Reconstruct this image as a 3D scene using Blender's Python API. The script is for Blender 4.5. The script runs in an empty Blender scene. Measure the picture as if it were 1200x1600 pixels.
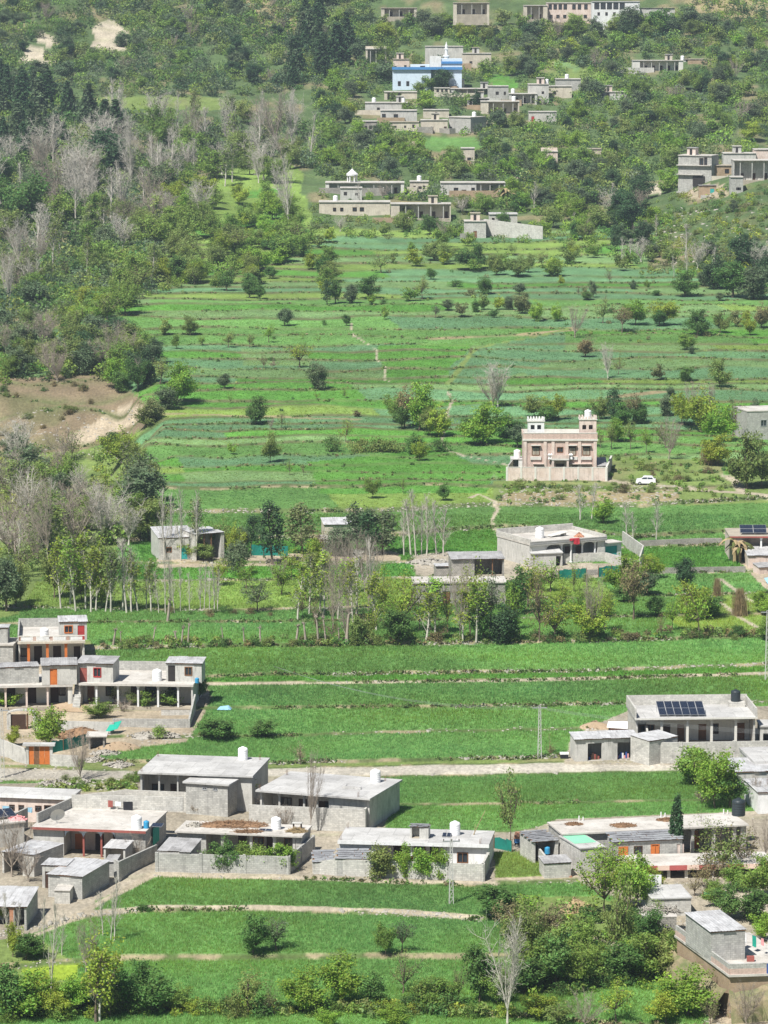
import bpy, math, random
import numpy as np

# ------------------------------------------------------------------ camera, world, sun, exposure
SC = bpy.context.scene
COL = SC.collection
HC = 97.5                       # camera height above the lowest field
FPX = 6000.0                    # focal length in units of a 1200 px wide frame
T0 = math.atan(840 / FPX)       # pitch below the horizon
cT, sT = math.cos(T0), math.sin(T0)

cam_d = bpy.data.cameras.new('camera')
cam_d.sensor_fit = 'VERTICAL'
cam_d.sensor_height = 36.0
cam_d.lens = 36.0 * FPX / 1600
cam_d.clip_start = 1.0
cam_d.clip_end = 6000
cam = bpy.data.objects.new('camera', cam_d)
COL.objects.link(cam)
cam.location = (0, 0, HC)
cam.rotation_euler = (math.pi / 2 - T0, 0, 0)
SC.camera = cam

SUN_EL = math.radians(55)
SUN_TO = (-0.56, -0.83)         # horizontal direction towards the sun
world = bpy.data.worlds.new('World')
SC.world = world
world.use_nodes = True
wn = world.node_tree.nodes
bg = wn.get('Background') or wn.new('ShaderNodeBackground')
sky = wn.new('ShaderNodeTexSky')
sky.sky_type = 'NISHITA'
sky.sun_disc = False
sky.sun_elevation = SUN_EL
sky.sun_rotation = math.atan2(SUN_TO[0], SUN_TO[1])
sky.altitude = 900
world.node_tree.links.new(sky.outputs[0], bg.inputs[0])
bg.inputs[1].default_value = 0.05
sun_d = bpy.data.lights.new('sun', 'SUN')
sun_d.energy = 5.0
sun_d.angle = math.radians(0.53)
sun_d.color = (1.0, 0.972, 0.92)
sun = bpy.data.objects.new('sun', sun_d)
COL.objects.link(sun)
_h = math.hypot(*SUN_TO)
_tx, _ty, _tz = SUN_TO[0] / _h * math.cos(SUN_EL), SUN_TO[1] / _h * math.cos(SUN_EL), math.sin(SUN_EL)
from mathutils import Vector, Matrix
sun.rotation_euler = Vector((_tx, _ty, _tz)).to_track_quat('Z', 'Y').to_euler()
sun.location = (-60, -100, 250)
SC.view_settings.view_transform = 'Standard'
SC.view_settings.look = 'None'
SC.view_settings.exposure = 0.58
SC.view_settings.gamma = 1.0
SC.view_settings.use_curve_mapping = False
SC.cycles.max_bounces = 6
SC.cycles.diffuse_bounces = 2
SC.cycles.glossy_bounces = 2
SC.cycles.transmission_bounces = 2
SC.cycles.transparent_max_bounces = 4
SC.cycles.volume_bounces = 0
HAZE = 0.0001

# ------------------------------------------------------------------ image <-> world
def ray(x, y):
    a = (x - 600) / FPX
    b = (800 - y) / FPX
    return a, cT + b * sT, -sT + b * cT

def PZ(x, y, z):
    """where the sight line through a pixel of the photograph meets the level z"""
    dx, dy, dz = ray(x, y)
    t = (z - HC) / dz
    return dx * t, dy * t, z

def proj(X, Y, Z):
    dep = Y * cT - (Z - HC) * sT
    up = Y * sT + (Z - HC) * cT
    return 600 + FPX * X / dep, 800 - FPX * up / dep

# value noise --------------------------------------------------------
def _hash(ix, iy, s):
    h = (ix.astype(np.int64) * 374761393 + iy.astype(np.int64) * 668265263 + s * 974634311) & 0x7fffffff
    h = ((h ^ (h >> 13)) * 1274126177) & 0x7fffffff
    h = h ^ (h >> 16)
    return (h & 0xffff) / 65535.0

def vnoise(x, y, s=0):
    x = np.asarray(x, float); y = np.asarray(y, float)
    ix, iy = np.floor(x), np.floor(y)
    fx, fy = x - ix, y - iy
    fx = fx * fx * (3 - 2 * fx); fy = fy * fy * (3 - 2 * fy)
    a = _hash(ix, iy, s); b = _hash(ix + 1, iy, s); c = _hash(ix, iy + 1, s); d = _hash(ix + 1, iy + 1, s)
    return a + (b - a) * fx + (c - a) * fy + (a - b - c + d) * fx * fy

def fbm(x, y, s=0, o=3):
    v = 0; a = 0.5; n = 0
    for i in range(o):
        v = v + a * vnoise(x * 2 ** i, y * 2 ** i, s + i); n += a; a *= 0.5
    return v / n

def sstep(a, b, x):
    t = np.clip((x - a) / (b - a), 0, 1)
    return t * t * (3 - 2 * t)

# ------------------------------------------------------------------ terrain
PROF = [(1600, 0), (1500, .6), (1425, 1.3), (1370, 1.8), (1215, 2.3), (1190, 2.9), (1105, 3.6), (1052, 4.2), (1005, 5.0), (955, 5.6),
        (860, 6.5), (750, 9.0), (600, 13.5), (470, 18.5), (370, 24.5), (285, 34.0), (200, 46.5), (100, 64.5), (0, 87.5)]
_py = [PZ(600, y, z)[1] for y, z in PROF]
PY = np.array([150, 260] + _py + [1680, 1950, 2300])
PZZ = np.array([-6, -3.0] + [z for _, z in PROF] + [125, 175, 215])

def zbase(Y):
    return (np.interp(Y - 6, PY, PZZ) + np.interp(Y, PY, PZZ) + np.interp(Y + 6, PY, PZZ)) / 3

def base_hit(x, y):
    dx, dy, dz = ray(x, y)
    t = np.linspace(150, 2200, 8200)
    d = HC + dz * t - zbase(dy * t)
    i = int(np.argmax(d < 0))
    if d[i] >= 0: i = len(t) - 1
    return dx * t[i], dy * t[i]

NEAR = [
    [(-100, 1640), (1300, 1650)],
    [(0, 1570), (100, 1573), (400, 1580), (560, 1578), (800, 1588), (1000, 1606), (1200, 1610)],
    [(0, 1512), (200, 1497), (560, 1494), (760, 1494), (1200, 1490)],
    [(0, 1462), (60, 1450), (130, 1432), (230, 1419), (400, 1419), (600, 1425), (745, 1435), (900, 1438), (1200, 1442)],
    [(0, 1392), (130, 1384), (235, 1367), (500, 1373), (740, 1383), (900, 1376), (1000, 1382), (1200, 1386)],
    [(0, 1312), (300, 1308), (615, 1303), (800, 1300), (870, 1290), (1200, 1276)],
    [(0, 1262), (400, 1262), (615, 1257), (850, 1255), (1085, 1251), (1200, 1248)],
    [(0, 1220), (200, 1218), (600, 1212), (1080, 1202), (1200, 1198)],
    [(0, 1202), (215, 1206), (430, 1202), (890, 1191), (1200, 1184)],
    [(0, 1188), (160, 1190), (430, 1194), (840, 1184), (890, 1178), (1200, 1168)],
    [(0, 1152), (200, 1152), (430, 1150), (520, 1147), (900, 1138), (1200, 1128)],
    [(0, 1108), (330, 1107), (600, 1105), (960, 1100), (1200, 1096)],
    [(0, 1072), (320, 1068), (600, 1065), (900, 1060), (1200, 1051)],
    [(0, 1062), (320, 1058), (600, 1053), (900, 1049), (1200, 1037)],
    [(0, 1018), (150, 1012), (400, 1008), (600, 1006), (900, 1001), (1200, 991)],
    [(0, 975), (150, 972), (400, 971), (800, 966), (1200, 958)],
    [(0, 948), (230, 953), (330, 955), (600, 948), (900, 932), (1200, 925)],
    [(0, 908), (400, 906), (630, 903), (900, 897), (1200, 891)],
    [(0, 880), (230, 880), (630, 878), (900, 862), (1000, 851), (1200, 846)],
    [(0, 842), (200, 845), (600, 836), (780, 818), (1000, 838), (1200, 822)],
    [(0, 806), (200, 801), (600, 797), (770, 786), (1000, 788), (1200, 774)],
]
_rg = random.Random(5)
MID = []
_y = 774.0
while _y > 374:
    step = _rg.uniform(8, 19) * (0.75 if _y < 500 else 1.0)
    _y -= step
    k1, k2, p1, p2 = _rg.uniform(120, 260), _rg.uniform(300, 700), _rg.uniform(0, 6), _rg.uniform(0, 6)
    tilt = _rg.uniform(-0.006, 0.004)
    amp = min(step * .34, 5)
    MID.append([(x, _y + tilt * (x - 600) + amp * .5 * math.sin(x / k1 * 6 + p1) + amp * .6 * math.sin(x / k2 * 6 + p2)) for x in range(-200, 1401, 50)])
FAR = []
while _y > -10:
    _y -= _rg.uniform(11, 22)
    k1, p1 = _rg.uniform(200, 500), _rg.uniform(0, 6)
    FAR.append([(x, _y + 4 * math.sin(x / k1 * 6 + p1)) for x in range(-200, 1401, 80)])
BOUNDS = NEAR + MID + FAR
NB = len(BOUNDS)
UG = np.linspace(-0.24, 0.24, 961)        # u = X / Y
BT = np.zeros((NB, len(UG)))
for k, pl in enumerate(BOUNDS):
    us, ys = [], []
    for (x, y) in pl:
        X, Y = base_hit(x, max(y, -36))
        us.append(X / Y); ys.append(Y)
    o = np.argsort(us)
    us, ys = np.array(us)[o], np.array(ys)[o]
    BT[k] = np.interp(UG, us, ys)
    amp = 0.5 + 0.0012 * max(0, ys.mean() - 400)
    BT[k] += (fbm(UG * 160, UG * 0 + k * 7.3, 3, 3) - .5) * amp * 2
for k in range(1, NB):
    BT[k] = np.maximum(BT[k], BT[k - 1] + 2.2)
BMID = BT[:, len(UG) // 2]
EDGE = np.concatenate([[150.0], BMID, [2300.0]])
LEVEL = np.array([zbase(np.array([(EDGE[k] + EDGE[k + 1]) / 2]))[0] for k in range(NB + 1)])
MIDY = (EDGE[:-1] + EDGE[1:]) / 2
SLOPE = np.array([(zbase(np.array([EDGE[k + 1]]))[0] - zbase(np.array([EDGE[k]]))[0]) / (EDGE[k + 1] - EDGE[k]) for k in range(NB + 1)])
NF, NM = len(NEAR), len(NEAR) + len(MID)
KEEP = np.array([0.30 if k <= NF else (0.35 if k <= NM else 0.75) for k in range(NB + 1)])
KEEP[0] = KEEP[-1] = 1.0
RW = np.array([np.clip(0.55 * (EDGE[k + 1] - EDGE[k]) * 0 + (0.9 if k < NF else 1.7), .5, 2) for k in range(NB)])

def bounds_at(u):
    i = np.clip((np.asarray(u) - UG[0]) / (UG[1] - UG[0]), 0, len(UG) - 1.001)
    i0 = i.astype(int); f = i - i0
    return BT[:, i0] * (1 - f) + BT[:, i0 + 1] * f      # NB x n

def dz_extra(X, Y):
    # eroded hollow at the left, the scrub spur at the right, and gentle unevenness
    hx = X + 0.075 * (Y - 750)
    hol = sstep(-44, -58, hx + 3.5 * (fbm(X * .09, Y * .05, 11) - .5) * 4) * sstep(668, 712, Y) * sstep(812, 758, Y)
    z = -11.0 * hol * (0.85 + .3 * fbm(X * .12, Y * .06, 12))
    z = z + hol * 1.2 * (fbm(X * .35, Y * .2, 13) - .5)
    sp = np.exp(-((X - 112) / 30.0) ** 2) * sstep(985, 1092, Y) * sstep(1200, 1110, Y)
    z = z + 12.5 * sp * (1 + .25 * (fbm(X * .08, Y * .05, 14) - .5))
    far = sstep(1060, 1150, Y)
    z = z + far * (fbm(X * .02 + 5, Y * .012, 15) - .5) * 9 * sstep(-20, -90, X + 0 * Y)
    z = z + far * (fbm(X * .05, Y * .03, 16) - .5) * 4
    z = z + (fbm(X * .25, Y * .25, 17, 2) - .5) * 0.14
    return z

def height(X, Y, Bd=None):
    X = np.atleast_1d(np.asarray(X, float)); Y = np.atleast_1d(np.asarray(Y, float))
    u = X / Y
    if Bd is None: Bd = bounds_at(u)
    idx = (Bd < Y[None, :]).sum(0)
    # band interior level
    def lev(i, Yv): return LEVEL[i] + KEEP[i] * SLOPE[i] * (Yv - MIDY[i])
    z = lev(idx, Y)
    n = np.arange(len(Y))
    for side in (0, 1):
        kb = idx - 1 if side == 0 else idx            # boundary below / above
        ok = (kb >= 0) & (kb < NB)
        kk = np.clip(kb, 0, NB - 1)
        b = Bd[kk, n]
        d = Y - b
        w = RW[kk]
        m = ok & (np.abs(d) < w / 2)
        if m.any():
            t = (d[m] + w[m] / 2) / w[m]
            lo = lev(kk[m], b[m] - w[m] / 2); hi = lev(kk[m] + 1, b[m] + w[m] / 2)
            z[m] = lo + (hi - lo) * t
    return z + dz_extra(X, Y)

def ground(X, Y):
    return float(height([X], [Y])[0])

_TT = np.concatenate([np.arange(300, 640, .4), np.arange(640, 1000, .9), np.arange(1000, 2000, 1.6)])
def hit(x, y):
    """first point of the ground on a sight line"""
    dx, dy, dz = ray(x, y)
    X, Y = dx * _TT, dy * _TT
    u = dx / dy
    Bd = np.repeat(bounds_at(np.array([u])), 1, axis=1)
    bd = Bd[:, 0]
    idx = np.searchsorted(bd, Y)
    z = LEVEL[idx] + KEEP[idx] * SLOPE[idx] * (Y - MIDY[idx]) + dz_extra(X, Y)
    below = (HC + dz * _TT) < z
    i = int(np.argmax(below)) if below.any() else len(_TT) - 1
    d = z - (HC + dz * _TT)
    t = _TT[i]
    if i > 0 and d[i] > 0 and d[i - 1] < 0: t = _TT[i - 1] + (_TT[i] - _TT[i - 1]) * (-d[i - 1]) / (d[i] - d[i - 1])
    return float(dx * t), float(dy * t), float(height([dx * t], [dy * t])[0])

def pxm(Y):
    return FPX / (Y * cT + 90 * sT)

# ------------------------------------------------------------------ ground cover classes
GREEN = dict(
    wheat=(.124, .252, .066), lush=(.098, .244, .042), blue=(.120, .236, .108), yellow=(.182, .274, .062), pale=(.160, .264, .098),
    rough=(.165, .225, .065), scrub=(.088, .135, .052), dry=(.290, .240, .135), dirt=(.390, .325, .235), path=(.400, .345, .255),
    road=(.430, .395, .330), scar=(.480, .420, .320), slope=(.205, .160, .102), court=(.325, .285, .220), brassica=(.24, .33, .035))
CL = list(GREEN)
CI = {c: i for i, c in enumerate(CL)}
CC = np.array([GREEN[c] for c in CL])
_rb = random.Random(21)
BANDC = []
for k in range(NB + 1):
    if k <= NF:
        BANDC.append('wheat')
    elif k <= NM:
        BANDC.append(_rb.choice(['wheat', 'blue', 'wheat', 'lush', 'pale', 'wheat', 'blue']))
    else:
        BANDC.append('scrub')
for k, c in {1: 'wheat', 2: 'wheat', 3: 'wheat', 4: 'wheat', 5: 'court', 6: 'wheat', 7: 'wheat', 8: 'road', 9: 'rough', 10: 'wheat', 11: 'wheat', 12: 'wheat',
             13: 'lush', 14: 'wheat', 15: 'wheat', 16: 'wheat', 17: 'wheat', 18: 'lush', 19: 'wheat', 20: 'wheat', 21: 'wheat'}.items():
    BANDC[k] = c
# polygons in photograph pixels, later ones on top
PAINT = [
    ('rough', [(-200, 690), (215, 700), (245, 830), (60, 905), (30, 960), (-200, 1010)]),
    ('dirt', [(-200, 1040), (140, 1028), (320, 1060), (330, 1090), (318, 1120), (290, 1160), (200, 1170), (120, 1192), (-200, 1204)]),
    ('rough', [(-200, 1010), (0, 1005), (140, 1000), (160, 1040), (-200, 1045)]),
    ('court', [(-200, 1226), (200, 1222), (260, 1212), (430, 1212), (600, 1230), (612, 1262), (600, 1300), (770, 1302), (780, 1381), (500, 1373), (235, 1367), (150, 1408), (120, 1432), (20, 1470), (-200, 1500)]),
    ('rough', [(60, 1222), (215, 1216), (215, 1236), (60, 1240)]),
    ('court', [(818, 1302), (870, 1280), (1300, 1262), (1300, 1480), (1085, 1490), (1060, 1470), (1000, 1420), (900, 1377), (822, 1372)]),
    ('dirt', [(1062, 1478), (1300, 1470), (1300, 1700), (1090, 1700), (1110, 1570), (1050, 1520)]),
    ('rough', [(-200, 1478), (60, 1465), (110, 1500), (120, 1560), (-200, 1560)]),
    ('brassica', [(30, 1502), (125, 1500), (120, 1530), (40, 1535)]),
    ('yellow', [(772, 1332), (840, 1330), (858, 1374), (775, 1380)]),
    ('dirt', [(772, 1372), (900, 1366), (905, 1376), (775, 1382)]),
    ('rough', [(800, 1402), (930, 1400), (1060, 1450), (1060, 1530), (900, 1550), (800, 1555)]),
    ('court', [(892, 1150), (985, 1108), (1300, 1100), (1300, 1196), (882, 1194)]),
    ('rough', [(770, 752), (1300, 736), (1300, 782), (1060, 790), (770, 786)]), ('dry', [(790, 770), (900, 768), (1060, 770), (1060, 783), (900, 786), (780, 782)]),
    ('rough', [(950, 712), (1130, 720), (1130, 748), (950, 748)]),
    ('court', [(645, 868), (700, 862), (790, 868), (830, 880), (1000, 878), (1000, 896), (960, 903), (840, 903), (650, 940)]),
    ('dirt', [(245, 868), (620, 862), (630, 880), (245, 888)]),
    ('dirt', [(1128, 830), (1300, 815), (1300, 960), (1195, 920), (1160, 885)]),
    ('slope', [(-200, 585), (60, 590), (130, 560), (190, 600), (240, 640), (235, 665), (180, 690), (120, 705), (-200, 715)]),
    ('dirt', [(130, 696), (215, 660), (235, 640), (200, 632), (165, 648), (100, 688)]),
    ('scrub', [(1010, 425), (1060, 300), (1300, 280), (1300, 440), (1100, 420)]),
    ('scrub', [(-200, 560), (70, 540), (90, 500), (330, 300), (330, -100), (-200, -100)]),
    ('yellow', [(340, 268), (400, 250), (470, 262), (490, 376), (380, 420), (240, 405), (270, 340)]), ('lush', [(380, 296), (440, 292), (445, 306), (372, 308)]), ('lush', [(300, 345), (470, 335), (480, 360), (290, 375)]),
    ('rough', [(150, 150), (270, 148), (385, 156), (380, 166), (250, 172), (150, 166)]),
    ('wheat', [(660, 212), (745, 214), (760, 232), (660, 236)]),
    ('lush', [(765, 118), (800, 118), (812, 138), (765, 138)]),
    ('rough', [(855, 92), (965, 100), (950, 140), (855, 132)]), ('pale', [(868, 96), (905, 100), (900, 108), (866, 106)]),
    ('rough', [(835, 205), (905, 208), (900, 222), (830, 220)]),
    ('scar', [(128, 74), (150, 45), (172, 28), (200, 50), (198, 80)]),
    ('scar', [(22, 97), (40, 72), (62, 72), (92, 98)]),
    ('scar', [(60, 70), (62, 48), (90, 60), (86, 76)]),
    ('dry', [(380, -10), (520, 20), (520, 55), (380, 60)]),
    ('dry', [(1060, -40), (1300, -40), (1300, 40), (1080, 30)]),
    ('scar', [(1005, 295), (1030, 285), (1035, 305), (1008, 308)]),
    ('dirt', [(1075, 292), (1130, 285), (1140, 308), (1080, 312)]),
    ('pale', [(376, 545), (480, 545), (485, 572), (380, 572)]),
    ('lush', [(590, 540), (740, 536), (705, 585), (600, 590)]),
    ('lush', [(480, 722), (690, 700), (770, 740), (760, 770), (500, 772)]),
    ('blue', [(700, 575), (740, 545), (885, 515), (880, 560), (760, 600), (700, 600)]),
]
PATHS = [  # footpaths (px polyline, half width in m, class)
    ([(548, 505), (552, 522), (590, 548), (588, 560), (602, 573), (600, 592), (614, 597)], .17, 'path'),
    ([(700, 612), (706, 628), (700, 640), (690, 690), (700, 705), (745, 716), (795, 728)], .2, 'path'),
    ([(735, 778), (748, 772), (772, 783), (778, 795), (768, 815), (786, 842)], .32, 'path'),
    ([(1200, 990), (1150, 960), (1110, 932)], .45, 'path'),
    ([(1125, 905), (1165, 935), (1200, 950)], .45, 'path'),
    ([(948, 750), (985, 756), (1030, 758), (1100, 766), (1200, 776)], 1.1, 'path'),
    ([(1160, 768), (1150, 752), (1130, 742)], .8, 'path'),
    ([(236, 1367), (160, 1408), (128, 1426), (100, 1440), (40, 1468)], .45, 'path'),
    ([(775, 1382), (640, 1379), (500, 1373), (245, 1366)], .35, 'path'),
    ([(130, 1426), (230, 1416), (400, 1416), (600, 1421), (750, 1432)], .4, 'path'),
    ([(1000, 1490), (930, 1465), (870, 1445), (800, 1440)], .4, 'path'),
    ([(318, 1070), (600, 1066), (900, 1061), (1200, 1052)], .5, 'path'),
    ([(680, 530), (800, 525), (890, 516)], 1.2, 'dry'),
    ([(960, 620), (1030, 612)], 1.5, 'dry'),
    ([(800, 280), (835, 262), (860, 262)], 1.0, 'path'),
    ([(410, 52), (505, 66)], 1.2, 'path'),
    ([(635, 225), (660, 215)], .9, 'path'),
    ([(735, 205), (765, 190)], 1.1, 'path'),
    ([(700, 600), (740, 545), (885, 515)], .5, 'rough'),
    ([(230, 655), (400, 650), (560, 655)], .8, 'dry'),
]
def in_poly(px, py, poly):
    inside = np.zeros(len(px), bool)
    n = len(poly)
    for i in range(n):
        x0, y0 = poly[i]; x1, y1 = poly[(i + 1) % n]
        if y0 == y1: continue
        c = ((y0 > py) != (y1 > py)) & (px < (x1 - x0) * (py - y0) / (y1 - y0) + x0)
        inside ^= c
    return inside

_PW = []
for pl, hw, c in PATHS:
    pts = [hit(x, y)[:2] for x, y in pl]
    _PW.append((pts, hw, c))

def classify(X, Y, Z, Bd=None, bankmul=1.0):
    """class index and base colour for ground points"""
    u = X / Y
    if Bd is None: Bd = bounds_at(u)
    idx = (Bd < Y[None, :]).sum(0)
    n = np.arange(len(Y))
    cls = np.array([CI[c] for c in BANDC])[idx]
    # patches across a terrace: every stretch is another field
    pw = 46 + 34 * _hash(idx, idx * 0, 31)
    cell = np.floor((X + 60 * _hash(idx, idx * 0, 32) + (Y - 600) * .15) / pw)
    r = _hash(idx + 1000, cell + 500, 33)
    mid = (idx > NF) & (idx <= NM)
    for lo, hi, c in ((0, .20, 'lush'), (.20, .27, 'blue'), (.27, .38, 'pale'), (.38, .50, 'yellow')):
        m = mid & (r >= lo) & (r < hi); cls[m] = CI[c]
    near = (idx >= 15) & (idx <= NF)
    m = near & (r > .75); cls[m] = CI['yellow']
    m = near & (r < .2); cls[m] = CI['lush']
    px, py = proj(X, Y, Z)
    far = idx > NM
    wob = 10 * (fbm(X * .15, Y * .08, 41, 2) - .5)
    edge = np.where(py < 520, 2.4, .25)
    for c, poly in PAINT:
        xs = [p[0] for p in poly]; ys = [p[1] for p in poly]
        b = np.where((px > min(xs) - 8) & (px < max(xs) + 8) & (py > min(ys) - 8) & (py < max(ys) + 8))[0]
        if len(b) == 0: continue
        m = in_poly(px[b] + wob[b] * edge[b], py[b] + .5 * wob[b] * edge[b], poly)
        cls[b[m]] = CI[c]
    col = CC[cls].copy()
    # colour shifts from field to field and inside a field
    tone = (_hash(idx + 77, cell, 35) - .5)
    veg = cls <= CI['pale']
    col *= np.where(veg, 1 + .34 * tone, 1)[:, None]
    f1 = fbm(X * .045, Y * .03, 51, 3); f2 = fbm(X * .3, Y * .16, 52, 2); f3 = fbm(X * .02, Y * .9, 53, 2)
    col *= np.where(veg, .72 + .40 * f1 + .18 * f2, .62 + .45 * f1 + .32 * f2)[:, None]
    sc = (cls == CI['scrub']) | (cls == CI['rough'])
    t = sstep(.55, .74, fbm(X * .10, Y * .06, 54, 3)) * np.where(cls == CI['scrub'], .8, .5)
    col = np.where(sc[:, None], col * (1 - t[:, None]) + t[:, None] * np.array([.26, .21, .125]) * (.8 + .4 * f2)[:, None], col)
    sl = (cls == CI['slope'])
    t = sstep(.44, .62, fbm(X * .14, Y * .09, 55, 3)) * .75
    col = np.where(sl[:, None], col * (1 - t[:, None]) + t[:, None] * np.array([.13, .13, .06]), col)
    # crop rows / ploughing stripes on the middle terraces
    st = (vnoise(X * .02, Y * .42, 56) - .5) * .16 + (vnoise(X * .05, Y * .9, 59) - .5) * .08
    col = np.where((veg & mid)[:, None], col * (1 + st)[:, None], col)
    # banks between terraces
    bank = np.zeros(len(Y))
    for side in (0, 1):
        kk = np.clip(idx - 1 + side, 0, NB - 1)
        d = np.abs(Y - Bd[kk, n])
        w = RW[kk] * .5
        b = sstep(w * 1.25, w * .8, d)
        bank = np.maximum(bank, b)
    bn = fbm(X * .35, Y * .2 + 9, 57, 3)
    gate = np.where(idx <= NF + 1, 1.0, .45 + .55 * sstep(.34, .56, fbm(X * .035, Y * .05, 58, 2)))
    bank = bank * gate * np.where((cls == CI['road']) | (cls == CI['court']), .2, 1) * np.where(far, .35, 1)
    bn = bn + np.where(idx <= NF, .10, 0) * (idx != 3)
    bankc = np.where((idx > NF)[:, None], np.array([[.120, .130, .058]]), np.array([[.29, .245, .15]])) * (1 - sstep(.45, .6, bn))[:, None] + np.array([.095, .135, .045])[None, :] * sstep(.45, .6, bn)[:, None]
    bankc = bankc * (.75 + .5 * f2)[:, None]
    col = col * (1 - bank[:, None]) + bankc * bank[:, None]
    crop = veg & (bank < .15)
    for pts, hw, c in _PW:
        for (x0, y0), (x1, y1) in zip(pts[:-1], pts[1:]):
            b = np.where((X > min(x0, x1) - 3) & (X < max(x0, x1) + 3) & (Y > min(y0, y1) - 4) & (Y < max(y0, y1) + 4))[0]
            if len(b) == 0: continue
            dx, dy = x1 - x0, y1 - y0
            t = np.clip(((X[b] - x0) * dx + (Y[b] - y0) * dy) / (dx * dx + dy * dy + 1e-9), 0, 1)
            d = np.hypot(X[b] - x0 - t * dx, Y[b] - y0 - t * dy) + .5 * (f2[b] - .5)
            hw2 = hw * (1 + max(0, (0.5 * (y0 + y1) - 600)) * .0012)
            m = sstep(hw2 * 1.4, hw2 * .7, d)[:, None]
            col[b] = col[b] * (1 - m) + m * CC[CI[c]] * (.8 + .4 * f2[b])[:, None]
            crop[b[m[:, 0] > .2]] = False
    return cls, np.clip(col, .01, .8), crop, bank, px, py

def build_terrain():
    inner = np.linspace(-.118, .118, 430)
    out = .118 + (.24 - .118) * np.linspace(0, 1, 14)[1:] ** 1.5
    us = np.concatenate([-out[::-1], inner, out])
    Bu = bounds_at(us)
    rows = []
    first = np.full(len(us), 150.0)
    rows.append(first)
    prev_hi = first
    for k in range(NB):
        b = Bu[k]; w = RW[k]
        lo = b - w / 2
        ypx0 = proj(0, EDGE[k], LEVEL[k])[1]; ypx1 = proj(0, EDGE[k + 1], LEVEL[k])[1]
        n = 12 if k == 0 else max(3, int(abs(ypx0 - ypx1) * .62))
        for i in range(1, n + 1):
            rows.append(prev_hi + (lo - prev_hi) * i / n)
        rows.append(b - w / 6); rows.append(b + w / 6); rows.append(b + w / 2)
        prev_hi = b + w / 2
    for i in range(1, 22):
        rows.append(prev_hi + (2300 - prev_hi) * (i / 21) ** 1.3)
    Yg = np.array(rows)
    nr, nc = Yg.shape
    Xg = Yg * us[None, :]
    X, Y = Xg.ravel(), Yg.ravel()
    Z = np.zeros_like(X); colr = np.zeros((len(X), 3))
    ch = 40000
    for s in range(0, len(X), ch):
        e = s + ch
        Bd = bounds_at(X[s:e] / Y[s:e])
        Z[s:e] = height(X[s:e], Y[s:e], Bd)
        colr[s:e] = classify(X[s:e], Y[s:e], Z[s:e], Bd)[1]
    me = bpy.data.meshes.new('ground')
    me.vertices.add(len(X))
    me.vertices.foreach_set('co', np.stack([X, Y, Z], 1).astype(np.float32).ravel())
    i = np.arange(nr - 1)[:, None] * nc + np.arange(nc - 1)[None, :]
    q = np.stack([i, i + 1, i + nc + 1, i + nc], -1).reshape(-1, 4)
    me.loops.add(q.size)
    me.loops.foreach_set('vertex_index', q.ravel().astype(np.int32))
    me.polygons.add(len(q))
    me.polygons.foreach_set('loop_start', (np.arange(len(q)) * 4).astype(np.int32))
    me.polygons.foreach_set('use_smooth', np.ones(len(q), bool))
    a = me.color_attributes.new('Col', 'FLOAT_COLOR', 'POINT')
    a.data.foreach_set('color', np.concatenate([colr, np.ones((len(X), 1))], 1).astype(np.float32).ravel())
    me.update(calc_edges=True)
    return me

# ------------------------------------------------------------------ materials
MATS = {}
def nodemat(name):
    m = bpy.data.materials.new(name); m.use_nodes = True
    nt = m.node_tree
    b = nt.nodes.get('Principled BSDF')
    return m, nt, b

def N(nt, t, **kw):
    n = nt.nodes.new(t)
    for k, v in kw.items():
        if k in n.inputs.keys(): n.inputs[k].default_value = v
        else: setattr(n, k, v)
    return n

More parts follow.
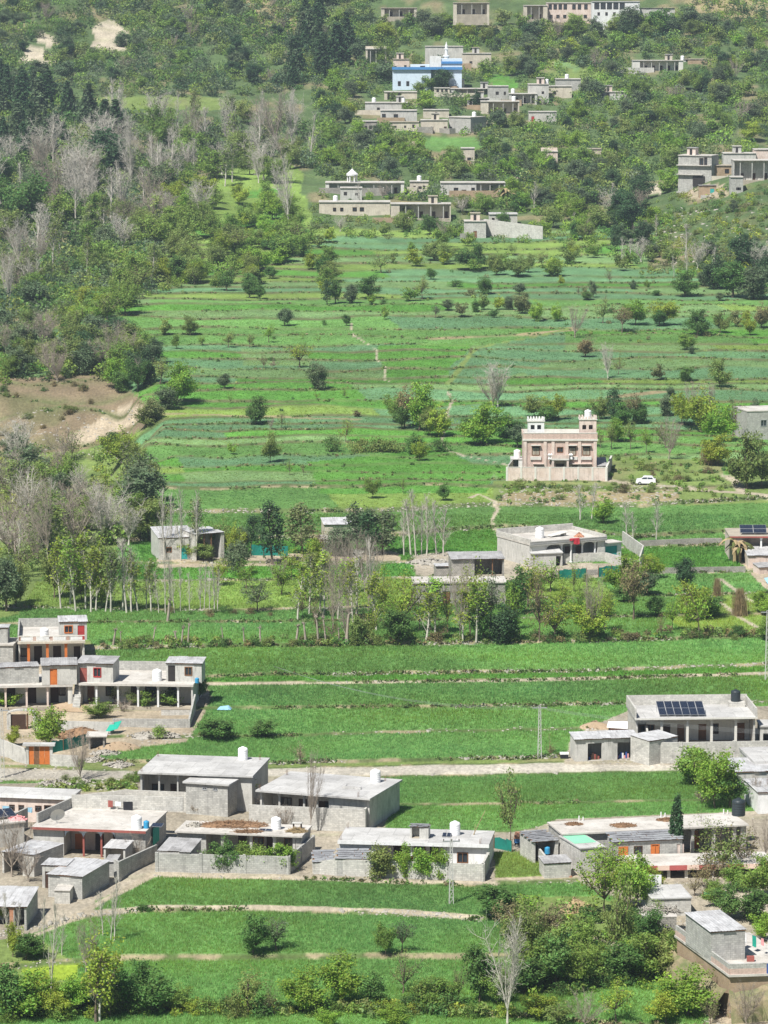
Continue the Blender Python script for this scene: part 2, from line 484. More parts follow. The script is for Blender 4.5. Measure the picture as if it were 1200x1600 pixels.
def surf(name, col, rough=.85, var=.25, scale=1.5, col2=None, stain_or_shade=0.0, block=None, bump=.15, streak=0.0, spec=.3, metal=0.0, coords='UV', drip=0):
    """weathered surface: two tones in cloudy patches, optional masonry courses, grain and streaks"""
    if name in MATS: return MATS[name]
    m, nt, b = nodemat(name)
    L = nt.links.new
    tc = N(nt, 'ShaderNodeTexCoord')
    obi = N(nt, 'ShaderNodeObjectInfo')
    off = N(nt, 'ShaderNodeVectorMath', operation='ADD')
    L(tc.outputs[coords], off.inputs[0])
    sc = N(nt, 'ShaderNodeVectorMath', operation='SCALE'); sc.inputs['Scale'].default_value = 37.0
    cx = N(nt, 'ShaderNodeCombineXYZ'); L(obi.outputs['Random'], cx.inputs[2]); L(cx.outputs[0], sc.inputs[0])
    L(sc.outputs[0], off.inputs[1])
    vec = off.outputs[0]
    n1 = N(nt, 'ShaderNodeTexNoise', Scale=scale * .35, Detail=5.0, Roughness=.62); L(vec, n1.inputs['Vector'])
    n2 = N(nt, 'ShaderNodeTexNoise', Scale=scale * 4, Detail=3.0); L(vec, n2.inputs['Vector'])
    c2 = col2 or tuple(c * (1 - var) for c in col)
    ramp = N(nt, 'ShaderNodeMapRange'); ramp.inputs[1].default_value = .38; ramp.inputs[2].default_value = .64
    L(n1.outputs['Fac'], ramp.inputs[0])
    mx = N(nt, 'ShaderNodeMix', data_type='RGBA'); mx.inputs[6].default_value = (*col, 1); mx.inputs[7].default_value = (*c2, 1)
    L(ramp.outputs[0], mx.inputs[0])
    out = mx.outputs[2]
    # fine value grain
    mr = N(nt, 'ShaderNodeMapRange'); mr.inputs[1].default_value = .3; mr.inputs[2].default_value = .7; mr.inputs[3].default_value = 1 - var * .7; mr.inputs[4].default_value = 1 + var * .4
    L(n2.outputs['Fac'], mr.inputs[0])
    mu = N(nt, 'ShaderNodeVectorMath', operation='SCALE'); L(out, mu.inputs[0]); L(mr.outputs[0], mu.inputs['Scale'])
    out = mu.outputs[0]
    hgt = n2.outputs['Fac']
    if drip:
        mp = N(nt, 'ShaderNodeMapping'); mp.inputs['Scale'].default_value = (1.6, .22, 1.6); L(vec, mp.inputs[0])
        n3 = N(nt, 'ShaderNodeTexNoise', Scale=2.2, Detail=4.0); L(mp.outputs[0], n3.inputs['Vector'])
        r3 = N(nt, 'ShaderNodeMapRange'); r3.inputs[1].default_value = .5; r3.inputs[2].default_value = .72; r3.inputs[3].default_value = 1; r3.inputs[4].default_value = 1 - drip
        L(n3.outputs['Fac'], r3.inputs[0])
        m3 = N(nt, 'ShaderNodeVectorMath', operation='SCALE'); L(out, m3.inputs[0]); L(r3.outputs[0], m3.inputs['Scale']); out = m3.outputs[0]
    if stain_or_shade:
        n4 = N(nt, 'ShaderNodeTexNoise', Scale=scale * .9, Detail=6.0, Roughness=.7); L(vec, n4.inputs['Vector'])
        r4 = N(nt, 'ShaderNodeMapRange'); r4.inputs[1].default_value = .54; r4.inputs[2].default_value = .68; r4.inputs[3].default_value = 1; r4.inputs[4].default_value = 1 - stain_or_shade
        L(n4.outputs['Fac'], r4.inputs[0])
        m4 = N(nt, 'ShaderNodeVectorMath', operation='SCALE'); L(out, m4.inputs[0]); L(r4.outputs[0], m4.inputs['Scale']); out = m4.outputs[0]
    if block:
        bt = N(nt, 'ShaderNodeTexBrick'); bt.inputs['Color1'].default_value = (1, 1, 1, 1); bt.inputs['Color2'].default_value = (.74, .74, .75, 1)
        bt.inputs['Mortar'].default_value = (block[3],) * 3 + (1,)
        bt.inputs['Scale'].default_value = 1.0; bt.inputs['Brick Width'].default_value = block[0]; bt.inputs['Row Height'].default_value = block[1]; bt.inputs['Mortar Size'].default_value = block[2]
        L(tc.outputs[coords], bt.inputs['Vector'])
        m5 = N(nt, 'ShaderNodeVectorMath', operation='MULTIPLY'); L(out, m5.inputs[0]); L(bt.outputs['Color'], m5.inputs[1]); out = m5.outputs[0]
    L(out, b.inputs['Base Color'])
    b.inputs['Roughness'].default_value = rough
    b.inputs['Metallic'].default_value = metal
    b.inputs['Specular IOR Level'].default_value = spec
    if bump:
        bp = N(nt, 'ShaderNodeBump', Strength=bump, Distance=.05); L(hgt, bp.inputs['Height']); L(bp.outputs[0], b.inputs['Normal'])
    MATS[name] = m
    return m

def mat_ground():
    m, nt, b = nodemat('ground_cover'); L = nt.links.new
    at = N(nt, 'ShaderNodeVertexColor'); at.layer_name = 'Col'
    tc = N(nt, 'ShaderNodeTexCoord')
    mp = N(nt, 'ShaderNodeMapping'); mp.inputs['Scale'].default_value = (1, .5, 1); L(tc.outputs['Object'], mp.inputs[0])
    n1 = N(nt, 'ShaderNodeTexNoise', Scale=2.2, Detail=6.0, Roughness=.7); L(mp.outputs[0], n1.inputs['Vector'])
    n2 = N(nt, 'ShaderNodeTexNoise', Scale=.35, Detail=4.0); L(mp.outputs[0], n2.inputs['Vector'])
    mr = N(nt, 'ShaderNodeMapRange'); mr.inputs[1].default_value = .3; mr.inputs[2].default_value = .7; mr.inputs[3].default_value = .66; mr.inputs[4].default_value = 1.3
    L(n1.outputs['Fac'], mr.inputs[0])
    s = N(nt, 'ShaderNodeVectorMath', operation='SCALE'); L(at.outputs['Color'], s.inputs[0]); L(mr.outputs[0], s.inputs['Scale'])
    mr2 = N(nt, 'ShaderNodeMapRange'); mr2.inputs[1].default_value = .35; mr2.inputs[2].default_value = .65; mr2.inputs[3].default_value = .88; mr2.inputs[4].default_value = 1.1
    L(n2.outputs['Fac'], mr2.inputs[0])
    s2 = N(nt, 'ShaderNodeVectorMath', operation='SCALE'); L(s.outputs[0], s2.inputs[0]); L(mr2.outputs[0], s2.inputs['Scale'])
    L(s2.outputs[0], b.inputs['Base Color'])
    b.inputs['Roughness'].default_value = .95; b.inputs['Specular IOR Level'].default_value = .1
    bp = N(nt, 'ShaderNodeBump', Strength=.55, Distance=.35); L(n1.outputs['Fac'], bp.inputs['Height']); L(bp.outputs[0], b.inputs['Normal'])
    return m

def mat_leaf(name, attr=False, trans=.42, vary=.35):
    m, nt, b = nodemat(name); L = nt.links.new
    oi = N(nt, 'ShaderNodeObjectInfo'); geo = N(nt, 'ShaderNodeNewGeometry'); tc = N(nt, 'ShaderNodeTexCoord')
    if attr:
        at = N(nt, 'ShaderNodeVertexColor'); at.layer_name = 'Col'; base = at.outputs['Color']
    else: base = oi.outputs['Color']
    n1 = N(nt, 'ShaderNodeTexNoise', Scale=.9, Detail=3.0); L(tc.outputs['Object'], n1.inputs['Vector'])
    mr = N(nt, 'ShaderNodeMapRange'); mr.inputs[1].default_value = .32; mr.inputs[2].default_value = .68; mr.inputs[3].default_value = 1 - vary; mr.inputs[4].default_value = 1 + vary
    L(n1.outputs['Fac'], mr.inputs[0])
    wnz = N(nt, 'ShaderNodeTexWhiteNoise'); sn = N(nt, 'ShaderNodeVectorMath', operation='SNAP'); sn.inputs[1].default_value = (.23, .23, .23)
    L(tc.outputs['Object'], sn.inputs[0]); L(sn.outputs[0], wnz.inputs['Vector'])
    hs = N(nt, 'ShaderNodeHueSaturation'); L(base, hs.inputs['Color'])
    h = N(nt, 'ShaderNodeMapRange'); h.inputs[3].default_value = .472; h.inputs[4].default_value = .525; L(wnz.outputs['Value'], h.inputs[0]); L(h.outputs[0], hs.inputs['Hue'])
    v2 = N(nt, 'ShaderNodeMapRange'); v2.inputs[3].default_value = .75; v2.inputs[4].default_value = 1.25; L(wnz.outputs['Value'], v2.inputs[0])
    mul = N(nt, 'ShaderNodeMath', operation='MULTIPLY'); L(mr.outputs[0], mul.inputs[0]); L(v2.outputs[0], mul.inputs[1]); L(mul.outputs[0], hs.inputs['Value'])
    L(hs.outputs[0], b.inputs['Base Color'])
    b.inputs['Roughness'].default_value = .6; b.inputs['Specular IOR Level'].default_value = .25
    tr = N(nt, 'ShaderNodeBsdfTranslucent'); L(hs.outputs[0], tr.inputs['Color'])
    mx = N(nt, 'ShaderNodeMixShader'); mx.inputs[0].default_value = trans
    L(b.outputs[0], mx.inputs[1]); L(tr.outputs[0], mx.inputs[2])
    L(mx.outputs[0], nt.nodes['Material Output'].inputs['Surface'])
    return m

def mat_glass():
    m, nt, b = nodemat('window_glass')
    b.inputs['Base Color'].default_value = (.03, .04, .05, 1); b.inputs['Roughness'].default_value = .12; b.inputs['Specular IOR Level'].default_value = .6
    return m

M = dict(
    block=surf('concrete_block', (.515, .505, .465), block=(.42, .21, .02, .66), var=.12, col2=(.43, .42, .385), stain_or_shade=.18, drip=.24, bump=.25),
    blockw=surf('pale_block', (.63, .61, .555), block=(.42, .21, .02, .70), var=.12, col2=(.53, .51, .46), stain_or_shade=.18, drip=.2, bump=.25),
    plaster=surf('cement_plaster', (.545, .53, .49), var=.12, col2=(.44, .43, .395), stain_or_shade=.2, drip=.3),
    white=surf('white_paint', (.76, .76, .75), var=.08, col2=(.64, .64, .62), stain_or_shade=.16, drip=.15),
    cream=surf('cream_paint', (.60, .54, .44), var=.14, col2=(.47, .42, .34), stain_or_shade=.15, drip=.2),
    pink=surf('pink_brickwork', (.63, .475, .405), block=(.24, .08, .012, .95), var=.12, col2=(.55, .41, .345), stain_or_shade=.15, drip=.15),
    pinkp=surf('pink_plaster', (.68, .57, .505), var=.12, col2=(.58, .46, .39), stain_or_shade=.2, drip=.25),
    slab=surf('roof_slab', (.56, .53, .485), var=.15, col2=(.43, .40, .355), stain_or_shade=.34, scale=1.1),
    slabw=surf('pale_roof_slab', (.545, .535, .515), var=.14, col2=(.43, .42, .40), stain_or_shade=.26, scale=1.1, block=(2.8, 3.4, .05, .74)),
    mud=surf('mud_roof', (.42, .37, .29), var=.2, col2=(.33, .29, .23), stain_or_shade=.2),
    tin=surf('galvanised_sheet', (.62, .615, .61), rough=.5, var=.16, col2=(.46, .45, .44), stain_or_shade=.3, metal=.15, drip=.3),
    tinold=surf('old_sheet', (.48, .47, .46), rough=.6, var=.2, col2=(.30, .29, .28), stain_or_shade=.35, metal=.2),
    slate=surf('slate', (.33, .34, .35), rough=.7, var=.3, col2=(.22, .22, .23), stain_or_shade=.2, coords='Object'),
    wood=surf('brown_wood', (.22, .11, .055), var=.3, streak=.3), orange=surf('orange_painted_wood', (.58, .17, .04), var=.15),
    darkwood=surf('dark_wood', (.075, .04, .025), var=.3), red=surf('red_paint', (.42, .045, .04), var=.15),
    turq=surf('turquoise_paint', (.04, .36, .34), var=.12), blue=surf('blue_paint', (.07, .24, .52), var=.1), skyb=surf('pale_blue_paint', (.60, .70, .80), var=.08, stain_or_shade=.1, drip=.1),
    brick=surf('red_brick', (.46, .22, .13), block=(.24, .08, .012, 1.15), var=.2, stain_or_shade=.15), maroon=surf('maroon_paint', (.33, .10, .08), var=.15, stain_or_shade=.2),
    tank=surf('white_plastic', (.84, .84, .84), rough=.4, var=.04), tankb=surf('black_plastic', (.03, .04, .045), rough=.45, var=.1), tankbl=surf('blue_plastic', (.04, .28, .50), rough=.4, var=.1),
    black=surf('black_cloth', (.02, .02, .025), var=.2), solar=None, metal=surf('grey_metal', (.45, .46, .47), rough=.5, var=.12, metal=.5),
    cloth_r=surf('red_cloth', (.55, .04, .06), var=.15), cloth_w=surf('white_cloth', (.80, .79, .78), var=.06), cloth_b=surf('blue_cloth', (.05, .10, .32), var=.15),
    cloth_lb=surf('pale_blue_cloth', (.30, .52, .66), var=.1), cloth_p=surf('pink_cloth', (.75, .33, .33), var=.1), green=surf('green_net', (.01, .20, .155), var=.18, stain_or_shade=.2),
    cloth_g=surf('green_cloth', (.02, .35, .25), var=.15), mint=surf('mint_sheet', (.25, .62, .40), var=.1, stain_or_shade=.1), straw=surf('straw', (.40, .30, .16), var=.35, scale=4, coords='Object'),
    bank=surf('grassy_bank_earth', (.30, .24, .15), var=.3, col2=(.15, .17, .07), scale=2.2, coords='Object'), hay=surf('dry_brush', (.30, .18, .10), var=.35, scale=4, coords='Object'), earth=surf('bare_earth', (.40, .30, .20), var=.2, col2=(.30, .22, .14), coords='Object'),
    stone=surf('field_stone', (.40, .37, .32), var=.35, col2=(.28, .26, .22), coords='Object'), rubble=surf('stone_wall', (.46, .43, .38), block=(.34, .2, .03, .55), var=.3, stain_or_shade=.25),
    bark=surf('bark', (.17, .13, .095), var=.3, coords='Object', scale=5), barkp=surf('pale_bark', (.56, .52, .45), var=.2, coords='Object', scale=5), barkg=surf('grey_twigs', (.38, .32, .26), var=.2, coords='Object', scale=5),
    carw=surf('white_car_paint', (.82, .82, .83), rough=.25, var=.02, spec=.5, bump=0), tyre=surf('rubber', (.02, .02, .02), var=.1), concrete=surf('concrete_post', (.52, .51, .48), var=.12),
    awn_r=surf('faded_red_paint', (.48, .12, .11), var=.15, stain_or_shade=.15), awn_p=surf('faded_pink_paint', (.78, .58, .48), var=.1), ivory=surf('ivory_paint', (.66, .64, .58), var=.12, drip=.1),
    stain_or_shade=surf('painted_interior_shade', (.035, .03, .028), var=.2),  # near-black colour that paints the shade inside openings, not a stain
)
M['glass'] = mat_glass()
M['leaf'] = mat_leaf('leaves'); M['leafc'] = mat_leaf('mixed_leaves', attr=True, trans=.4); M['wheat'] = mat_leaf('wheat_blades', attr=True, trans=.5, vary=.10)
def _solar():
    m, nt, b = nodemat('solar_cells'); L = nt.links.new
    tc = N(nt, 'ShaderNodeTexCoord')
    bt = N(nt, 'ShaderNodeTexBrick'); bt.offset = 0; bt.inputs['Color1'].default_value = (.006, .010, .024, 1); bt.inputs['Color2'].default_value = (.008, .013, .030, 1); bt.inputs['Mortar'].default_value = (.10, .12, .16, 1)
    bt.inputs['Scale'].default_value = 1; bt.inputs['Brick Width'].default_value = .165; bt.inputs['Row Height'].default_value = .165; bt.inputs['Mortar Size'].default_value = .006
    L(tc.outputs['UV'], bt.inputs['Vector']); L(bt.outputs[0], b.inputs['Base Color'])
    b.inputs['Roughness'].default_value = .18; b.inputs['Specular IOR Level'].default_value = .5
    return m
M['solar'] = _solar()

# ------------------------------------------------------------------ mesh builder
class MB:
    def __init__(s): s.v = []; s.f = []
    def poly(s, pts):
        n = len(s.v); s.v += [tuple(p) for p in pts]; s.f.append(tuple(range(n, n + len(pts)))); return s
    def hexa(s, p):
        """8 corners: 0-3 bottom ccw, 4-7 top"""
        n = len(s.v); s.v += [tuple(q) for q in p]
        s.f += [(n + 3, n + 2, n + 1, n), (n + 4, n + 5, n + 6, n + 7), (n, n + 1, n + 5, n + 4), (n + 1, n + 2, n + 6, n + 5), (n + 2, n + 3, n + 7, n + 6), (n + 3, n, n + 4, n + 7)]
        return s
    def box(s, x0, x1, y0, y1, z0, z1):
        return s.hexa([(x0, y0, z0), (x1, y0, z0), (x1, y1, z0), (x0, y1, z0), (x0, y0, z1), (x1, y0, z1), (x1, y1, z1), (x0, y1, z1)])
    def cyl(s, x, y, z0, z1, r0, r1=None, n=12, cap=True):
        r1 = r0 if r1 is None else r1; b = len(s.v)
        for z, r in ((z0, r0), (z1, r1)):
            s.v += [(x + r * math.cos(2 * math.pi * i / n), y + r * math.sin(2 * math.pi * i / n), z) for i in range(n)]
        for i in range(n): s.f.append((b + i, b + (i + 1) % n, b + n + (i + 1) % n, b + n + i))
        if cap: s.f.append(tuple(b + n + i for i in range(n))); s.f.append(tuple(b + n - 1 - i for i in range(n)))
        return s
    def lathe(s, x, y, prof, n=14):
        b = len(s.v)
        for r, z in prof: s.v += [(x + r * math.cos(2 * math.pi * i / n), y + r * math.sin(2 * math.pi * i / n), z) for i in range(n)]
        for k in range(len(prof) - 1):
            for i in range(n): s.f.append((b + k * n + i, b + k * n + (i + 1) % n, b + (k + 1) * n + (i + 1) % n, b + (k + 1) * n + i))
        s.f.append(tuple(b + (len(prof) - 1) * n + i for i in range(n)))
        return s
    def tube(s, p0, p1, r0, r1=None, n=6):
        r1 = r0 if r1 is None else r1
        p0, p1 = Vector(p0), Vector(p1); d = (p1 - p0)
        if d.length < 1e-5: return s
        d.normalize(); a = d.orthogonal().normalized(); c = d.cross(a); b = len(s.v)
        for p, r in ((p0, r0), (p1, r1)):
            s.v += [tuple(p + (a * math.cos(2 * math.pi * i / n) + c * math.sin(2 * math.pi * i / n)) * r) for i in range(n)]
        for i in range(n): s.f.append((b + i, b + (i + 1) % n, b + n + (i + 1) % n, b + n + i))
        s.f.append(tuple(b + n + i for i in range(n))); s.f.append(tuple(b + n - 1 - i for i in range(n)))
        return s
    def rot(s, ang, c=(0, 0)):
        ca, sa = math.cos(ang), math.sin(ang)
        s.v = [(c[0] + (x - c[0]) * ca - (y - c[1]) * sa, c[1] + (x - c[0]) * sa + (y - c[1]) * ca, z) for x, y, z in s.v]; return s
    def mesh(s, name, mat, smooth=False, uv=True):
        me = bpy.data.meshes.new(name); me.from_pydata(s.v, [], s.f); me.materials.append(mat)
        if uv and len(s.f) < 20000:
            ul = me.uv_layers.new(name='UVMap')
            for p in me.polygons:
                nx, ny, nz = p.normal
                for li in p.loop_indices:
                    c = me.vertices[me.loops[li].vertex_index].co
                    if abs(nz) > .7: ul.data[li].uv = (c.x, c.y)
                    else:
                        h = math.hypot(nx, ny) or 1
                        ul.data[li].uv = ((-ny * c.x + nx * c.y) / h, c.z)
        if smooth: me.polygons.foreach_set('use_smooth', [True] * len(me.polygons))
        return me
    def obj(s, name, mat, parent=None, smooth=False):
        o = bpy.data.objects.new(name, s.mesh(name, mat, smooth)); COL.objects.link(o)
        if parent is not None: o.parent = parent
        return o

def tag(o, label=None, cat=None, group=None, kind=None):
    if label: o['label'] = label
    if cat: o['category'] = cat
    if group: o['group'] = group
    if kind: o['kind'] = kind
    return o

def thing(name, label, cat, loc, yaw=0.0, group=None):
    o = bpy.data.objects.new(name, None); COL.objects.link(o); o.empty_display_size = .3
    o.location = loc; o.rotation_euler = (0, 0, yaw)
    return tag(o, label, cat, group)

def copy_tree(o, parent=None):
    c = o.copy(); COL.objects.link(c)
    if parent is not None: c.parent = parent
    for ch in o.children: copy_tree(ch, c)
    return c

def np_mesh(name, V, F, mat, col=None, smooth=False):
    me = bpy.data.meshes.new(name)
    V = np.asarray(V, np.float32); F = np.asarray(F, np.int32)
    me.vertices.add(len(V)); me.vertices.foreach_set('co', V.ravel())
    me.loops.add(F.size); me.loops.foreach_set('vertex_index', F.ravel())
    me.polygons.add(len(F)); me.polygons.foreach_set('loop_start', (np.arange(len(F)) * F.shape[1]).astype(np.int32))
    if smooth: me.polygons.foreach_set('use_smooth', np.ones(len(F), bool))
    me.materials.append(mat)
    if col is not None:
        a = me.color_attributes.new('Col', 'FLOAT_COLOR', 'POINT')
        a.data.foreach_set('color', np.concatenate([col, np.ones((len(col), 1))], 1).astype(np.float32).ravel())
    me.update(calc_edges=True)
    return me

# ------------------------------------------------------------------ ground
gm = build_terrain(); gm.materials.append(mat_ground())
ground_o = bpy.data.objects.new('ground', gm); COL.objects.link(ground_o)
tag(ground_o, 'terraced green valley floor rising to a scrubby hillside', kind='structure')

# crop standing in the nearer fields, one mass of blades
def build_wheat():
    rng = np.random.default_rng(3)
    Vs, Fs, Cs = [], [], []; nv = 0
    for (y0, y1, dens, h, w, nb) in ((334, 470, 18, .30, .06, 3), (470, 560, 9, .32, .10, 3), (560, 640, 5, .28, .16, 3), (640, 930, 1.6, .15, .20, 3)):
        area = .5 * (y0 + y1) * .23 * (y1 - y0)
        n = int(area * dens)
        Y = rng.uniform(y0, y1, n); X = Y * rng.uniform(-.115, .115, n)
        Z = height(X, Y)
        cls, col, crop, bank, px, py = classify(X, Y, Z)
        m = crop & (cls != CI['rough']); X, Y, Z, col = X[m], Y[m], Z[m], col[m]
        n = len(X)
        tall = .75 + .5 * fbm(X * .12, Y * .12, 71, 3)
        for b in range(nb):
            a = rng.uniform(0, math.pi, n); hh = h * tall * rng.uniform(.6, 1.2, n); lean = rng.normal(0, .11, (n, 2)) + np.array([.04, .02])
            ox = rng.normal(0, .16, n); oy = rng.normal(0, .16, n)
            dx, dy = np.cos(a) * w * .5, np.sin(a) * w * .5
            p = np.stack([np.stack([X + ox - dx, Y + oy - dy, Z - .02], 1), np.stack([X + ox + dx, Y + oy + dy, Z - .02], 1), np.stack([X + ox + lean[:, 0], Y + oy + lean[:, 1], Z + hh], 1)], 1)
            Vs.append(p.reshape(-1, 3)); f = np.arange(n)[:, None] * 3 + np.arange(3)[None, :] + nv; Fs.append(f); nv += 3 * n
            hn = (fbm(X * .05, Y * .07, 73, 3)[:, None] - .5) * 2; soft = (.80 + .40 * fbm(X * .08, Y * .09, 72, 3))[:, None] * np.concatenate([1 - .22 * hn, 1 - .04 * hn, 1 + .35 * hn], 1)
            Cs.append(np.repeat(col * np.array([1.50, 1.38, 1.28]) * soft * rng.uniform(.92, 1.08, (n, 1)), 3, 0))
    return np_mesh('wheat', np.concatenate(Vs), np.concatenate(Fs), M['wheat'], np.concatenate(Cs))
wh = bpy.data.objects.new('wheat', build_wheat()); COL.objects.link(wh)
tag(wh, 'young green wheat standing in the terraced fields', 'crop', kind='stuff')

# ------------------------------------------------------------------ building kit
def wall_seg(mb, L, z0, z1, th, holes=()):
    """wall along +x from 0..L, from y 0 to th, with rectangular openings (u0,u1,za,zb)"""
    us = sorted({0.0, L, *[h[0] for h in holes], *[h[1] for h in holes]})
    for a, b in zip(us[:-1], us[1:]):
        if b - a < 1e-4: continue
        hs = sorted([(h[2], h[3]) for h in holes if h[0] < b - 1e-4 and h[1] > a + 1e-4])
        z = z0
        for za, zb in hs:
            if za > z + 1e-4: mb.box(a, b, 0, th, z, za)
            z = max(z, zb)
        if z < z1 - 1e-4: mb.box(a, b, 0, th, z, z1)
    return mb

def placed(mb, fn):
    mb.v = [fn(*p) for p in mb.v]; return mb

class House:
    """a flat or sloped roof building set by its roof corners as seen in the photograph, at a known height"""
    def __init__(s, name, label, FL, FR, D, zg, h, wall='block', roof='slab', cat='house', over=(.35, .15, .12), slab=.18, hb=None, veranda=None,
                 fdoors=(), fwins=(), ldoors=(), rdoors=(), lwins=(), rwins=(), parapet=None, group=None, base=1.4, fascia=None, floorh=.0, wallF=None, wallS=None, sidewall=None, noroof=False, frontopen=None):
        zr = zg + h
        a = Vector(PZ(*FL, zr)); b = Vector(PZ(*FR, zr))
        if isinstance(D, tuple):
            c = Vector(PZ(D[0], D[1], zg + (hb or h)))
        U = (b - a); U.z = 0; W = U.length; U.normalize(); V = Vector((-U.y, U.x, 0))
        if isinstance(D, tuple): D = max(1.5, (c - b).dot(V))
        s.W, s.D, s.h, s.zg = W, D, h, zg
        s.hb = hb if hb is not None else h
        yaw = math.atan2(U.y, U.x)
        s.root = thing(name, label, cat, (a.x, a.y, zg), yaw, group)
        s.yaw = yaw
        of, osd, ob = over
        s.over = over
        s.th = th = .22
        s.x0, s.x1, s.y0, s.y1 = osd, W - osd, of, D - ob
        Lw, Dw = s.x1 - s.x0, s.y1 - s.y0
        hb = s.hb
        zt = h - slab; zbk = hb - slab
        zlow = min(zt, zbk)
        W_ = M[wall]; WF = M[wallF or wall]; WS = M[sidewall or wall]
        def sl(y): return (zt + (zbk - zt) * (y / D)) - .004
        # side and back walls (follow the roof slope)
        dl, dr = [], []
        for lst, wl, holes in ((ldoors, lwins, dl), (rdoors, rwins, dr)):
            for (v, w, hh, mt) in lst: holes.append((v - w / 2, v + w / 2, 0, hh))
            for (v, z, w, hh, mt) in wl: holes.append((v - w / 2, v + w / 2, z, z + hh))
        for side, holes in (('L', dl), ('R', dr)):
            mb = MB(); wall_seg(mb, Dw, -base, zlow - .05, th, holes)
            if True:
                n = len(mb.v)
                mb.hexa([(0, 0, zlow - .05), (Dw, 0, zlow - .05), (Dw, th, zlow - .05), (0, th, zlow - .05),
                         (0, 0, sl(s.y0)), (Dw, 0, sl(s.y1)), (Dw, th, sl(s.y1)), (0, th, sl(s.y0))])
            if side == 'L': placed(mb, lambda x, y, z: (s.x0 + y, s.y0 + x, z)); mb.f = [f[::-1] for f in mb.f]
            else: placed(mb, lambda x, y, z: (s.x1 - y, s.y0 + x, z))
            mb.obj('side_wall', WS, s.root)
        mb = MB(); wall_seg(mb, Lw - 2 * th - .004, -base, sl(s.y1), th)
        placed(mb, lambda x, y, z: (s.x0 + th + .002 + x, s.y1 - y, z)); mb.f = [f[::-1] for f in mb.f]
        mb.obj('back_wall', W_, s.root)
        # front
        vr = veranda or {}
        opens = vr.get('open', [])
        vd = min(vr.get('depth', 2.0) + .7, (s.y1 - s.y0) * .62)
        solids = []
        u = s.x0 + th
        for (a0, b0) in opens:
            a0, b0 = max(a0, s.x0 + th), min(b0, s.x1 - th)
            if a0 - u > .1: solids.append((u, a0))
            u = b0
        if s.x1 - th - u > .1: solids.append((u, s.x1 - th))
        if not opens: solids = [(s.x0 + th, s.x1 - th)]
        fh = []
        for (v, w, hh, mt) in fdoors: fh.append((v - w / 2, v + w / 2, 0, hh))
        for (v, z, w, hh, mt) in fwins: fh.append((v - w / 2, v + w / 2, z, z + hh))
        for (a0, b0) in solids:
            mb = MB(); hs = [(max(p, a0) - a0, min(q, b0) - a0, r, t) for p, q, r, t in fh if p < b0 and q > a0]
            wall_seg(mb, b0 - a0 - .004, -base, sl(s.y0), th, hs)
            placed(mb, lambda x, y, z: (a0 + .002 + x, s.y0 + y, z)); mb.obj('front_wall', WF, s.root)
        for (v, w, hh, mt) in fdoors: s.door(v, s.y0 + .07, 0, w, hh, mt)
        for (v, z, w, hh, mt) in fwins: s.window(v, s.y0, z, w, hh, mt)
        for (a0, b0) in opens:
            a0, b0 = max(a0, s.x0 + th), min(b0, s.x1 - th)
            holes = []; yb = s.y0 + vd
            for (v, w, hh, mt) in vr.get('doors', ()):
                if a0 < v < b0: holes.append((v - w / 2 - a0, v + w / 2 - a0, 0, hh)); s.door(v, yb + .07, 0, w, hh, mt)
            for (v, z, w, hh, mt) in vr.get('wins', ()):
                if a0 < v < b0: holes.append((v - w / 2 - a0, v + w / 2 - a0, z, z + hh)); s.window(v, yb, z, w, hh, mt)
            mb = MB(); wall_seg(mb, b0 - a0 - .008, -base, sl(yb), th, holes); placed(mb, lambda x, y, z: (a0 + .004 + x, yb + y, z)); mb.obj('inner_wall', M[vr.get('wall', wallF or wall)], s.root)
            for xx, ok in ((a0, a0 > s.x0 + th + .05), (b0, b0 < s.x1 - th - .05)):
                if ok:
                    mb = MB(); q = -1 if xx == b0 else 1
                    xa, xb = (xx - th - .006, xx - .006) if xx == a0 else (xx + .006, xx + th + .006)
                    mb.box(xa, xb, s.y0 + th + .003, yb - .003, -.3, sl(yb)); mb.obj('inner_wall', WF, s.root)
            mb = MB().box(a0 + .01, b0 - .01, s.y0 + .01, yb - .01, -base, .06); mb.obj('veranda_floor', M['mud'], s.root)
        cw = vr.get('cw', .26)
        for uc in vr.get('cols', ()):
            mb = MB(); y = s.y0 + .18; top = sl(y) - .002
            if vr.get('round'):
                mb.lathe(uc, y, [(cw * .75, .0), (cw * .75, .25), (cw * .5, .32), (cw * .46, top - .5), (cw * .6, top - .42), (cw * .9, top - .14), (cw * .95, top - .002)], 10)
            else:
                mb.box(uc - cw / 2, uc + cw / 2, y - cw / 2, y + cw / 2, .06, top - .35)
                mb.hexa([(uc - cw / 2, y - cw / 2, top - .348), (uc + cw / 2, y - cw / 2, top - .348), (uc + cw / 2, y + cw / 2, top - .348), (uc - cw / 2, y + cw / 2, top - .348),
                         (uc - cw * 1.1, y - cw / 2, top), (uc + cw * 1.1, y - cw / 2, top), (uc + cw * 1.1, y + cw / 2, top), (uc - cw * 1.1, y + cw / 2, top)])
            mb.obj('column', M[vr.get('colmat', 'white')], s.root, smooth=False)
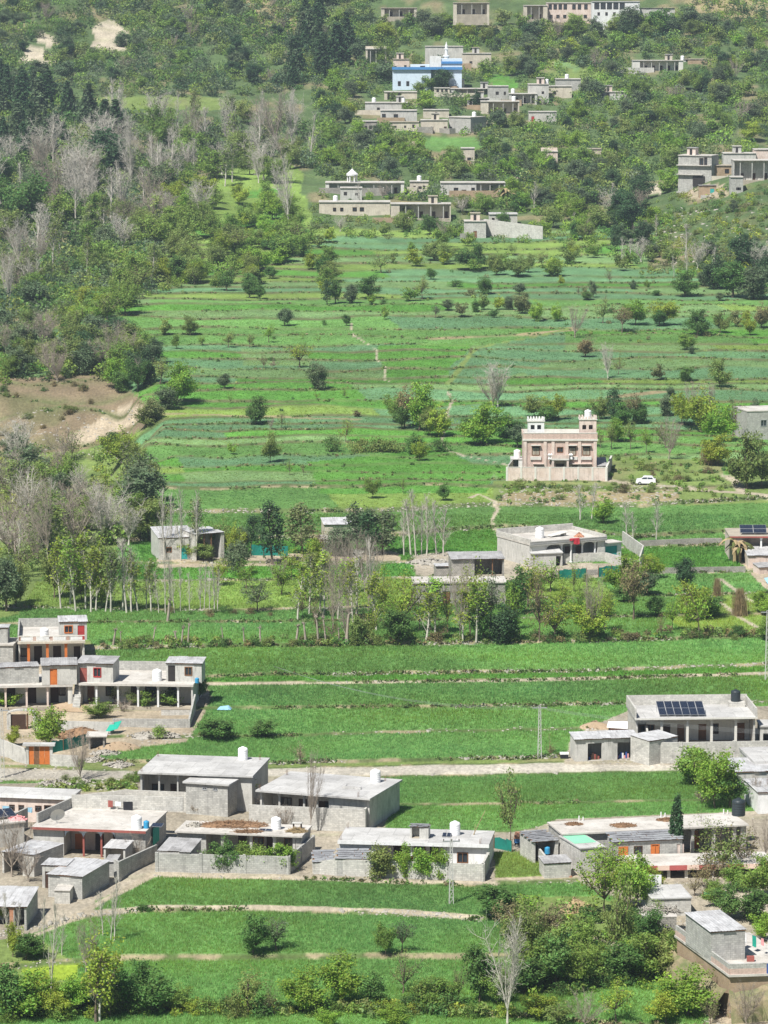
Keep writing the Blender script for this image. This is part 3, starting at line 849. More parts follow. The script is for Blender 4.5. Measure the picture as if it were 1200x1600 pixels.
        # arches between columns
        if vr.get('arch'):
            cs = sorted(vr['cols']) ; ends = vr['arch']
            xs = [ends[0]] + cs + [ends[1]]
            for p, q in zip(xs[:-1], xs[1:]):
                if q - p < .5: continue
                mb = MB(); n = 10; y = s.y0 + .06; top = sl(s.y0) - .006; hh = min(.75, (q - p) * .35)
                for i in range(n):
                    t0, t1 = i / n, (i + 1) / n
                    za = top - .12 - hh * (1 - math.sqrt(max(0, 1 - (2 * t0 - 1) ** 2))); zb = top - .12 - hh * (1 - math.sqrt(max(0, 1 - (2 * t1 - 1) ** 2)))
                    xa, xb = p + (q - p) * t0, p + (q - p) * t1
                    mb.hexa([(xa, y, za), (xb, y, zb), (xb, y + .14, zb), (xa, y + .14, za), (xa, y, top), (xb, y, top), (xb, y + .14, top), (xa, y + .14, top)])
                mb.obj('arch', M[vr.get('archmat', 'white')], s.root)
        # roof
        if not noroof:
            mb = MB(); R = random.Random(int(W * 1000))
            if roof in ('tin', 'tinold', 'slate'):
                s.sheets(roof, W, D, zt, zbk)
            else:
                mb.hexa([(0, 0, zt), (W, 0, zt), (W, D, zbk), (0, D, zbk), (0, 0, h), (W, 0, h), (W, D, hb), (0, D, hb)])
                mb.obj('roof', M[roof], s.root)
        if fascia:
            mt, hh, th2 = fascia
            MB().box(-.02, W + .02, -.06, -.003, h - hh, h + th2).obj('fascia', M[mt], s.root)
        for (side, ph, mt) in (parapet or ()):
            t = .2
            bx = {'B': (.0, W, D - t, D - .002), 'L': (.002, t, .004, D - t - .004), 'R': (W - t, W - .002, .004, D - t - .004), 'F': (t + .004, W - t - .004, .004, t)}[side]
            mb = MB().box(*bx, h + .003, h + ph); mb.obj('parapet', M[mt], s.root)
    def sheets(s, roof, W, D, zt, zbk):
        """separate overlapping roof sheets or slabs, a little uneven"""
        R = random.Random(int(W * 977 + D * 31))
        if roof == 'slate':
            rows, cols = max(3, int(D / .55)), max(4, int(W / .6)); mb = MB()
            for r in range(rows):
                for c in range(cols):
                    x0 = W * c / cols + R.uniform(-.06, .06) + (.3 if r % 2 else 0) - .15; x1 = x0 + W / cols * R.uniform(.9, 1.15)
                    y0 = D * r / rows - .06; y1 = D * (r + 1) / rows + .14
                    z = lambda y: zt + (zbk - zt) * y / D
                    l = R.uniform(.02, .06) + (c % 2) * .012
                    x0, x1 = max(x0, -.1), min(x1, W + .1)
                    if x1 - x0 < .1: continue
                    a, b = z(y0) + .10 + l, z(y1) + .045 + l * .4
                    mb.hexa([(x0, y0, a - .03), (x1, y0, a - .03), (x1, y1, b - .03), (x0, y1, b - .03), (x0, y0, a), (x1, y0, a + R.uniform(-.015, .015)), (x1, y1, b), (x0, y1, b)])
            o = mb.obj('slates', M['slate'], s.root); o['kind'] = 'stuff'
            MB().hexa([(.05, .05, zt), (W - .05, .05, zt), (W - .05, D - .05, zbk), (.05, D - .05, zbk), (.05, .05, zt + .05), (W - .05, .05, zt + .05), (W - .05, D - .05, zbk + .05), (.05, D - .05, zbk + .05)]).obj('roof_deck', M['wood'], s.root)
            return
        n = max(2, int(W / 1.1))
        for i in range(n):
            x0, x1 = W * i / n - .04, W * (i + 1) / n + .04
            mb = MB(); k = 8; tilt = R.uniform(-.012, .02); lift = .02 * (i % 2) + R.uniform(0, .012); e0, e1 = R.uniform(-.12, .05), R.uniform(-.05, .1)
            zf, zk = zt + .10 + lift + tilt, zbk + .10 + lift - tilt
            pts = [(x0 + (x1 - x0) * j / k, .022 * (j % 2)) for j in range(k + 1)]
            for (xa, da), (xb, db) in zip(pts[:-1], pts[1:]):
                mb.hexa([(xa, e0, zf + da - .012), (xb, e0, zf + db - .012), (xb, D + e1, zk + db - .012), (xa, D + e1, zk + da - .012),
                         (xa, e0, zf + da), (xb, e0, zf + db), (xb, D + e1, zk + db), (xa, D + e1, zk + da)])
            mb.obj('roof_sheet', M[roof], s.root)
        MB().hexa([(.05, .05, zt), (W - .05, .05, zt), (W - .05, D - .05, zbk), (.05, D - .05, zbk), (.05, .05, zt + .06), (W - .05, .05, zt + .06), (W - .05, D - .05, zbk + .06), (.05, D - .05, zbk + .06)]).obj('roof_deck', M['wood'], s.root)
    def door(s, u, y, z, w, hh, mt):
        if mt is None: return
        o = MB().box(u - w / 2 + .01, u + w / 2 - .01, y, y + .05, z + .005, z + hh - .01)
        o.box(u - w / 2 + .12, u + w / 2 - .12, y - .018, y - .002, z + .15, z + hh * .48).box(u - w / 2 + .12, u + w / 2 - .12, y - .018, y - .002, z + hh * .54, z + hh - .15)
        return o.obj('door', M[mt], s.root)
    def window(s, u, y, z, w, hh, mt):
        if mt is None: return
        t = .07
        f = MB().box(u - w / 2 - .04, u - w / 2 + t, y - .03, y + .12, z - .04, z + hh + .04).box(u + w / 2 - t, u + w / 2 + .04, y - .03, y + .12, z - .04, z + hh + .04)
        f.box(u - w / 2 + t, u + w / 2 - t, y - .03, y + .12, z + hh - t, z + hh + .04).box(u - w / 2 + t, u + w / 2 - t, y - .05, y + .12, z - .06, z + t)
        for k in range(1, max(2, int(w / .5))):
            xx = u - w / 2 + w * k / max(2, int(w / .5)); f.box(xx - .03, xx + .03, y, y + .08, z + t, z + hh - t)
        fo = f.obj('window', M[mt], s.root)
        MB().box(u - w / 2 + t, u + w / 2 - t, y + .13, y + .15, z, z + hh).obj('pane', M['glass'], fo)
        return fo
    def at(s, x, y, z=None):
        """world point of a place on this building (z above its ground)"""
        c, sn = math.cos(s.yaw), math.sin(s.yaw); L = s.root.location
        return (L.x + x * c - y * sn, L.y + x * sn + y * c, s.zg + (z if z is not None else s.h))

def gz(x, y): return hit(x, y)[2]

def wall_line(name, label, pts, zg, h, th=.22, mat='block', pier=None, cap=None, hs=None, cat='wall', base=1.2):
    """free-standing wall through ground points given by pixels at level zg (or per-point levels)"""
    z = zg if isinstance(zg, (list, tuple)) else [zg] * len(pts)
    W = [Vector(PZ(x, y, q)) for (x, y), q in zip(pts, z)]
    hh = hs or [h] * len(pts)
    o = W[0].copy()
    root = thing(name, label, cat, o)
    for i, (a, b) in enumerate(zip(W[:-1], W[1:])):
        d = b - a; d.z = 0; L = d.length; d.normalize(); nrm = Vector((-d.y, d.x, 0)) * th
        a2 = a - o; b2 = b - o - (d * .003)
        mb = MB(); up = Vector((0, 0, 1))
        mb.hexa([a2 - up * base, b2 - up * base, b2 + nrm - up * base, a2 + nrm - up * base, a2 + up * hh[i], b2 + up * hh[i + 1], b2 + nrm + up * hh[i + 1], a2 + nrm + up * hh[i]])
        mb.obj('wall_panel', M[mat], root)
        if cap:
            c = MB(); n2 = nrm.normalized() * .04
            A, B = a2 + up * (hh[i] + .003), b2 + up * (hh[i + 1] + .003)
            c.hexa([A - n2, B - n2, B + nrm + n2, A + nrm + n2, A - n2 + up * .07, B - n2 + up * .07, B + nrm + n2 + up * .07, A + nrm + n2 + up * .07]); c.obj('coping', M[cap], root)
        if pier:
            step, pm = pier; n = max(1, int(round(L / step)))
            for k in range(n + 1):
                c = a2 + (b2 - a2) * (k / n); hk = hh[i] + (hh[i + 1] - hh[i]) * k / n
                q = MB(); t = .17
                e = d * t; f = nrm.normalized() * (th + .06); g = nrm.normalized() * .06
                q.hexa([c - e - g - up * base, c + e - g - up * base, c + e + f - up * base, c - e + f - up * base, c - e - g + up * (hk + .1), c + e - g + up * (hk + .1), c + e + f + up * (hk + .1), c - e + f + up * (hk + .1)])
                q.obj('pier', M[pm], root)
    return root

# ------------------------------------------------------------------ vegetation kit
def tubes(segs, n=4):
    """segs: array rows p0(3) p1(3) r0 r1 -> verts, quads"""
    S = np.asarray(segs, float)
    p0, p1, r0, r1 = S[:, :3], S[:, 3:6], S[:, 6], S[:, 7]
    d = p1 - p0; d /= np.linalg.norm(d, axis=1, keepdims=True) + 1e-9
    ref = np.where(np.abs(d[:, 2:3]) > .9, np.array([[1., 0, 0]]), np.array([[0, 0, 1.]]))
    a = np.cross(d, ref); a /= np.linalg.norm(a, axis=1, keepdims=True) + 1e-9
    b = np.cross(d, a)
    k = np.arange(n) * 2 * np.pi / n
    ring = a[:, None, :] * np.cos(k)[None, :, None] + b[:, None, :] * np.sin(k)[None, :, None]
    v0 = p0[:, None, :] + ring * r0[:, None, None]; v1 = p1[:, None, :] + ring * r1[:, None, None]
    V = np.concatenate([v0, v1], 1).reshape(-1, 3)
    i = np.arange(len(S))[:, None] * 2 * n; j = np.arange(n)[None, :]
    F = np.stack([i + j, i + (j + 1) % n, i + n + (j + 1) % n, i + n + j], -1).reshape(-1, 4)
    return V, F

def leaves(rng, P, size, out=None, up=.5, elong=1.5):
    n = len(P)
    nrm = rng.normal(0, 1, (n, 3)) * .75
    if out is not None: nrm += out * .55
    nrm[:, 2] += up
    nrm /= np.linalg.norm(nrm, axis=1, keepdims=True) + 1e-9
    t = np.cross(nrm, rng.normal(0, 1, (n, 3))); t /= np.linalg.norm(t, axis=1, keepdims=True) + 1e-9
    b = np.cross(nrm, t)
    s = (size * rng.uniform(.6, 1.3, n))[:, None]
    V = np.stack([P - t * s * elong * .5, P + b * s * .5, P + t * s * elong * .5, P - b * s * .5], 1).reshape(-1, 3)
    return V, np.arange(n * 4).reshape(-1, 4)

def limb(rng, p, d, L, r, segs, k=3, curl=.25, lift=.1):
    pts = [p.copy()]
    for i in range(k):
        d = d + rng.normal(0, curl, 3) * .5; d[2] += lift; d /= np.linalg.norm(d)
        q = p + d * L / k
        segs.append((*p, *q, r * (1 - .75 * i / k), r * (1 - .75 * (i + 1) / k)))
        p = q; pts.append(p.copy())
    return pts, d

def make_tree(kind, seed):
    """trunk and crown meshes for a tree about 6 m tall"""
    rng = np.random.default_rng(seed); segs = []; LP = []; LO = []
    H = 6.0; ls = .2; bark = 'bark'; crown_segs = []
    def cluster(c, n, sg, ctr):
        q = c + rng.normal(0, 1, (n, 3)) * np.array(sg); LP.append(q); o = q - ctr; LO.append(o / (np.linalg.norm(o, axis=1, keepdims=True) + 1e-6))
    if kind in ('leafy', 'sparse', 'budding'):
        th = H * rng.uniform(.16, .28) if kind != 'sparse' else H * .33
        lean = rng.normal(0, .06, 3); lean[2] = 1
        tp, d = limb(rng, np.zeros(3), lean, th, .17, segs, 2, .08, .3)
        nl = 7 if kind == 'leafy' else 6
        ctr = np.array([0, 0, H * .55])
        for i in range(nl):
            az = i * 2 * np.pi / nl + rng.uniform(-.4, .4); el = rng.uniform(.35, 1.25) if i else 1.45
            d = np.array([np.cos(az) * np.cos(el), np.sin(az) * np.cos(el), np.sin(el)])
            L = (H - th) * (.62 + .35 * np.sin(el)) * rng.uniform(.75, 1.02)
            if el < .7: L *= .72
            pts, d2 = limb(rng, tp[-1] - np.array([0, 0, rng.uniform(0, .3)]), d, L, .10, segs, 4, .30, .12)
            for t in (1, 2, 3, 4):
                for j in range(3 if t < 4 else 2):
                    dd = d2 + rng.normal(0, .9, 3); dd /= np.linalg.norm(dd)
                    p2, _ = limb(rng, pts[t], dd, L * rng.uniform(.2, .36), .035, segs, 2, .4, .1)
                    if kind == 'leafy': cluster(p2[-1], rng.integers(38, 78), (.38, .38, .28), ctr); cluster(p2[1], 14, (.3, .3, .25), ctr)
                    elif kind == 'sparse': cluster(p2[-1], rng.integers(12, 28), (.30, .30, .26), ctr)
                    else: cluster(p2[-1], 9, (.35, .35, .3), ctr)
        ls = .19 if kind == 'leafy' else .17
    elif kind == 'dense':
        limb(rng, np.zeros(3), np.array([0, 0, 1.]), H * .55, .17, segs, 3, .08, .3)
        ctr = np.array([0, 0, H * .55]); n = 46
        for i in range(n):
            u = rng.normal(0, 1, 3); u /= np.linalg.norm(u); rr = rng.uniform(.5, 1.0) * (1 + .3 * np.sin(2.3 * u[0] * 2 + seed) * np.cos(3.1 * u[2] * 2 + seed * .7))
            wd = 1.55 * (1 + .25 * np.sin(3 * np.arctan2(u[1], u[0]) + seed))
            c = ctr + u * np.array([wd, wd, H * .43]) * rr
            if c[2] < H * .1: c[2] = H * .12
            segs.append((0, 0, max(.5, c[2] * .6), *c, .04, .015)); cluster(c, 100, (.34, .34, .34), ctr)
        ls = .19
    elif kind == 'gum':
        tp, d = limb(rng, np.zeros(3), np.array([.03, .02, 1.]), H * .9, .13, segs, 5, .07, .3)
        ctr = np.array([0, 0, H * .6])
        for i in range(34):
            z = H * rng.uniform(.25, 1.0); wd = 1.15 * np.sin(np.clip((z / H - .1) / .95, 0, 1) * np.pi) ** .6 + .15
            az = rng.uniform(0, 6.28); c = np.array([np.cos(az) * wd * rng.uniform(.3, 1), np.sin(az) * wd * rng.uniform(.3, 1), z])
            segs.append((0, 0, z * .8, *c, .035, .012)); cluster(c, 42, (.28, .28, .36), ctr)
        ls = .20
    elif kind == 'conifer':
        segs.append((0, 0, 0, 0, 0, H * .97, .16, .02)); ctr = np.array([0, 0, H * .4])
        for z in np.arange(H * .12, H * .98, .30):
            R0 = 1.55 * (1 - z / H) ** .8 + .12; m = max(4, int(R0 * 7)); a0 = rng.uniform(0, 6)
            for j in range(m):
                az = a0 + j * 6.283 / m; L = R0 * rng.uniform(.7, 1.1); e = np.array([np.cos(az) * L, np.sin(az) * L, z - L * .22 + .1])
                segs.append((0, 0, z, *e, .03, .01))
                for t in (.45, .7, .95): cluster(np.array([0, 0, z]) * (1 - t) + e * t, 6, (.13, .13, .09), ctr)
        ls = .26
    elif kind in ('poplar', 'poplarbud'):
        bark = 'barkp'; n = 1
        for s_ in range(n):
            b = rng.normal(0, .1, 3); b[2] = 0
            pts, d = limb(rng, b, np.array([*rng.normal(0, .03, 2), 1.]), H * rng.uniform(.9, 1), .082, segs, 6, .07, .3)
            for i in range(44):
                t = rng.uniform(.18, .97); k = min(5, int(t * 6)); f = t * 6 - k; p = pts[k] * (1 - f) + pts[k + 1] * f
                az = rng.uniform(0, 6.28); el = rng.uniform(.85, 1.3); L = H * (.10 + .20 * (1 - t)) * rng.uniform(.6, 1.2)
                d = np.array([np.cos(az) * np.cos(el), np.sin(az) * np.cos(el), np.sin(el)])
                p2, d2 = limb(rng, p, d, L, .022, segs, 2, .12, .2)
                for j in range(5):
                    dd = d2 + rng.normal(0, .35, 3); dd /= np.linalg.norm(dd); q = p2[1] + (p2[2] - p2[1]) * rng.uniform(0, 1)
                    segs.append((*q, *(q + dd * L * .4), .010, .006))
                    if kind == 'poplarbud': cluster(q + dd * L * .4, 3, (.12, .12, .18), np.array([0, 0, 3.]))
        ls = .14
    elif kind in ('bare', 'barefan'):
        bark = 'barkg' if kind == 'bare' else 'barkp'
        tp, d = limb(rng, np.zeros(3), np.array([*rng.normal(0, .05, 2), 1.]), H * .2, .14, segs, 2, .06, .3)
        nl = 8
        for i in range(nl):
            az = i * 6.283 / nl + rng.uniform(-.4, .4); el = rng.uniform(.75, 1.4) if kind == 'bare' else rng.uniform(1.0, 1.45)
            d = np.array([np.cos(az) * np.cos(el), np.sin(az) * np.cos(el), np.sin(el)]); L = H * .78 * rng.uniform(.75, 1.05)
            pts, d2 = limb(rng, tp[-1] * rng.uniform(.6, 1), d, L, .06, segs, 5, .16, .1)
            for t in range(1, 6):
                for j in range(5):
                    dd = d2 + rng.normal(0, .5, 3); dd[2] += .25; dd /= np.linalg.norm(dd); l2 = L * rng.uniform(.16, .34)
                    p2, d3 = limb(rng, pts[t], dd, l2, .022, segs, 2, .2, .1)
                    for m in range(4):
                        e = d3 + rng.normal(0, .6, 3); e /= np.linalg.norm(e); q = p2[1] + (p2[2] - p2[1]) * rng.uniform(0, 1)
                        segs.append((*q, *(q + e * l2 * .5), .011, .006))
    elif kind == 'shrub':
        H = 2.0; ctr = np.array([0, 0, .8])
        for i in range(20):
            az = rng.uniform(0, 6.28); r = rng.uniform(.1, 1.15); z = rng.uniform(.25, 1.75) * (1 - .35 * (r / 1.15) ** 2)
            c = np.array([np.cos(az) * r, np.sin(az) * r, z]); segs.append((c[0] * .25, c[1] * .25, 0, *c, .03, .012)); cluster(c, 60, (.25, .25, .23), ctr)
        ls = .12
    elif kind == 'pollard':
        bark = 'barkg'
        pts, d = limb(rng, np.zeros(3), np.array([*rng.normal(0, .06, 2), 1.]), 5.0, .30, segs, 4, .14, .3)
        segs = [(*s[:6], .32 - .03 * i, .31 - .03 * i) for i, s in enumerate(segs)]
        for i in range(7):
            dd = rng.normal(0, 1, 3); dd[2] = abs(dd[2]) * .6; dd /= np.linalg.norm(dd)
            segs.append((*(pts[-1] - [0, 0, rng.uniform(0, .5)]), *(pts[-1] + dd * rng.uniform(.35, .8)), .19, .10))
        for i in range(16):
            dd = rng.normal(0, .6, 3); dd[2] = abs(dd[2]) + .4; segs.append((*pts[-1], *(pts[-1] + dd * .9), .03, .012))
    elif kind == 'column':
        segs.append((0, 0, 0, 0, 0, H * .9, .1, .02)); ctr = np.array([0, 0, H * .5])
        for i in range(150):
            z = H * rng.uniform(.03, .97); wd = .72 * np.sin(np.clip(z / H * .9 + .12, 0, 1) * np.pi) ** .7
            az = rng.uniform(0, 6.28); cluster(np.array([np.cos(az) * wd * .8, np.sin(az) * wd * .8, z]), 34, (.15, .15, .24), ctr)
        ls = .16
    elif kind == 'stalks':
        H = 3.0
        for i in range(420):
            az = rng.uniform(0, 6.28); r = abs(rng.normal(0, .55)); h = H * rng.uniform(.55, 1.05) * (1 - .12 * r)
            segs.append((np.cos(az) * r, np.sin(az) * r, 0, np.cos(az) * r * .75 + rng.normal(0, .16), np.sin(az) * r * .75 + rng.normal(0, .16), h, .025, .012))
    tv, tf = tubes(segs, 4 if kind not in ('poplar', 'bare', 'barefan', 'poplarbud', 'stalks') else 3) if kind in ('poplar', 'bare', 'barefan', 'poplarbud', 'stalks') and False else tubes(segs, 5 if kind in ('pollard',) else 4)
    return tv, tf, LP, LO, ls, bark, segs

TREE_KINDS = {}   # kind -> list of (trunk mesh, crown mesh)
def tree_meshes(kind):
    if kind in TREE_KINDS: return TREE_KINDS[kind]
    out = []
    nv = {'leafy': 5, 'sparse': 4, 'dense': 4, 'gum': 3, 'conifer': 2, 'poplar': 4, 'poplarbud': 3, 'bare': 4, 'barefan': 3, 'shrub': 4, 'pollard': 4, 'column': 1, 'stalks': 2}.get(kind, 3)
    for i in range(nv):
        tv, tf, LP, LO, ls, bark, segs = make_tree(kind, 100 + 17 * i + len(kind))
        sa = np.asarray(segs)
        if kind in ('poplar', 'poplarbud', 'bare', 'barefan'):
            big = sa[:, 6] > .035
            v1, f1 = tubes(sa[big], 5); v2, f2 = tubes(sa[~big], 3)
            tm = np_mesh('trunk', v1, f1, M[bark], smooth=True); tw = np_mesh('twigs', v2, f2, M[bark])
        elif kind == 'stalks':
            v1, f1 = tubes(sa, 3); tm = np_mesh('stalks', v1, f1, M['straw']); tw = None
        else:
            tm = np_mesh('trunk', tv, tf, M[bark], smooth=True); tw = None
        cm = None
        if LP:
            r = np.random.default_rng(i); P = np.concatenate(LP); O = np.concatenate(LO)
            P[:, 2] = np.maximum(P[:, 2], .08)
            V, F = leaves(r, P, ls, O); cm = np_mesh('crown', V, F, M['leaf'])
        # nominal size
        allv = np.concatenate([v for v in (tv, np.concatenate(LP) if LP else None) if v is not None])
        hgt = float(allv[:, 2].max()); wid = float(np.percentile(np.abs(allv[:, :2]).max(1), 96) * 2)
        out.append((tm, cm, tw, hgt, wid))
    TREE_KINDS[kind] = out
    return out

TINT = dict(y=(.315, .395, .055), g=(.215, .325, .066), d=(.070, .132, .055), o=(.235, .300, .085), b=(.25, .215, .105), n=(.245, .390, .055), e=(.150, .205, .105), m=(.120, .225, .058), p=(.40, .31, .23), r=(.230, .250, .105), w=(.40, .36, .30))
KIND = dict(L=('leafy', 'leafy_tree', 'tree'), S=('sparse', 'open_crowned_tree', 'tree'), U=('budding', 'budding_tree', 'tree'), D=('dense', 'evergreen_tree', 'tree'), E=('gum', 'gum_tree', 'tree'), C=('conifer', 'conifer_tree', 'tree'),
            P=('poplar', 'bare_poplar', 'tree'), Q=('poplarbud', 'budding_poplar', 'tree'), B=('bare', 'bare_tree', 'tree'), F=('barefan', 'bare_tree', 'tree'), H=('shrub', 'shrub', 'shrub'), X=('pollard', 'pollard_tree', 'tree'),
            Y=('column', 'cypress_tree', 'tree'), K=('stalks', 'stalk_stook', 'straw stack'))
HUE = dict(y='yellow-green', g='green', d='dark green', o='olive', b='brownish', n='bright green', e='grey-green', m='deep green', p='pinkish', r='russet', w='pale')
NOUN = dict(L='leafy tree', S='sparse tree', U='half-bare budding tree', D='evergreen', E='gum tree', C='conifer', P='bare poplar', Q='budding poplar', B='bare grey tree', F='pale fan-shaped bare tree', H='shrub', X='pollarded stump', Y='cypress', K='stook of dry stalks')
ADJ = dict(L='rounded', S='see-through', U='thin', D='dense', E='ragged', C='pointed', P='slim', Q='slim', B='twiggy', F='twiggy', H='bushy', X='lopped', Y='narrow', K='standing')
PLANTS = []   # every planted thing: (object, kind, tint, px, py, height px)
_pr = random.Random(77)
def plant(x, y, h, w=None, kind='L', tint='g', label=None, world=None):
    """x, y foot of the plant in the photograph, h and w its height and width there in pixels"""
    if world is None: X, Y, Z = hit(x, y)
    else: X, Y, Z = world
    s = pxm(Y)
    vs = tree_meshes(KIND[kind][0])
    tm, cm, tw, hgt, wid = vs[_pr.randrange(len(vs))]
    sz = h / s / hgt
    sx = (w / s / wid) if w else sz
    sx = min(max(sx, sz * .35), sz * 2.4)
    r = bpy.data.objects.new(KIND[kind][1], None); COL.objects.link(r); r.empty_display_size = .3
    r.location = (X, Y, Z - .05); r.rotation_euler = (_pr.gauss(0, .045), _pr.gauss(0, .045), _pr.uniform(0, 6.28)); r.scale = (sx, sx, sz)
    r['category'] = KIND[kind][2]
    t = bpy.data.objects.new('stalks' if kind == 'K' else ('stems' if kind == 'H' else 'trunk'), tm); COL.objects.link(t); t.parent = r
    if tw is not None:
        q = bpy.data.objects.new('twigs', tw); COL.objects.link(q); q.parent = r
    if cm is not None:
        c = bpy.data.objects.new('crown', cm); COL.objects.link(c); c.parent = r
        b = TINT[tint]; k = _pr.uniform(.85, 1.18); c.color = (b[0] * k * _pr.uniform(.93, 1.07), b[1] * k, b[2] * k, 1)
    PLANTS.append([r, kind, tint, x, y, h, label, Z])
    return r

# ------------------------------------------------------------------ small things on and around houses
def tank(pos, r=.55, h=1.35, mat='tank', label='', cat='water tank', group='roof water tanks'):
    t = thing('water_tank', label, cat, pos, 0, group)
    prof = [(r * .96, 0), (r, .06)]
    n = 5
    for i in range(n):
        z = h * (.08 + .72 * i / n); prof += [(r, z), (r * .965, z + .03), (r, z + .06)]
    prof += [(r, h * .84), (r * .82, h * .93), (r * .35, h * .985)]
    MB().lathe(0, 0, prof, 18).obj('tank_body', M[mat], t, True)
    MB().cyl(0, 0, h * .975, h * 1.03, r * .32, n=12).obj('lid', M[mat], t)
    return t

def solar(pos, yaw, w, l, tilt, label, group=None, rows=1, cols=1, cat='solar panel', legh=.35):
    t = thing('solar_array', label, cat, pos, yaw, group)
    cw = w / cols; rl = l / rows
    ct, st = math.cos(tilt), math.sin(tilt)
    def pl(x0, x1, y0, y1, z0, z1):
        P = []
        for z in (z0, z1):
            for x, y in ((x0, y0), (x1, y0), (x1, y1), (x0, y1)): P.append((x, y * ct - z * st, legh + y * st + z * ct))
        return P
    for i in range(cols):
        for j in range(rows):
            o = MB().hexa(pl(i * cw + .02, (i + 1) * cw - .02, j * rl + .02, (j + 1) * rl - .02, 0, .035))
            p = o.obj('panel_frame', M['metal'], t)
            c = MB().hexa(pl(i * cw + .05, (i + 1) * cw - .05, j * rl + .05, (j + 1) * rl - .05, .036, .042)); c.obj('cells', M['solar'], p)
    for x in (.1, w - .1):
        MB().tube((x, .1, 0), (x, .1 * ct, legh), .025, n=5).obj('leg', M['metal'], t); MB().tube((x, l * ct - .1, 0), (x, l * ct - .1, legh + st * l - .06), .025, n=5).obj('leg', M['metal'], t)
    return t

def cloth_on_line(p0, p1, items, label_line=None):
    """washing: each cloth a thing; items (t, width, drop, mat, label)"""
    a, b = Vector(p0), Vector(p1); d = b - a; L = d.length; d.normalize()
    yaw = math.atan2(d.y, d.x)
    ln = MB(); n = 8; pr = a
    o = thing('washing_line', label_line or 'thin washing line', 'washing line', a, 0)
    for i in range(1, n + 1):
        t = i / n; q = a.lerp(b, t) - Vector((0, 0, .18 * 4 * t * (1 - t))); ln.tube(pr - a, q - a, .012, n=4); pr = q
    ln.obj('cord', M['metal'], o)
    for s in (a, b):
        pass
    for (t, w, dr, mt, lab) in items:
        p = a.lerp(b, t) - Vector((0, 0, .18 * 4 * t * (1 - t)))
        R = random.Random(lab); m = 6; top, bot = [], []
        mb = MB(); cols = []
        for i in range(m + 1):
            x = -w / 2 + w * i / m; off = .05 * math.sin(i * 2.1 + R.random() * 3)
            cols.append([(x, 0, 0), (x, off * .6, -dr * .5), (x * .96, off, -dr * R.uniform(.93, 1.05))])
        for i in range(m):
            for k in range(2):
                A, B, C_, D_ = cols[i][k], cols[i + 1][k], cols[i + 1][k + 1], cols[i][k + 1]
                mb.hexa([(D_[0], D_[1], D_[2]), (C_[0], C_[1], C_[2]), (C_[0], C_[1] + .02, C_[2]), (D_[0], D_[1] + .02, D_[2]), A, B, (B[0], B[1] + .02, B[2]), (A[0], A[1] + .02, A[2])])
        c = mb.obj('washing', M[mt]); c.location = p; c.rotation_euler = (0, 0, yaw)
        tag(c, lab, 'laundry', 'washing hung out to dry')

def heap(name, label, cat, pos, r, h, mat, n=120, seed=0, piece=(.9, .05), kind=None, yaw=0, sx=1.0):
    """a low heap: a soft mound with loose pieces lying on it"""
    rng = np.random.default_rng(seed); t = thing(name, label, cat, pos, yaw)
    mb = MB(); k = 16; rings = 5; pts = []
    for j in range(rings):
        f = j / (rings - 1)
        for i in range(k):
            a = 6.283 * i / k; rr = r * (1 - f) ** .8 * (1 + .2 * math.sin(3 * a + seed) + rng.uniform(-.08, .08))
            pts.append((math.cos(a) * rr * sx, math.sin(a) * rr, h * f ** .8 - .05 if j else -.1))
    mb.v = pts
    for j in range(rings - 1):
        for i in range(k): mb.f.append((j * k + i, j * k + (i + 1) % k, (j + 1) * k + (i + 1) % k, (j + 1) * k + i))
    mb.obj('mound', M[mat], t, True)
    S = []
    for i in range(n):
        a = rng.uniform(0, 6.283); f = math.sqrt(rng.uniform(0, 1)); x, y = math.cos(a) * r * f * sx, math.sin(a) * r * f
        z = h * (1 - f) + .03; d = rng.normal(0, 1, 3); d[2] *= .25; d /= np.linalg.norm(d); L = piece[0] * rng.uniform(.5, 1)
        S.append((x - d[0] * L / 2, y - d[1] * L / 2, z - d[2] * L / 2, x + d[0] * L / 2, y + d[1] * L / 2, z + d[2] * L / 2, piece[1], piece[1] * .6))
    V, F = tubes(S, 4); o = bpy.data.objects.new('loose_pieces', np_mesh('loose_pieces', V, F, M[mat])); COL.objects.link(o); o.parent = t; o['kind'] = 'stuff'
    return t

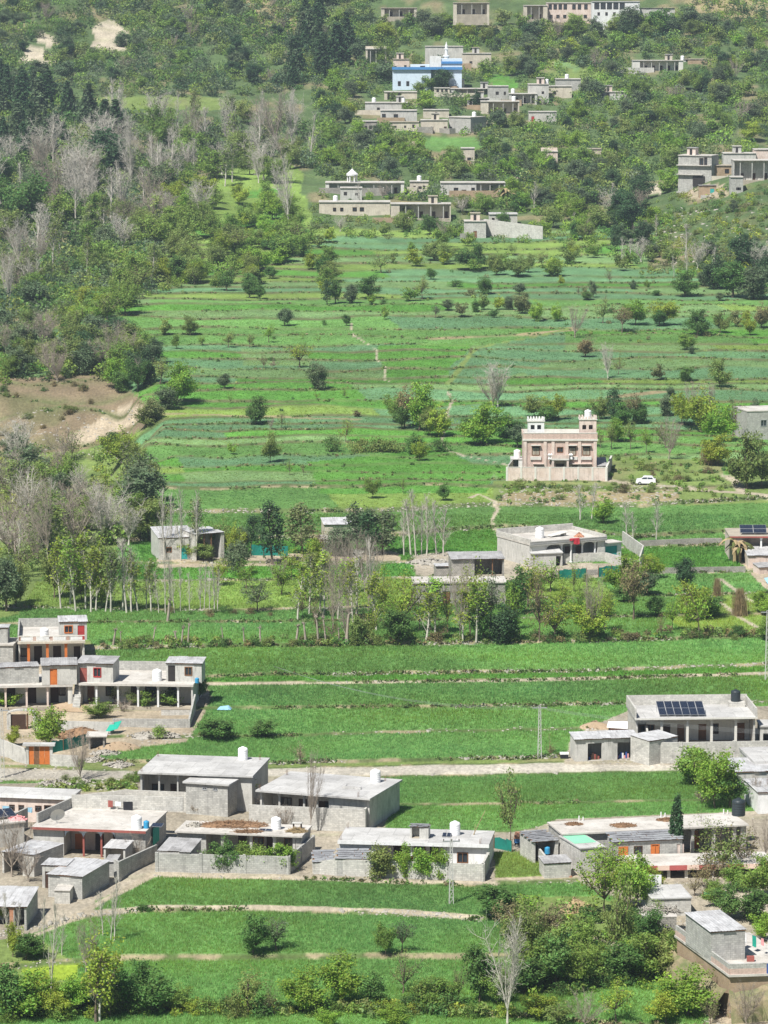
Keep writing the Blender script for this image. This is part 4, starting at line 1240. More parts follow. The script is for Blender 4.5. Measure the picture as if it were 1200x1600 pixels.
# ------------------------------------------------------------------ foreground houses
def front_row():
    z = gz(640, 1380)
    # A: the long white house
    A = House('white_house', 'white single-storey house with long flat roof behind a grey wall in the foreground', (527.7, 1313.5), (764, 1320), (770.6, 1298), z, 2.95, wall='white', roof='slabw', over=(.45, .12, .1), slab=.16,
              veranda=dict(open=[(4.1, 11.8)], depth=1.9, cols=[4.4, 7.9, 11.6], colmat='white', cw=.3, doors=[(6.2, 1.0, 2.1, 'darkwood'), (10.2, 1.0, 2.1, 'darkwood')], wins=[(8.6, .9, 1.2, 1.2, 'wood')]),
              fwins=[(13.55, .75, 1.15, 1.15, 'wood'), (2.0, .9, .9, 1.0, 'wood')], fascia=('white', .34, .03))
    wall_line('boundary_wall', 'grey block boundary wall in front of the white house, mostly sunlit with piers', [(491, 1368), (525, 1371), (755, 1379.5), (764, 1362)], z, 2.0, hs=[1.5, 2.0, 2.0, 2.0], mat='blockw', pier=(4.0, 'blockw'))
    tank(A.at(12.3, 4.4), .58, 1.5, 'tank', 'white water tank on the white house roof, beside a little solar panel')
    solar(A.at(11.0, 3.0), A.yaw, 1.0, 1.0, .25, 'small dark solar panel lying on the white house roof', cols=2, rows=1, legh=.05)
    hut = House('roof_hut', 'small slate-roofed stair hut on the white house roof', (639.5, 1291), (670, 1292), 1.6, A.zg + A.h, 1.35, wall='plaster', roof='slate', over=(.1, .05, .05), slab=.1, base=0, veranda=dict(open=[(.2, 1.1)], depth=1.0, cols=[], doors=[]), cat='roof hut')
    ch = thing('brick_chimney', 'short red brick stack at the right of the slate-roofed hut', 'chimney', A.at(8.55, 3.2), A.yaw)
    MB().box(0, .85, 0, .6, .0, .95).obj('stack', M['brick'], ch); MB().box(-.05, .9, -.05, .65, .953, 1.03).obj('cap', M['slab'], ch)
    pz_ = A.at(14.3, 4.6)
    po = thing('bamboo_pole', 'pale bamboo pole leaning up from the white house roof', 'pole', pz_)
    MB().tube((0, 0, 0), (1.3, .5, 2.6), .045, .03).obj('shaft', M['straw'], po); MB().tube((.1, .1, 0), (.2, 0, 1.2), .035, .025).obj('prop', M['straw'], po)
    # lean-to sheds in the courtyard of A
    House('lean_to', 'slate-covered lean-to against the wall left of the white house', (524.5, 1341.5), (577, 1342), 3.2, z, 2.1, hb=2.5, wall='block', roof='slate', cat='shed', slab=.1, over=(.05, .05, .05))
    House('lean_to', 'low rusty-edged slate shed beside the alley left of the white house', (489, 1347), (524, 1346.5), 3.4, z, 1.55, hb=2.1, wall='blockw', roof='slate', cat='shed', slab=.1, over=(.05, .05, .05))
    rc = MB()
    for i in range(5): rc.hexa([(i * .1, -.03 * (i % 2), -.75 + .05 * i), (i * .1 + .1, -.03 * ((i + 1) % 2), -.75), (i * .1 + .1, .04, -.75), (i * .1, .04, -.75 + .05 * i), (i * .1, -.03, 0), (i * .1 + .1, -.03, 0), (i * .1 + .1, .05, .02), (i * .1, .05, .02)])
    ro = rc.obj('red_cloth', M['cloth_r']); ro.location = PZ(638, 1343, z + 2.1); ro.location.z += .35; tag(ro, 'red cloth hung over the wall among the shrubs before the white house', 'cloth')
    # B: brushwood roof house
    zb = gz(350, 1374)
    B = House('brushwood_house', 'grey house with brown brushwood heaped on its flat roof and a deep shaded veranda', (273, 1298.7), (472, 1306.7), (496, 1290), zb, 3.1, wall='block', roof='slab', over=(.5, .15, .1), slab=.17,
              veranda=dict(open=[(3.4, 13.4)], depth=2.4, cols=[5.2, 8.4, 11.0, 13.2], colmat='plaster', cw=.3, doors=[(6.8, 1.0, 2.1, 'darkwood'), (10, 1.0, 2.1, 'darkwood')], wins=[(8.6, .9, 1.2, 1.1, 'wood'), (12, .9, 1, 1.1, 'wood')]))
    wall_line('boundary_wall', 'pale grey block wall in front of the brushwood-roofed house, touching the wheat', [(245, 1366), (451, 1370), (491, 1337)], zb, 2.2, mat='block', hs=[2.3, 2.2, 2.2], pier=(4.6, 'block'))
    House('lean_to', 'crooked tin lean-to at the left end of the brushwood-roofed house', (246, 1329), (297, 1331.5), (324, 1311), zb, 2.5, hb=2.9, wall='block', roof='tinold', cat='shed', over=(.05, .05, .05), slab=.1)
    tank(B.at(10.7, 3.0), .55, 1.35, 'tank', 'white water tank on the brushwood-covered roof')
    solar(B.at(9.0, 1.6), B.yaw, 1.5, .7, .12, 'pair of little solar panels lying on the brushwood-covered roof', cols=2, legh=.05)
    tb = thing('roof_table', 'dark little table standing beside the white tank on the brushwood roof', 'table', B.at(12.4, 3.2), B.yaw)
    MB().box(0, 1.1, 0, .7, .62, .7).obj('table_top', M['plaster'], tb)
    for q in ((.1, .1), (.95, .1), (.1, .55), (.95, .55)): MB().box(q[0], q[0] + .08, q[1], q[1] + .08, 0, .618).obj('leg', M['darkwood'], tb)
    heap('brushwood', 'long heap of brown brushwood drying on the grey roof', 'brushwood', B.at(5.6, 4.0), 1.7, .45, 'hay', 420, 3, (1.1, .03), sx=2.3)
    heap('brushwood', 'flat brown pile of sticks along the front of the grey roof', 'brushwood', B.at(8.0, 1.0), .6, .25, 'hay', 160, 4, (1.2, .025), sx=2.6)
    heap('brushwood', 'tan heap of dry stalks on the right corner of the grey roof', 'brushwood', B.at(13.2, 2.2), .9, .35, 'straw', 200, 5, (.9, .03), sx=1.2)
    heap('rubble', 'grey broken stones piled on the left end of the brushwood roof', 'rubble', B.at(1.5, 3.0), .9, .4, 'stone', 60, 6, (.35, .12))
    # C: grey veranda house behind
    zc = gz(640, 1290)
    C_ = House('grey_house', 'grey rendered house with wide pale flat roof, deep veranda and tall courtyard wall', (399, 1234.5), (578, 1248), (613.6, 1216.6), zc, 3.7, wall='plaster', roof='slabw', over=(.7, .3, .15), slab=.2,
               veranda=dict(open=[(.6, 8.6)], depth=2.5, cols=[2.6, 5.6, 7.2], colmat='plaster', round=True, cw=.3, doors=[(4.3, 1.1, 2.2, 'darkwood'), (6.4, 1.0, 2.1, 'darkwood')], wins=[(2.1, .9, 1.6, 1.3, 'darkwood'), (7.6, .9, 1.4, 1.2, 'darkwood')]))
    wall_line('boundary_wall', 'tall pale block wall screening the courtyard of the grey veranda house', [(389, 1292), (571, 1300), (584, 1281)], zc, 2.55, mat='blockw')
    tank(C_.at(11.4, 8.6), .60, 1.5, 'tank', 'white water tank at the back right of the grey veranda house roof')
    ki = thing('roof_hatch', 'low concrete hatch block on the grey veranda house roof', 'roof hatch', C_.at(9.0, 4.2), C_.yaw)
    MB().box(0, 2.2, 0, .25, .003, .3).obj('kerb', M['slabw'], ki); MB().box(0, .25, .26, .9, .003, .3).obj('kerb', M['slabw'], ki)
    # D: L-shaped house
    zd = gz(330, 1276)
    D = House('grey_house', 'unpainted grey house by the road with projecting front room and row of side vents', (215, 1206.5), (395, 1212.5), (439, 1184.5), zd, 4.3, wall='plaster', roof='slabw', over=(.5, .2, .15), slab=.2,
              veranda=dict(open=[(.5, 7.0)], depth=2.4, cols=[2.4, 4.6], colmat='plaster', cw=.26, round=True, doors=[(3.6, 1.1, 2.3, 'darkwood')], wins=[(1.6, .9, 1.4, 1.3, 'darkwood'), (5.6, .9, 1.2, 1.3, 'darkwood')]))
    Dw = House('front_room', 'square grey front room projecting from the roadside house, pale roof', (285, 1221), (358, 1226), (395, 1209), zd, 3.85, wall='block', roof='slabw', over=(.3, .3, .0), slab=.2, cat='house', fwins=[(2.6, 3.0, .55, .3, 'metal'), (3.9, 3.0, .55, .3, 'metal')])
    tank(D.at(10.6, 9.0), .58, 1.5, 'tank', 'white water tank standing on the roof of the roadside L-shaped house')
    wall_line('boundary_wall', 'rough pale block wall in front of the roadside L-shaped house', [(120, 1266), (196, 1266), (291, 1270)], zd, 2.4, mat='blockw', hs=[1.7, 2.4, 2.4])
    for hs_, pts in ((A, ((.2, .3), (15.4, .3), (.2, 6.2))), (C_, ((.3, .4), (12.2, .4), (12.2, 9.5), (.3, 9.0))), (D, ((.3, .4), (.3, 9.2), (12.5, 9.2)))):
        for u, v in pts:
            if u < hs_.W and v < hs_.D:
                rb = MB()
                for k in range(4): rb.tube((u + .12 * (k % 2), v + .12 * (k // 2), hs_.h + .002), (u + .12 * (k % 2) + .03 * k - .04, v + .12 * (k // 2), hs_.h + .5 + .07 * k), .014, n=4)
                rb.obj('rebar', M['wood'], hs_.root)
    # E: maroon fascia courtyard house
    ze = gz(200, 1376)
    E = House('courtyard_house', 'courtyard house with maroon roof edge, scalloped veranda and wide pale flat roof at the left', (47.7, 1292.6), (227.5, 1299.5), (289, 1268), ze, 3.5, wall='block', roof='slab', over=(.5, .15, .1), slab=.17, wallF='plaster',
              veranda=dict(open=[(3.6, 9.4)], depth=2.6, cols=[5.8, 7.8], colmat='maroon', archmat='skyb', arch=(3.7, 9.3), cw=.2, wall='pinkp', doors=[(4.5, 1.0, 2.1, 'orange'), (6.8, 1.0, 2.2, 'darkwood'), (8.8, 1.0, 2.2, 'darkwood')]), fascia=('maroon', .22, .05),
              )
    wall_line('roof_parapet', 'long low block parapet along the back of the maroon-edged house roof', [(112, 1262.5), (196, 1264), (286, 1267)], ze + 3.5, 1.5, mat='blockw', base=0)
    wall_line('roof_parapet', 'dark block parapet running back along the left of the pale roof', [(60, 1286), (112, 1262)], ze + 3.5, 1.1, mat='block', base=0)
    tank(E.at(11.6, 1.3), .58, 1.5, 'tank', 'white water tank at the front right corner of the maroon-edged roof')
    tank(E.at(12.6, 1.7), .32, .85, 'tankbl', 'blue barrel beside the white tank on the maroon-edged roof', 'barrel')
    solar(E.at(12.9, 2.2), E.yaw, 1.3, 1.3, .1, 'flat solar panel lying behind the blue barrel on the maroon-edged roof', legh=.06)
    di = thing('satellite_dish', 'big pale satellite dish on the left edge of the maroon-edged roof', 'satellite dish', E.at(2.4, 2.3), .4)
    mb = MB(); rim = []
    prof = [(.0, 0), (.3, .03), (.6, .11), (.85, .22)]
    b = len(mb.v); n = 18
    for r, hh in prof: mb.v += [(r * math.cos(6.283 * i / n), -.5 * r * math.sin(6.283 * i / n) * .6 - hh, 1.0 + r * math.sin(6.283 * i / n) * .85) for i in range(n)]
    for k in range(3):
        for i in range(n): mb.f.append((b + k * n + i, b + k * n + (i + 1) % n, b + (k + 1) * n + (i + 1) % n, b + (k + 1) * n + i))
    mb.obj('reflector', M['ivory'], di, True); MB().tube((0, .1, 0), (0, .05, 1.0), .05).obj('mast', M['metal'], di); MB().tube((0, -.05, .5), (0, -.75, 1.0), .025).obj('feed_arm', M['metal'], di)
    net = thing('green_net', 'turquoise net sheet hung on the dark side wall of the maroon-edged house', 'netting', E.at(E.W + .02, 3.2, 0), E.yaw)
    mb = MB()
    for i in range(6): mb.hexa([(.03 + .06 * (i % 2), i * .5, 1.2), (.06 + .06 * (i % 2), i * .5, 1.2), (.06 + .06 * ((i + 1) % 2), i * .5 + .5, 1.2), (.03 + .06 * ((i + 1) % 2), i * .5 + .5, 1.2), (.03, i * .5, 3.1), (.06, i * .5, 3.1), (.06, i * .5 + .5, 3.1), (.03, i * .5 + .5, 3.1)])
    mb.obj('sheet', M['cloth_g'], net)
    cloth_on_line(E.at(6.0, E.D - .45, 1.15 + 3.5), E.at(9.2, E.D - .45, 1.1 + 3.5), [(.15, .55, .8, 'maroon', 'brown cloth on the roof line above the maroon-edged house'), (.42, .7, .55, 'cloth_w', 'white cloth on the roof line above the maroon-edged house'), (.78, 1.1, 1.3, 'black', 'large black cloth on the roof line above the maroon-edged house')], 'washing line across the back of the maroon-edged roof')
    # courtyard furniture
    for (ux, vy) in ((5.0, -1.0), (8.0, -1.2)):
        bd = thing('rope_bed', 'wooden rope bed in the courtyard %s the veranda posts' % ('left of' if ux < 6 else 'right of'), 'bed', E.at(ux, vy, 0), E.yaw, None)
        MB().box(0, 1.7, 0, .85, .4, .46).obj('bed_frame', M['straw'], bd)
        for q in ((0, 0), (1.6, 0), (0, .75), (1.6, .75)): MB().box(q[0], q[0] + .09, q[1], q[1] + .09, 0, .398).obj('leg', M['wood'], bd)
    House('lean_to', 'rounded pale tin porch roof in front of the maroon-edged house', (161, 1325), (196, 1327), (205, 1313), ze, 2.2, hb=2.5, wall='plaster', roof='tin', cat='shed', over=(.05, .05, .05), slab=.08, veranda=dict(open=[(.3, 2.2)], depth=1.5))
    House('lean_to', 'low grey sheet-roofed store in the courtyard corner behind the long shed', (163, 1347), (181, 1347.5), (199, 1336), ze, 1.9, hb=2.1, wall='block', roof='tinold', cat='shed', over=(.05, .05, .05), slab=.08)
    wall_line('boundary_wall', 'dark shaded block wall running from the green field corner up beside the courtyard', [(178, 1381), (186, 1382.5), (246, 1352)], ze - .3, 2.35, mat='block', hs=[2.7, 2.5, 2.3])
    # sheds at the left front
    F1 = House('shed', 'long grey block shed with pale tin roof along the path', (72.6, 1365.5), (129, 1370), (176.6, 1344), ze - .3, 2.75, wall='block', roof='tin', cat='shed', over=(.15, .12, .1), slab=.1, hb=2.85)
    House('shed', 'tiny low-roofed block annex at the near end of the long shed', (84, 1391), (109.5, 1391.5), (129, 1378), ze - .5, 1.9, wall='blockw', roof='slab', cat='shed', over=(.1, .05, .0), slab=.09)
    House('shed', 'low pale-roofed building behind the long shed', (64, 1351.5), (104, 1353), (124, 1342), ze, 2.6, wall='plaster', roof='tin', cat='shed', over=(.1, .1, .1), slab=.1, fdoors=[(.8, .8, 1.9, 'darkwood')])
    F3 = House('shed', 'big shed with smooth grey sheet roof in the left corner, open brick-pillared front', (-60, 1415), (42, 1417.5), (83, 1386), gz(70, 1462), 2.6, wall='block', roof='tin', cat='shed', over=(.2, .1, .1), slab=.1, hb=3.2,
               veranda=dict(open=[(.5, 5.0), (5.4, 6.8)], depth=2.0, cols=[5.1], colmat='brick', cw=.4))
    F4 = House('shed', 'old whitewashed shed with patched tin roof beside the bare courtyard tree', (2, 1330), (53, 1336), (102, 1318), ze, 2.7, wall='blockw', roof='tin', cat='shed', over=(.1, .05, .05), slab=.1, veranda=dict(open=[(.3, 2.6)], depth=2))
    wall_line('boundary_wall', 'dark retaining wall under the solar panels at the left edge', [(-10, 1328), (44, 1301)], ze, 2.9, mat='block')
    zl = gz(20, 1250)
    Gp = House('terrace_house', 'low house with dark blue solar panels and clothes at the left edge', (-30, 1290), (40, 1283), (60, 1270), ze, 3.1, wall='plaster', roof='slab', over=(.2, .1, .1), slab=.16)
    solar(Gp.at(1.6, 1.6), Gp.yaw + .05, 3.3, 1.9, .28, 'dark blue solar panel array on the flat roof at the left edge', cols=3, legh=.3)
    G = House('long_house', 'long low house with white wavy roof edge and row of little windows at the left', (-20, 1241), (112, 1246), 4.5, ze + .6, 3.0, wall='pinkp', roof='slabw', over=(.3, .1, .1), slab=.2,
              fwins=[(2.8, 1.2, .6, .6, 'darkwood'), (3.9, 1.2, .6, .6, 'darkwood'), (5.9, 1.2, .7, .6, 'darkwood'), (7.0, 1.2, .8, .7, 'darkwood'), (8.3, 1.2, .6, .7, 'darkwood')], fascia=('white', .3, .1))
    cloth_on_line(G.at(.2, -1.0, 2.2), G.at(6.5, -1.2, 2.0), [(.10, .5, .7, 'cloth_r', 'small red cloth on the line before the white-edged long house'), (.2, .5, .9, 'cloth_r', 'second red cloth on the line before the white-edged long house'), (.36, .8, .7, 'cloth_lb', 'pale blue cloth hanging before the white-edged long house'), (.8, .7, .6, 'cloth_lb', 'second pale blue cloth farther right before the long house')], 'washing line before the white-edged long house')
    cl = heap('bedding', 'pink and red bedding bundled beside the solar panels', 'bedding', Gp.at(4.6, 1.1), .7, .5, 'cloth_p', 14, 2, (.8, .12), sx=1.3)
    heap('rubble', 'pale stones scattered over the courtyard before the scalloped veranda', 'rubble', (*E.at(10.2, -1.8, 0)[:2], ze + .02), 1.0, .3, 'stone', 70, 9, (.35, .12))
    heap('rubble', 'stones lying by the shed corner in the courtyard', 'rubble', (*E.at(4.4, -3.2, 0)[:2], ze + .02), .7, .3, 'stone', 50, 10, (.35, .12))

def right_compound():
    z = gz(840, 1376)
    H = House('long_house', 'very long low farmhouse with stained pale roof across the right', (878, 1303), (1170, 1288), (1165, 1268.5), z, 3.3, wall='block', roof='slab', over=(.4, .15, .1), slab=.18,
              veranda=dict(open=[(13.0, 20.5)], depth=2.2, cols=[15, 17.4, 19.8], colmat='blockw', cw=.35, doors=[(16.2, 1, 2.1, 'orange')]))
    for u, v, r in ((2.5, 4.2, .7), (7.6, 2.4, 1.1), (13.2, 4.0, .9)):
        heap('brushwood', 'heap of dry brown leaves on the long stained roof, %s' % {2.5: 'small, at its left end', 7.6: 'large, above the green sheet', 13.2: 'round, near the cypress'}[u], 'dry leaves', H.at(u, v), r, .3, 'hay', 150, int(u), (.5, .03), sx=1.4)
    for i, (u, v) in enumerate(((3.6, 5.9), (13.0, 5.8), (20.2, 5.6))):
        p = thing('vent_pipe', 'pair of stubby white vent pipes on the long stained roof, %s pair' % ['left', 'middle', 'right'][i], 'vent pipe', H.at(u, v))
        for k in range(2): MB().cyl(k * .45, 0, 0, .55 - .12 * k, .07, n=8).obj('pipe', M['white'], p)
    tank(H.at(21.6, 4.6), .75, 1.9, 'tankb', 'dark ribbed water tank on the long stained roof behind the trees')
    S = House('slate_house', 'grey house with uneven slate roof and orange shutters at the right', (958, 1315.5), (1069, 1310.5), (1058, 1295), z, 3.1, wall='block', roof='slate', over=(.2, .15, .1), slab=.12, hb=3.5,
              fdoors=[(7.6, .8, 2.5, 'pinkp')], fwins=[(1.2, 1.5, 1.0, .95, 'orange'), (2.85, 1.5, .9, .95, 'darkwood'), (4.75, 1.5, .9, 1.05, 'orange')])
    for u, w in ((1.2, 1.0), (4.75, .9)):
        for k in range(2): MB().box(u - w / 2 + k * w / 2 + .03, u - w / 2 + (k + 1) * w / 2 - .03, .10, .14, 1.55, 2.4).obj('shutter', M['orange'], S.root)
    S2 = House('long_house', 'low porch house with red, pink and white painted roof edge among trees', (978, 1354), (1210, 1349), 5.6, z - .9, 2.45, wall='block', roof='slab', over=(.4, .1, .1), slab=.2, wallF='ivory',
               veranda=dict(open=[(2.6, 15.6)], depth=2.2, cols=[4.7, 6.6, 9.4, 12.4], colmat='ivory', cw=.34, doors=[(5.6, 1.0, 2.1, 'darkwood'), (8, 1.0, 2.1, 'darkwood')], wins=[(10.6, .9, 1.1, 1.1, 'darkwood')]))
    blocks = [('awn_p', .0, 1.6), ('awn_r', 1.6, 3.4), ('awn_p', 3.4, 4.7), ('awn_r', 4.7, 6.6), ('awn_p', 6.6, 7.9), ('awn_r', 7.9, 9.7), ('awn_p', 9.7, 11.0), ('awn_r', 11.0, 12.7), ('awn_p', 12.7, 14.6), ('awn_r', 14.6, 15.5)]
    for mt, a, b in blocks:
        MB().box(a, b - .01, -.07, -.004, 1.95, 2.47).obj('painted_panel', M[mt], S2.root)
    Gn = House('green_roof_store', 'plain block store with bright mint green sheet on its roof', (906, 1325.5), (946.5, 1322.5), (933, 1301), z, 3.0, wall='blockw', roof='slabw', cat='store', over=(.15, .1, .1), slab=.12)
    MB().hexa([(.25, 2.2, 3.006), (Gn.W - .25, 2.2, 3.006), (Gn.W - .2, Gn.D - .1, 3.006), (.3, Gn.D - .1, 3.006), (.25, 2.2, 3.04), (Gn.W - .25, 2.2, 3.05), (Gn.W - .2, Gn.D - .1, 3.04), (.3, Gn.D - .1, 3.06)]).obj('green_sheet', M['mint'], Gn.root)
    Wd = House('wood_store', 'open-fronted wood store with slate roof at the left of the right-hand compound', (833, 1315.5), (874.5, 1312.5), (862, 1295), z, 2.6, hb=2.8, wall='blockw', roof='slate', cat='shed', over=(.15, .1, .1), slab=.1, veranda=dict(open=[(.3, 2.6)], depth=2.2))
    for k in range(22):
        R = random.Random(k); p = Wd.at(.5 + (k % 11) * .16 + .3, .75 + R.uniform(0, .25), .25 + .32 * (k // 11))
        lg = MB().tube((0, 0, 0), (.12, .9, R.uniform(-.02, .05)), .075, .065, 7).obj('log', M['wood']); lg.location = p
        tag(lg, 'split log stacked in the open wood store', 'log', 'logs stacked in the wood store')
    bl = tank(Wd.at(1.75, .3, 1.1), .3, .8, 'tankbl', 'blue barrel on the logs in the open wood store', 'barrel', None)
    House('shed', 'low patched-roof pen in front of the open wood store', (850, 1349.5), (894, 1347.5), (890, 1335), z, 1.75, hb=2.0, wall='blockw', roof='tinold', cat='shed', over=(.1, .1, .05), slab=.1)
    wall_line('boundary_wall', 'short whitish wall joining the wood store to the low pen', [(834, 1342), (858, 1368)], z, 1.6, mat='blockw', hs=[1.8, 1.5])
    # barrels box and green net left of it
    cr = thing('trailer', 'red and blue tipping trailer box beside the field corner', 'trailer', (*PZ(803, 1322, z)[:2], z), -.1)
    MB().box(0, 1.5, 0, 2.2, .35, .8).obj('bed', M['blue'], cr); MB().box(0, 1.5, 0, 2.2, .803, 1.15).obj('side_board', M['brick'], cr)
    for x in (.15, 1.2):
        mb = MB().cyl(0, 0, -.08, .08, .32, n=12); mb.v = [(x + c, .5 + a, .32 + b) for a, b, c in mb.v]; mb.obj('wheel', M['tyre'], cr)
    net_fence('green net fence sagging between posts beside the white house', [(772, 1327), (800, 1333)], z, 1.5)
    heap('straw_heap', 'rounded heap of tan straw and manure at the edge of the wheat', 'straw heap', PZ(898, 1421, gz(898, 1421)), 1.9, 1.25, 'straw', 300, 2, (.6, .03), sx=1.0)
    b0 = gz(860, 1372)
    R = random.Random(4)
    for k in range(16):
        p = PZ(856 + k * 2.4 + R.uniform(-1, 1), 1370 + R.uniform(-1.5, 1.5), b0); o = MB().box(-.14, .14, -.1, .1, -.05, .16).rot(R.uniform(0, 3)).obj('loose_brick', M['brick']); o.location = p
        tag(o, 'loose red brick lying in the row below the low pen', 'brick', 'loose bricks below the low pen')
    # bottom right terrace house
    zt = gz(1030, 1545)
    pl = thing('roof_terrace_house', 'house with brick-banded roof terrace above an earth bank in the bottom right corner', 'house', (0, 0, 0))
    a = Vector(PZ(1145, 1518, zt + 4.2)); zz = zt + 4.2
    c1 = Vector(PZ(1055, 1461, zz)); c2 = Vector(PZ(1139, 1523, zz)); c3 = Vector(PZ(1260, 1519, zz)); c4 = c1 + (c3 - c2)
    def prism(P, z0, z1, name, mt, grow=0.0):
        cen = sum(P, Vector()) / len(P); Q = [p + (p - cen).normalized() * grow for p in P]
        MB().hexa([(p.x, p.y, z0) for p in (Q[1], Q[2], Q[3], Q[0])] + [(p.x, p.y, z1) for p in (Q[1], Q[2], Q[3], Q[0])]).obj(name, M[mt], pl)
    P4 = [c1, c2, c3, c4]
    prism(P4, zt - 2, zz - .22, 'wall', 'earth', -.25); prism(P4, zz - .217, zz, 'floor_slab', 'slab', .12)
    def edge(p, q, h0, h1, th, nm, mt):
        d = (q - p); d.z = 0; L = d.length; d.normalize(); nr = Vector((-d.y, d.x, 0))
        A, B = p + d * .02, q - d * .02; A2, B2 = A + nr * th, B + nr * th
        MB().hexa([(v.x, v.y, h0) for v in (A, B, B2, A2)] + [(v.x, v.y, h1) for v in (A, B, B2, A2)]).obj(nm, M[mt], pl)
    edge(c1, c2, zz + .003, zz + .55, .2, 'brick_band', 'pink'); edge(c2 + (c3 - c2) * .02, c3, zz + .003, zz + .55, .2, 'brick_band', 'pink')
    edge(c1, c2, zz + .553, zz + 1.0, .2, 'parapet', 'block'); edge(c2 + (c3 - c2) * .02, c3, zz + .553, zz + 1.0, .2, 'parapet', 'block')
    for (p, q) in ((c1, c2), (c2, c3)):
        dd = (q - p); dd.z = 0; dd.normalize(); nn = Vector((dd.y, -dd.x, 0))
        NN = 14; oo = [1.5 + .3 * math.sin(k * .9) + R.uniform(-.2, .2) for k in range(NN + 1)]; tt = [zz - 1.2 - .35 * math.sin(k * .7) - R.uniform(0, .3) for k in range(NN + 1)]; bk = MB()
        G = [[], [], [], []]
        for k in range(NN + 1):
            A_ = p.lerp(q, k / NN) + nn * .16
            for j, (f, zf) in enumerate(((0, tt[k]), (.22, tt[k] - .35), (.6, tt[k] - 1.3), (1.15, zt - 2.2))): G[j].append((A_.x + nn.x * oo[k] * f + R.uniform(-.12, .12) * (j > 0), A_.y + nn.y * oo[k] * f + R.uniform(-.12, .12) * (j > 0), zf))
        for j in range(3):
            for k in range(NN): bk.poly([G[j + 1][k], G[j + 1][k + 1], G[j][k + 1], G[j][k]])
        bk.obj('earth_bank', M['bank'], pl, True)
        for k in range(0):
            MB().hexa([(A_.x + nn.x * o_, A_.y + nn.y * o_, zt - 2.2), (B_.x + nn.x * o_, B_.y + nn.y * o_, zt - 2.2), (B_.x, B_.y, zt - 2.2), (A_.x, A_.y, zt - 2.2),
                       (A_.x + nn.x * .5, A_.y + nn.y * .5, tz - .5), (B_.x + nn.x * .5, B_.y + nn.y * .5, tz - .7), (B_.x, B_.y, tz), (A_.x, A_.y, tz)]).obj('earth_bank', M['earth'], pl)
    Rm = House('roof_room', 'grey block roof room with seamed pale sheet roof on the brick-banded terrace', (1110, 1456.5), (1167, 1452.5), (1149, 1420), zz, 2.9, hb=3.1, wall='block', roof='tin', cat='house', over=(.12, .12, .1), slab=.1, base=0)
    ln0 = Rm.at(Rm.W + .3, Rm.D - .3, 1.9); ln1 = Rm.at(Rm.W + 2.6, -.6, 1.7)
    cloth_on_line(ln0, ln1, [(.15, .9, 1.2, 'cloth_r', 'deep red blanket hung beside the seamed-roof room'), (.4, .7, 1.1, 'cloth_w', 'white cloth hung next to the deep red blanket'), (.6, .6, 1.1, 'cloth_g', 'green cloth on the line beside the seamed-roof room'), (.76, .4, .7, 'cloth_p', 'small pink cloth on the line beside the seamed-roof room'), (.9, .5, .9, 'cloth_w', 'white cloth at the near end of the terrace line')], 'washing line on the brick-banded terrace')
    d = (c3 - c2).normalized()
    cloth_on_line(c2 + d * 3.2 + Vector((0, -.06, 1.1)), c2 + d * 7 + Vector((0, -.06, 1.1)), [(.25, 1.1, 1.3, 'cloth_b', 'dark blue blanket draped over the terrace parapet')], 'cord along the terrace parapet')
    gb = MB().box(-.35, .35, -.2, .2, 0, .5).obj('crate', M['maroon']); gb.location = Rm.at(Rm.W + .1, -.8, .01); tag(gb, 'small maroon crate on the terrace floor by the roof room', 'crate')
    House('long_house', 'rough grey rubble-walled house below the brick-banded terrace, right edge', (1142, 1548), (1280, 1545), 5.0, zt - 1.2, 2.8, wall='rubble', roof='slab', over=(.2, .1, .1), slab=.2)
    House('shed', 'broken-roofed stone shed at the bottom right corner', (1165, 1580), (1280, 1578), 3.0, zt - 2.0, 2.3, wall='rubble', roof='tinold', cat='shed', over=(.1, .1, .1), slab=.12)
    rd = thing('handcart', 'bright red handcart at the bottom edge near the stone shed', 'cart', (*PZ(1118, 1600, zt - 1.4)[:2], ground(*PZ(1118, 1600, zt - 1.4)[:2])), .1)
    MB().box(0, 1.45, 0, 1.0, .35, .95).obj('body', M['cloth_r'], rd); MB().box(.1, 1.35, .1, .9, .953, 1.1).obj('load', M['cloth_r'], rd)
    for x in (-.1, 1.47):
        mb = MB().cyl(0, 0, -.04, .04, .35, n=14); mb.v = [(x + c, .5 + a, .35 + b) for a, b, c in mb.v]; mb.obj('wheel', M['tyre'], rd)
    zq = gz(1020, 1420)
    House('shed', 'small shed with white sheet roof and lattice front among the trees', (1018, 1404), (1082, 1402), (1070, 1381), z - .8, 2.4, wall='blockw', roof='slabw', cat='shed', over=(.15, .1, .1), slab=.12)
    wt = MB().box(-.75, .75, -.05, .05, 0, 2.4).obj('white_board', M['white']); wt.location = PZ(1022, 1402, z); tag(wt, 'upright white sheet leaning beside the small shed', 'board')
    House('shed', 'stack yard wall piled with grey firewood bundles below the small shed', (1003, 1432), (1058, 1432), 1.6, zq, 1.5, wall='rubble', roof='slab', cat='wall', over=(.05, .05, .05), slab=.1)
    heap('firewood', 'grey bundles of firewood on the stack yard wall', 'firewood', PZ(1030, 1424, zq + 1.5), 1.2, .5, 'stone', 120, 8, (1.6, .06), sx=1.8)
    net_fence('dark green net screen in the trees behind the seamed-roof room', [(1098, 1412), (1136, 1410)], z - .8, 1.3)

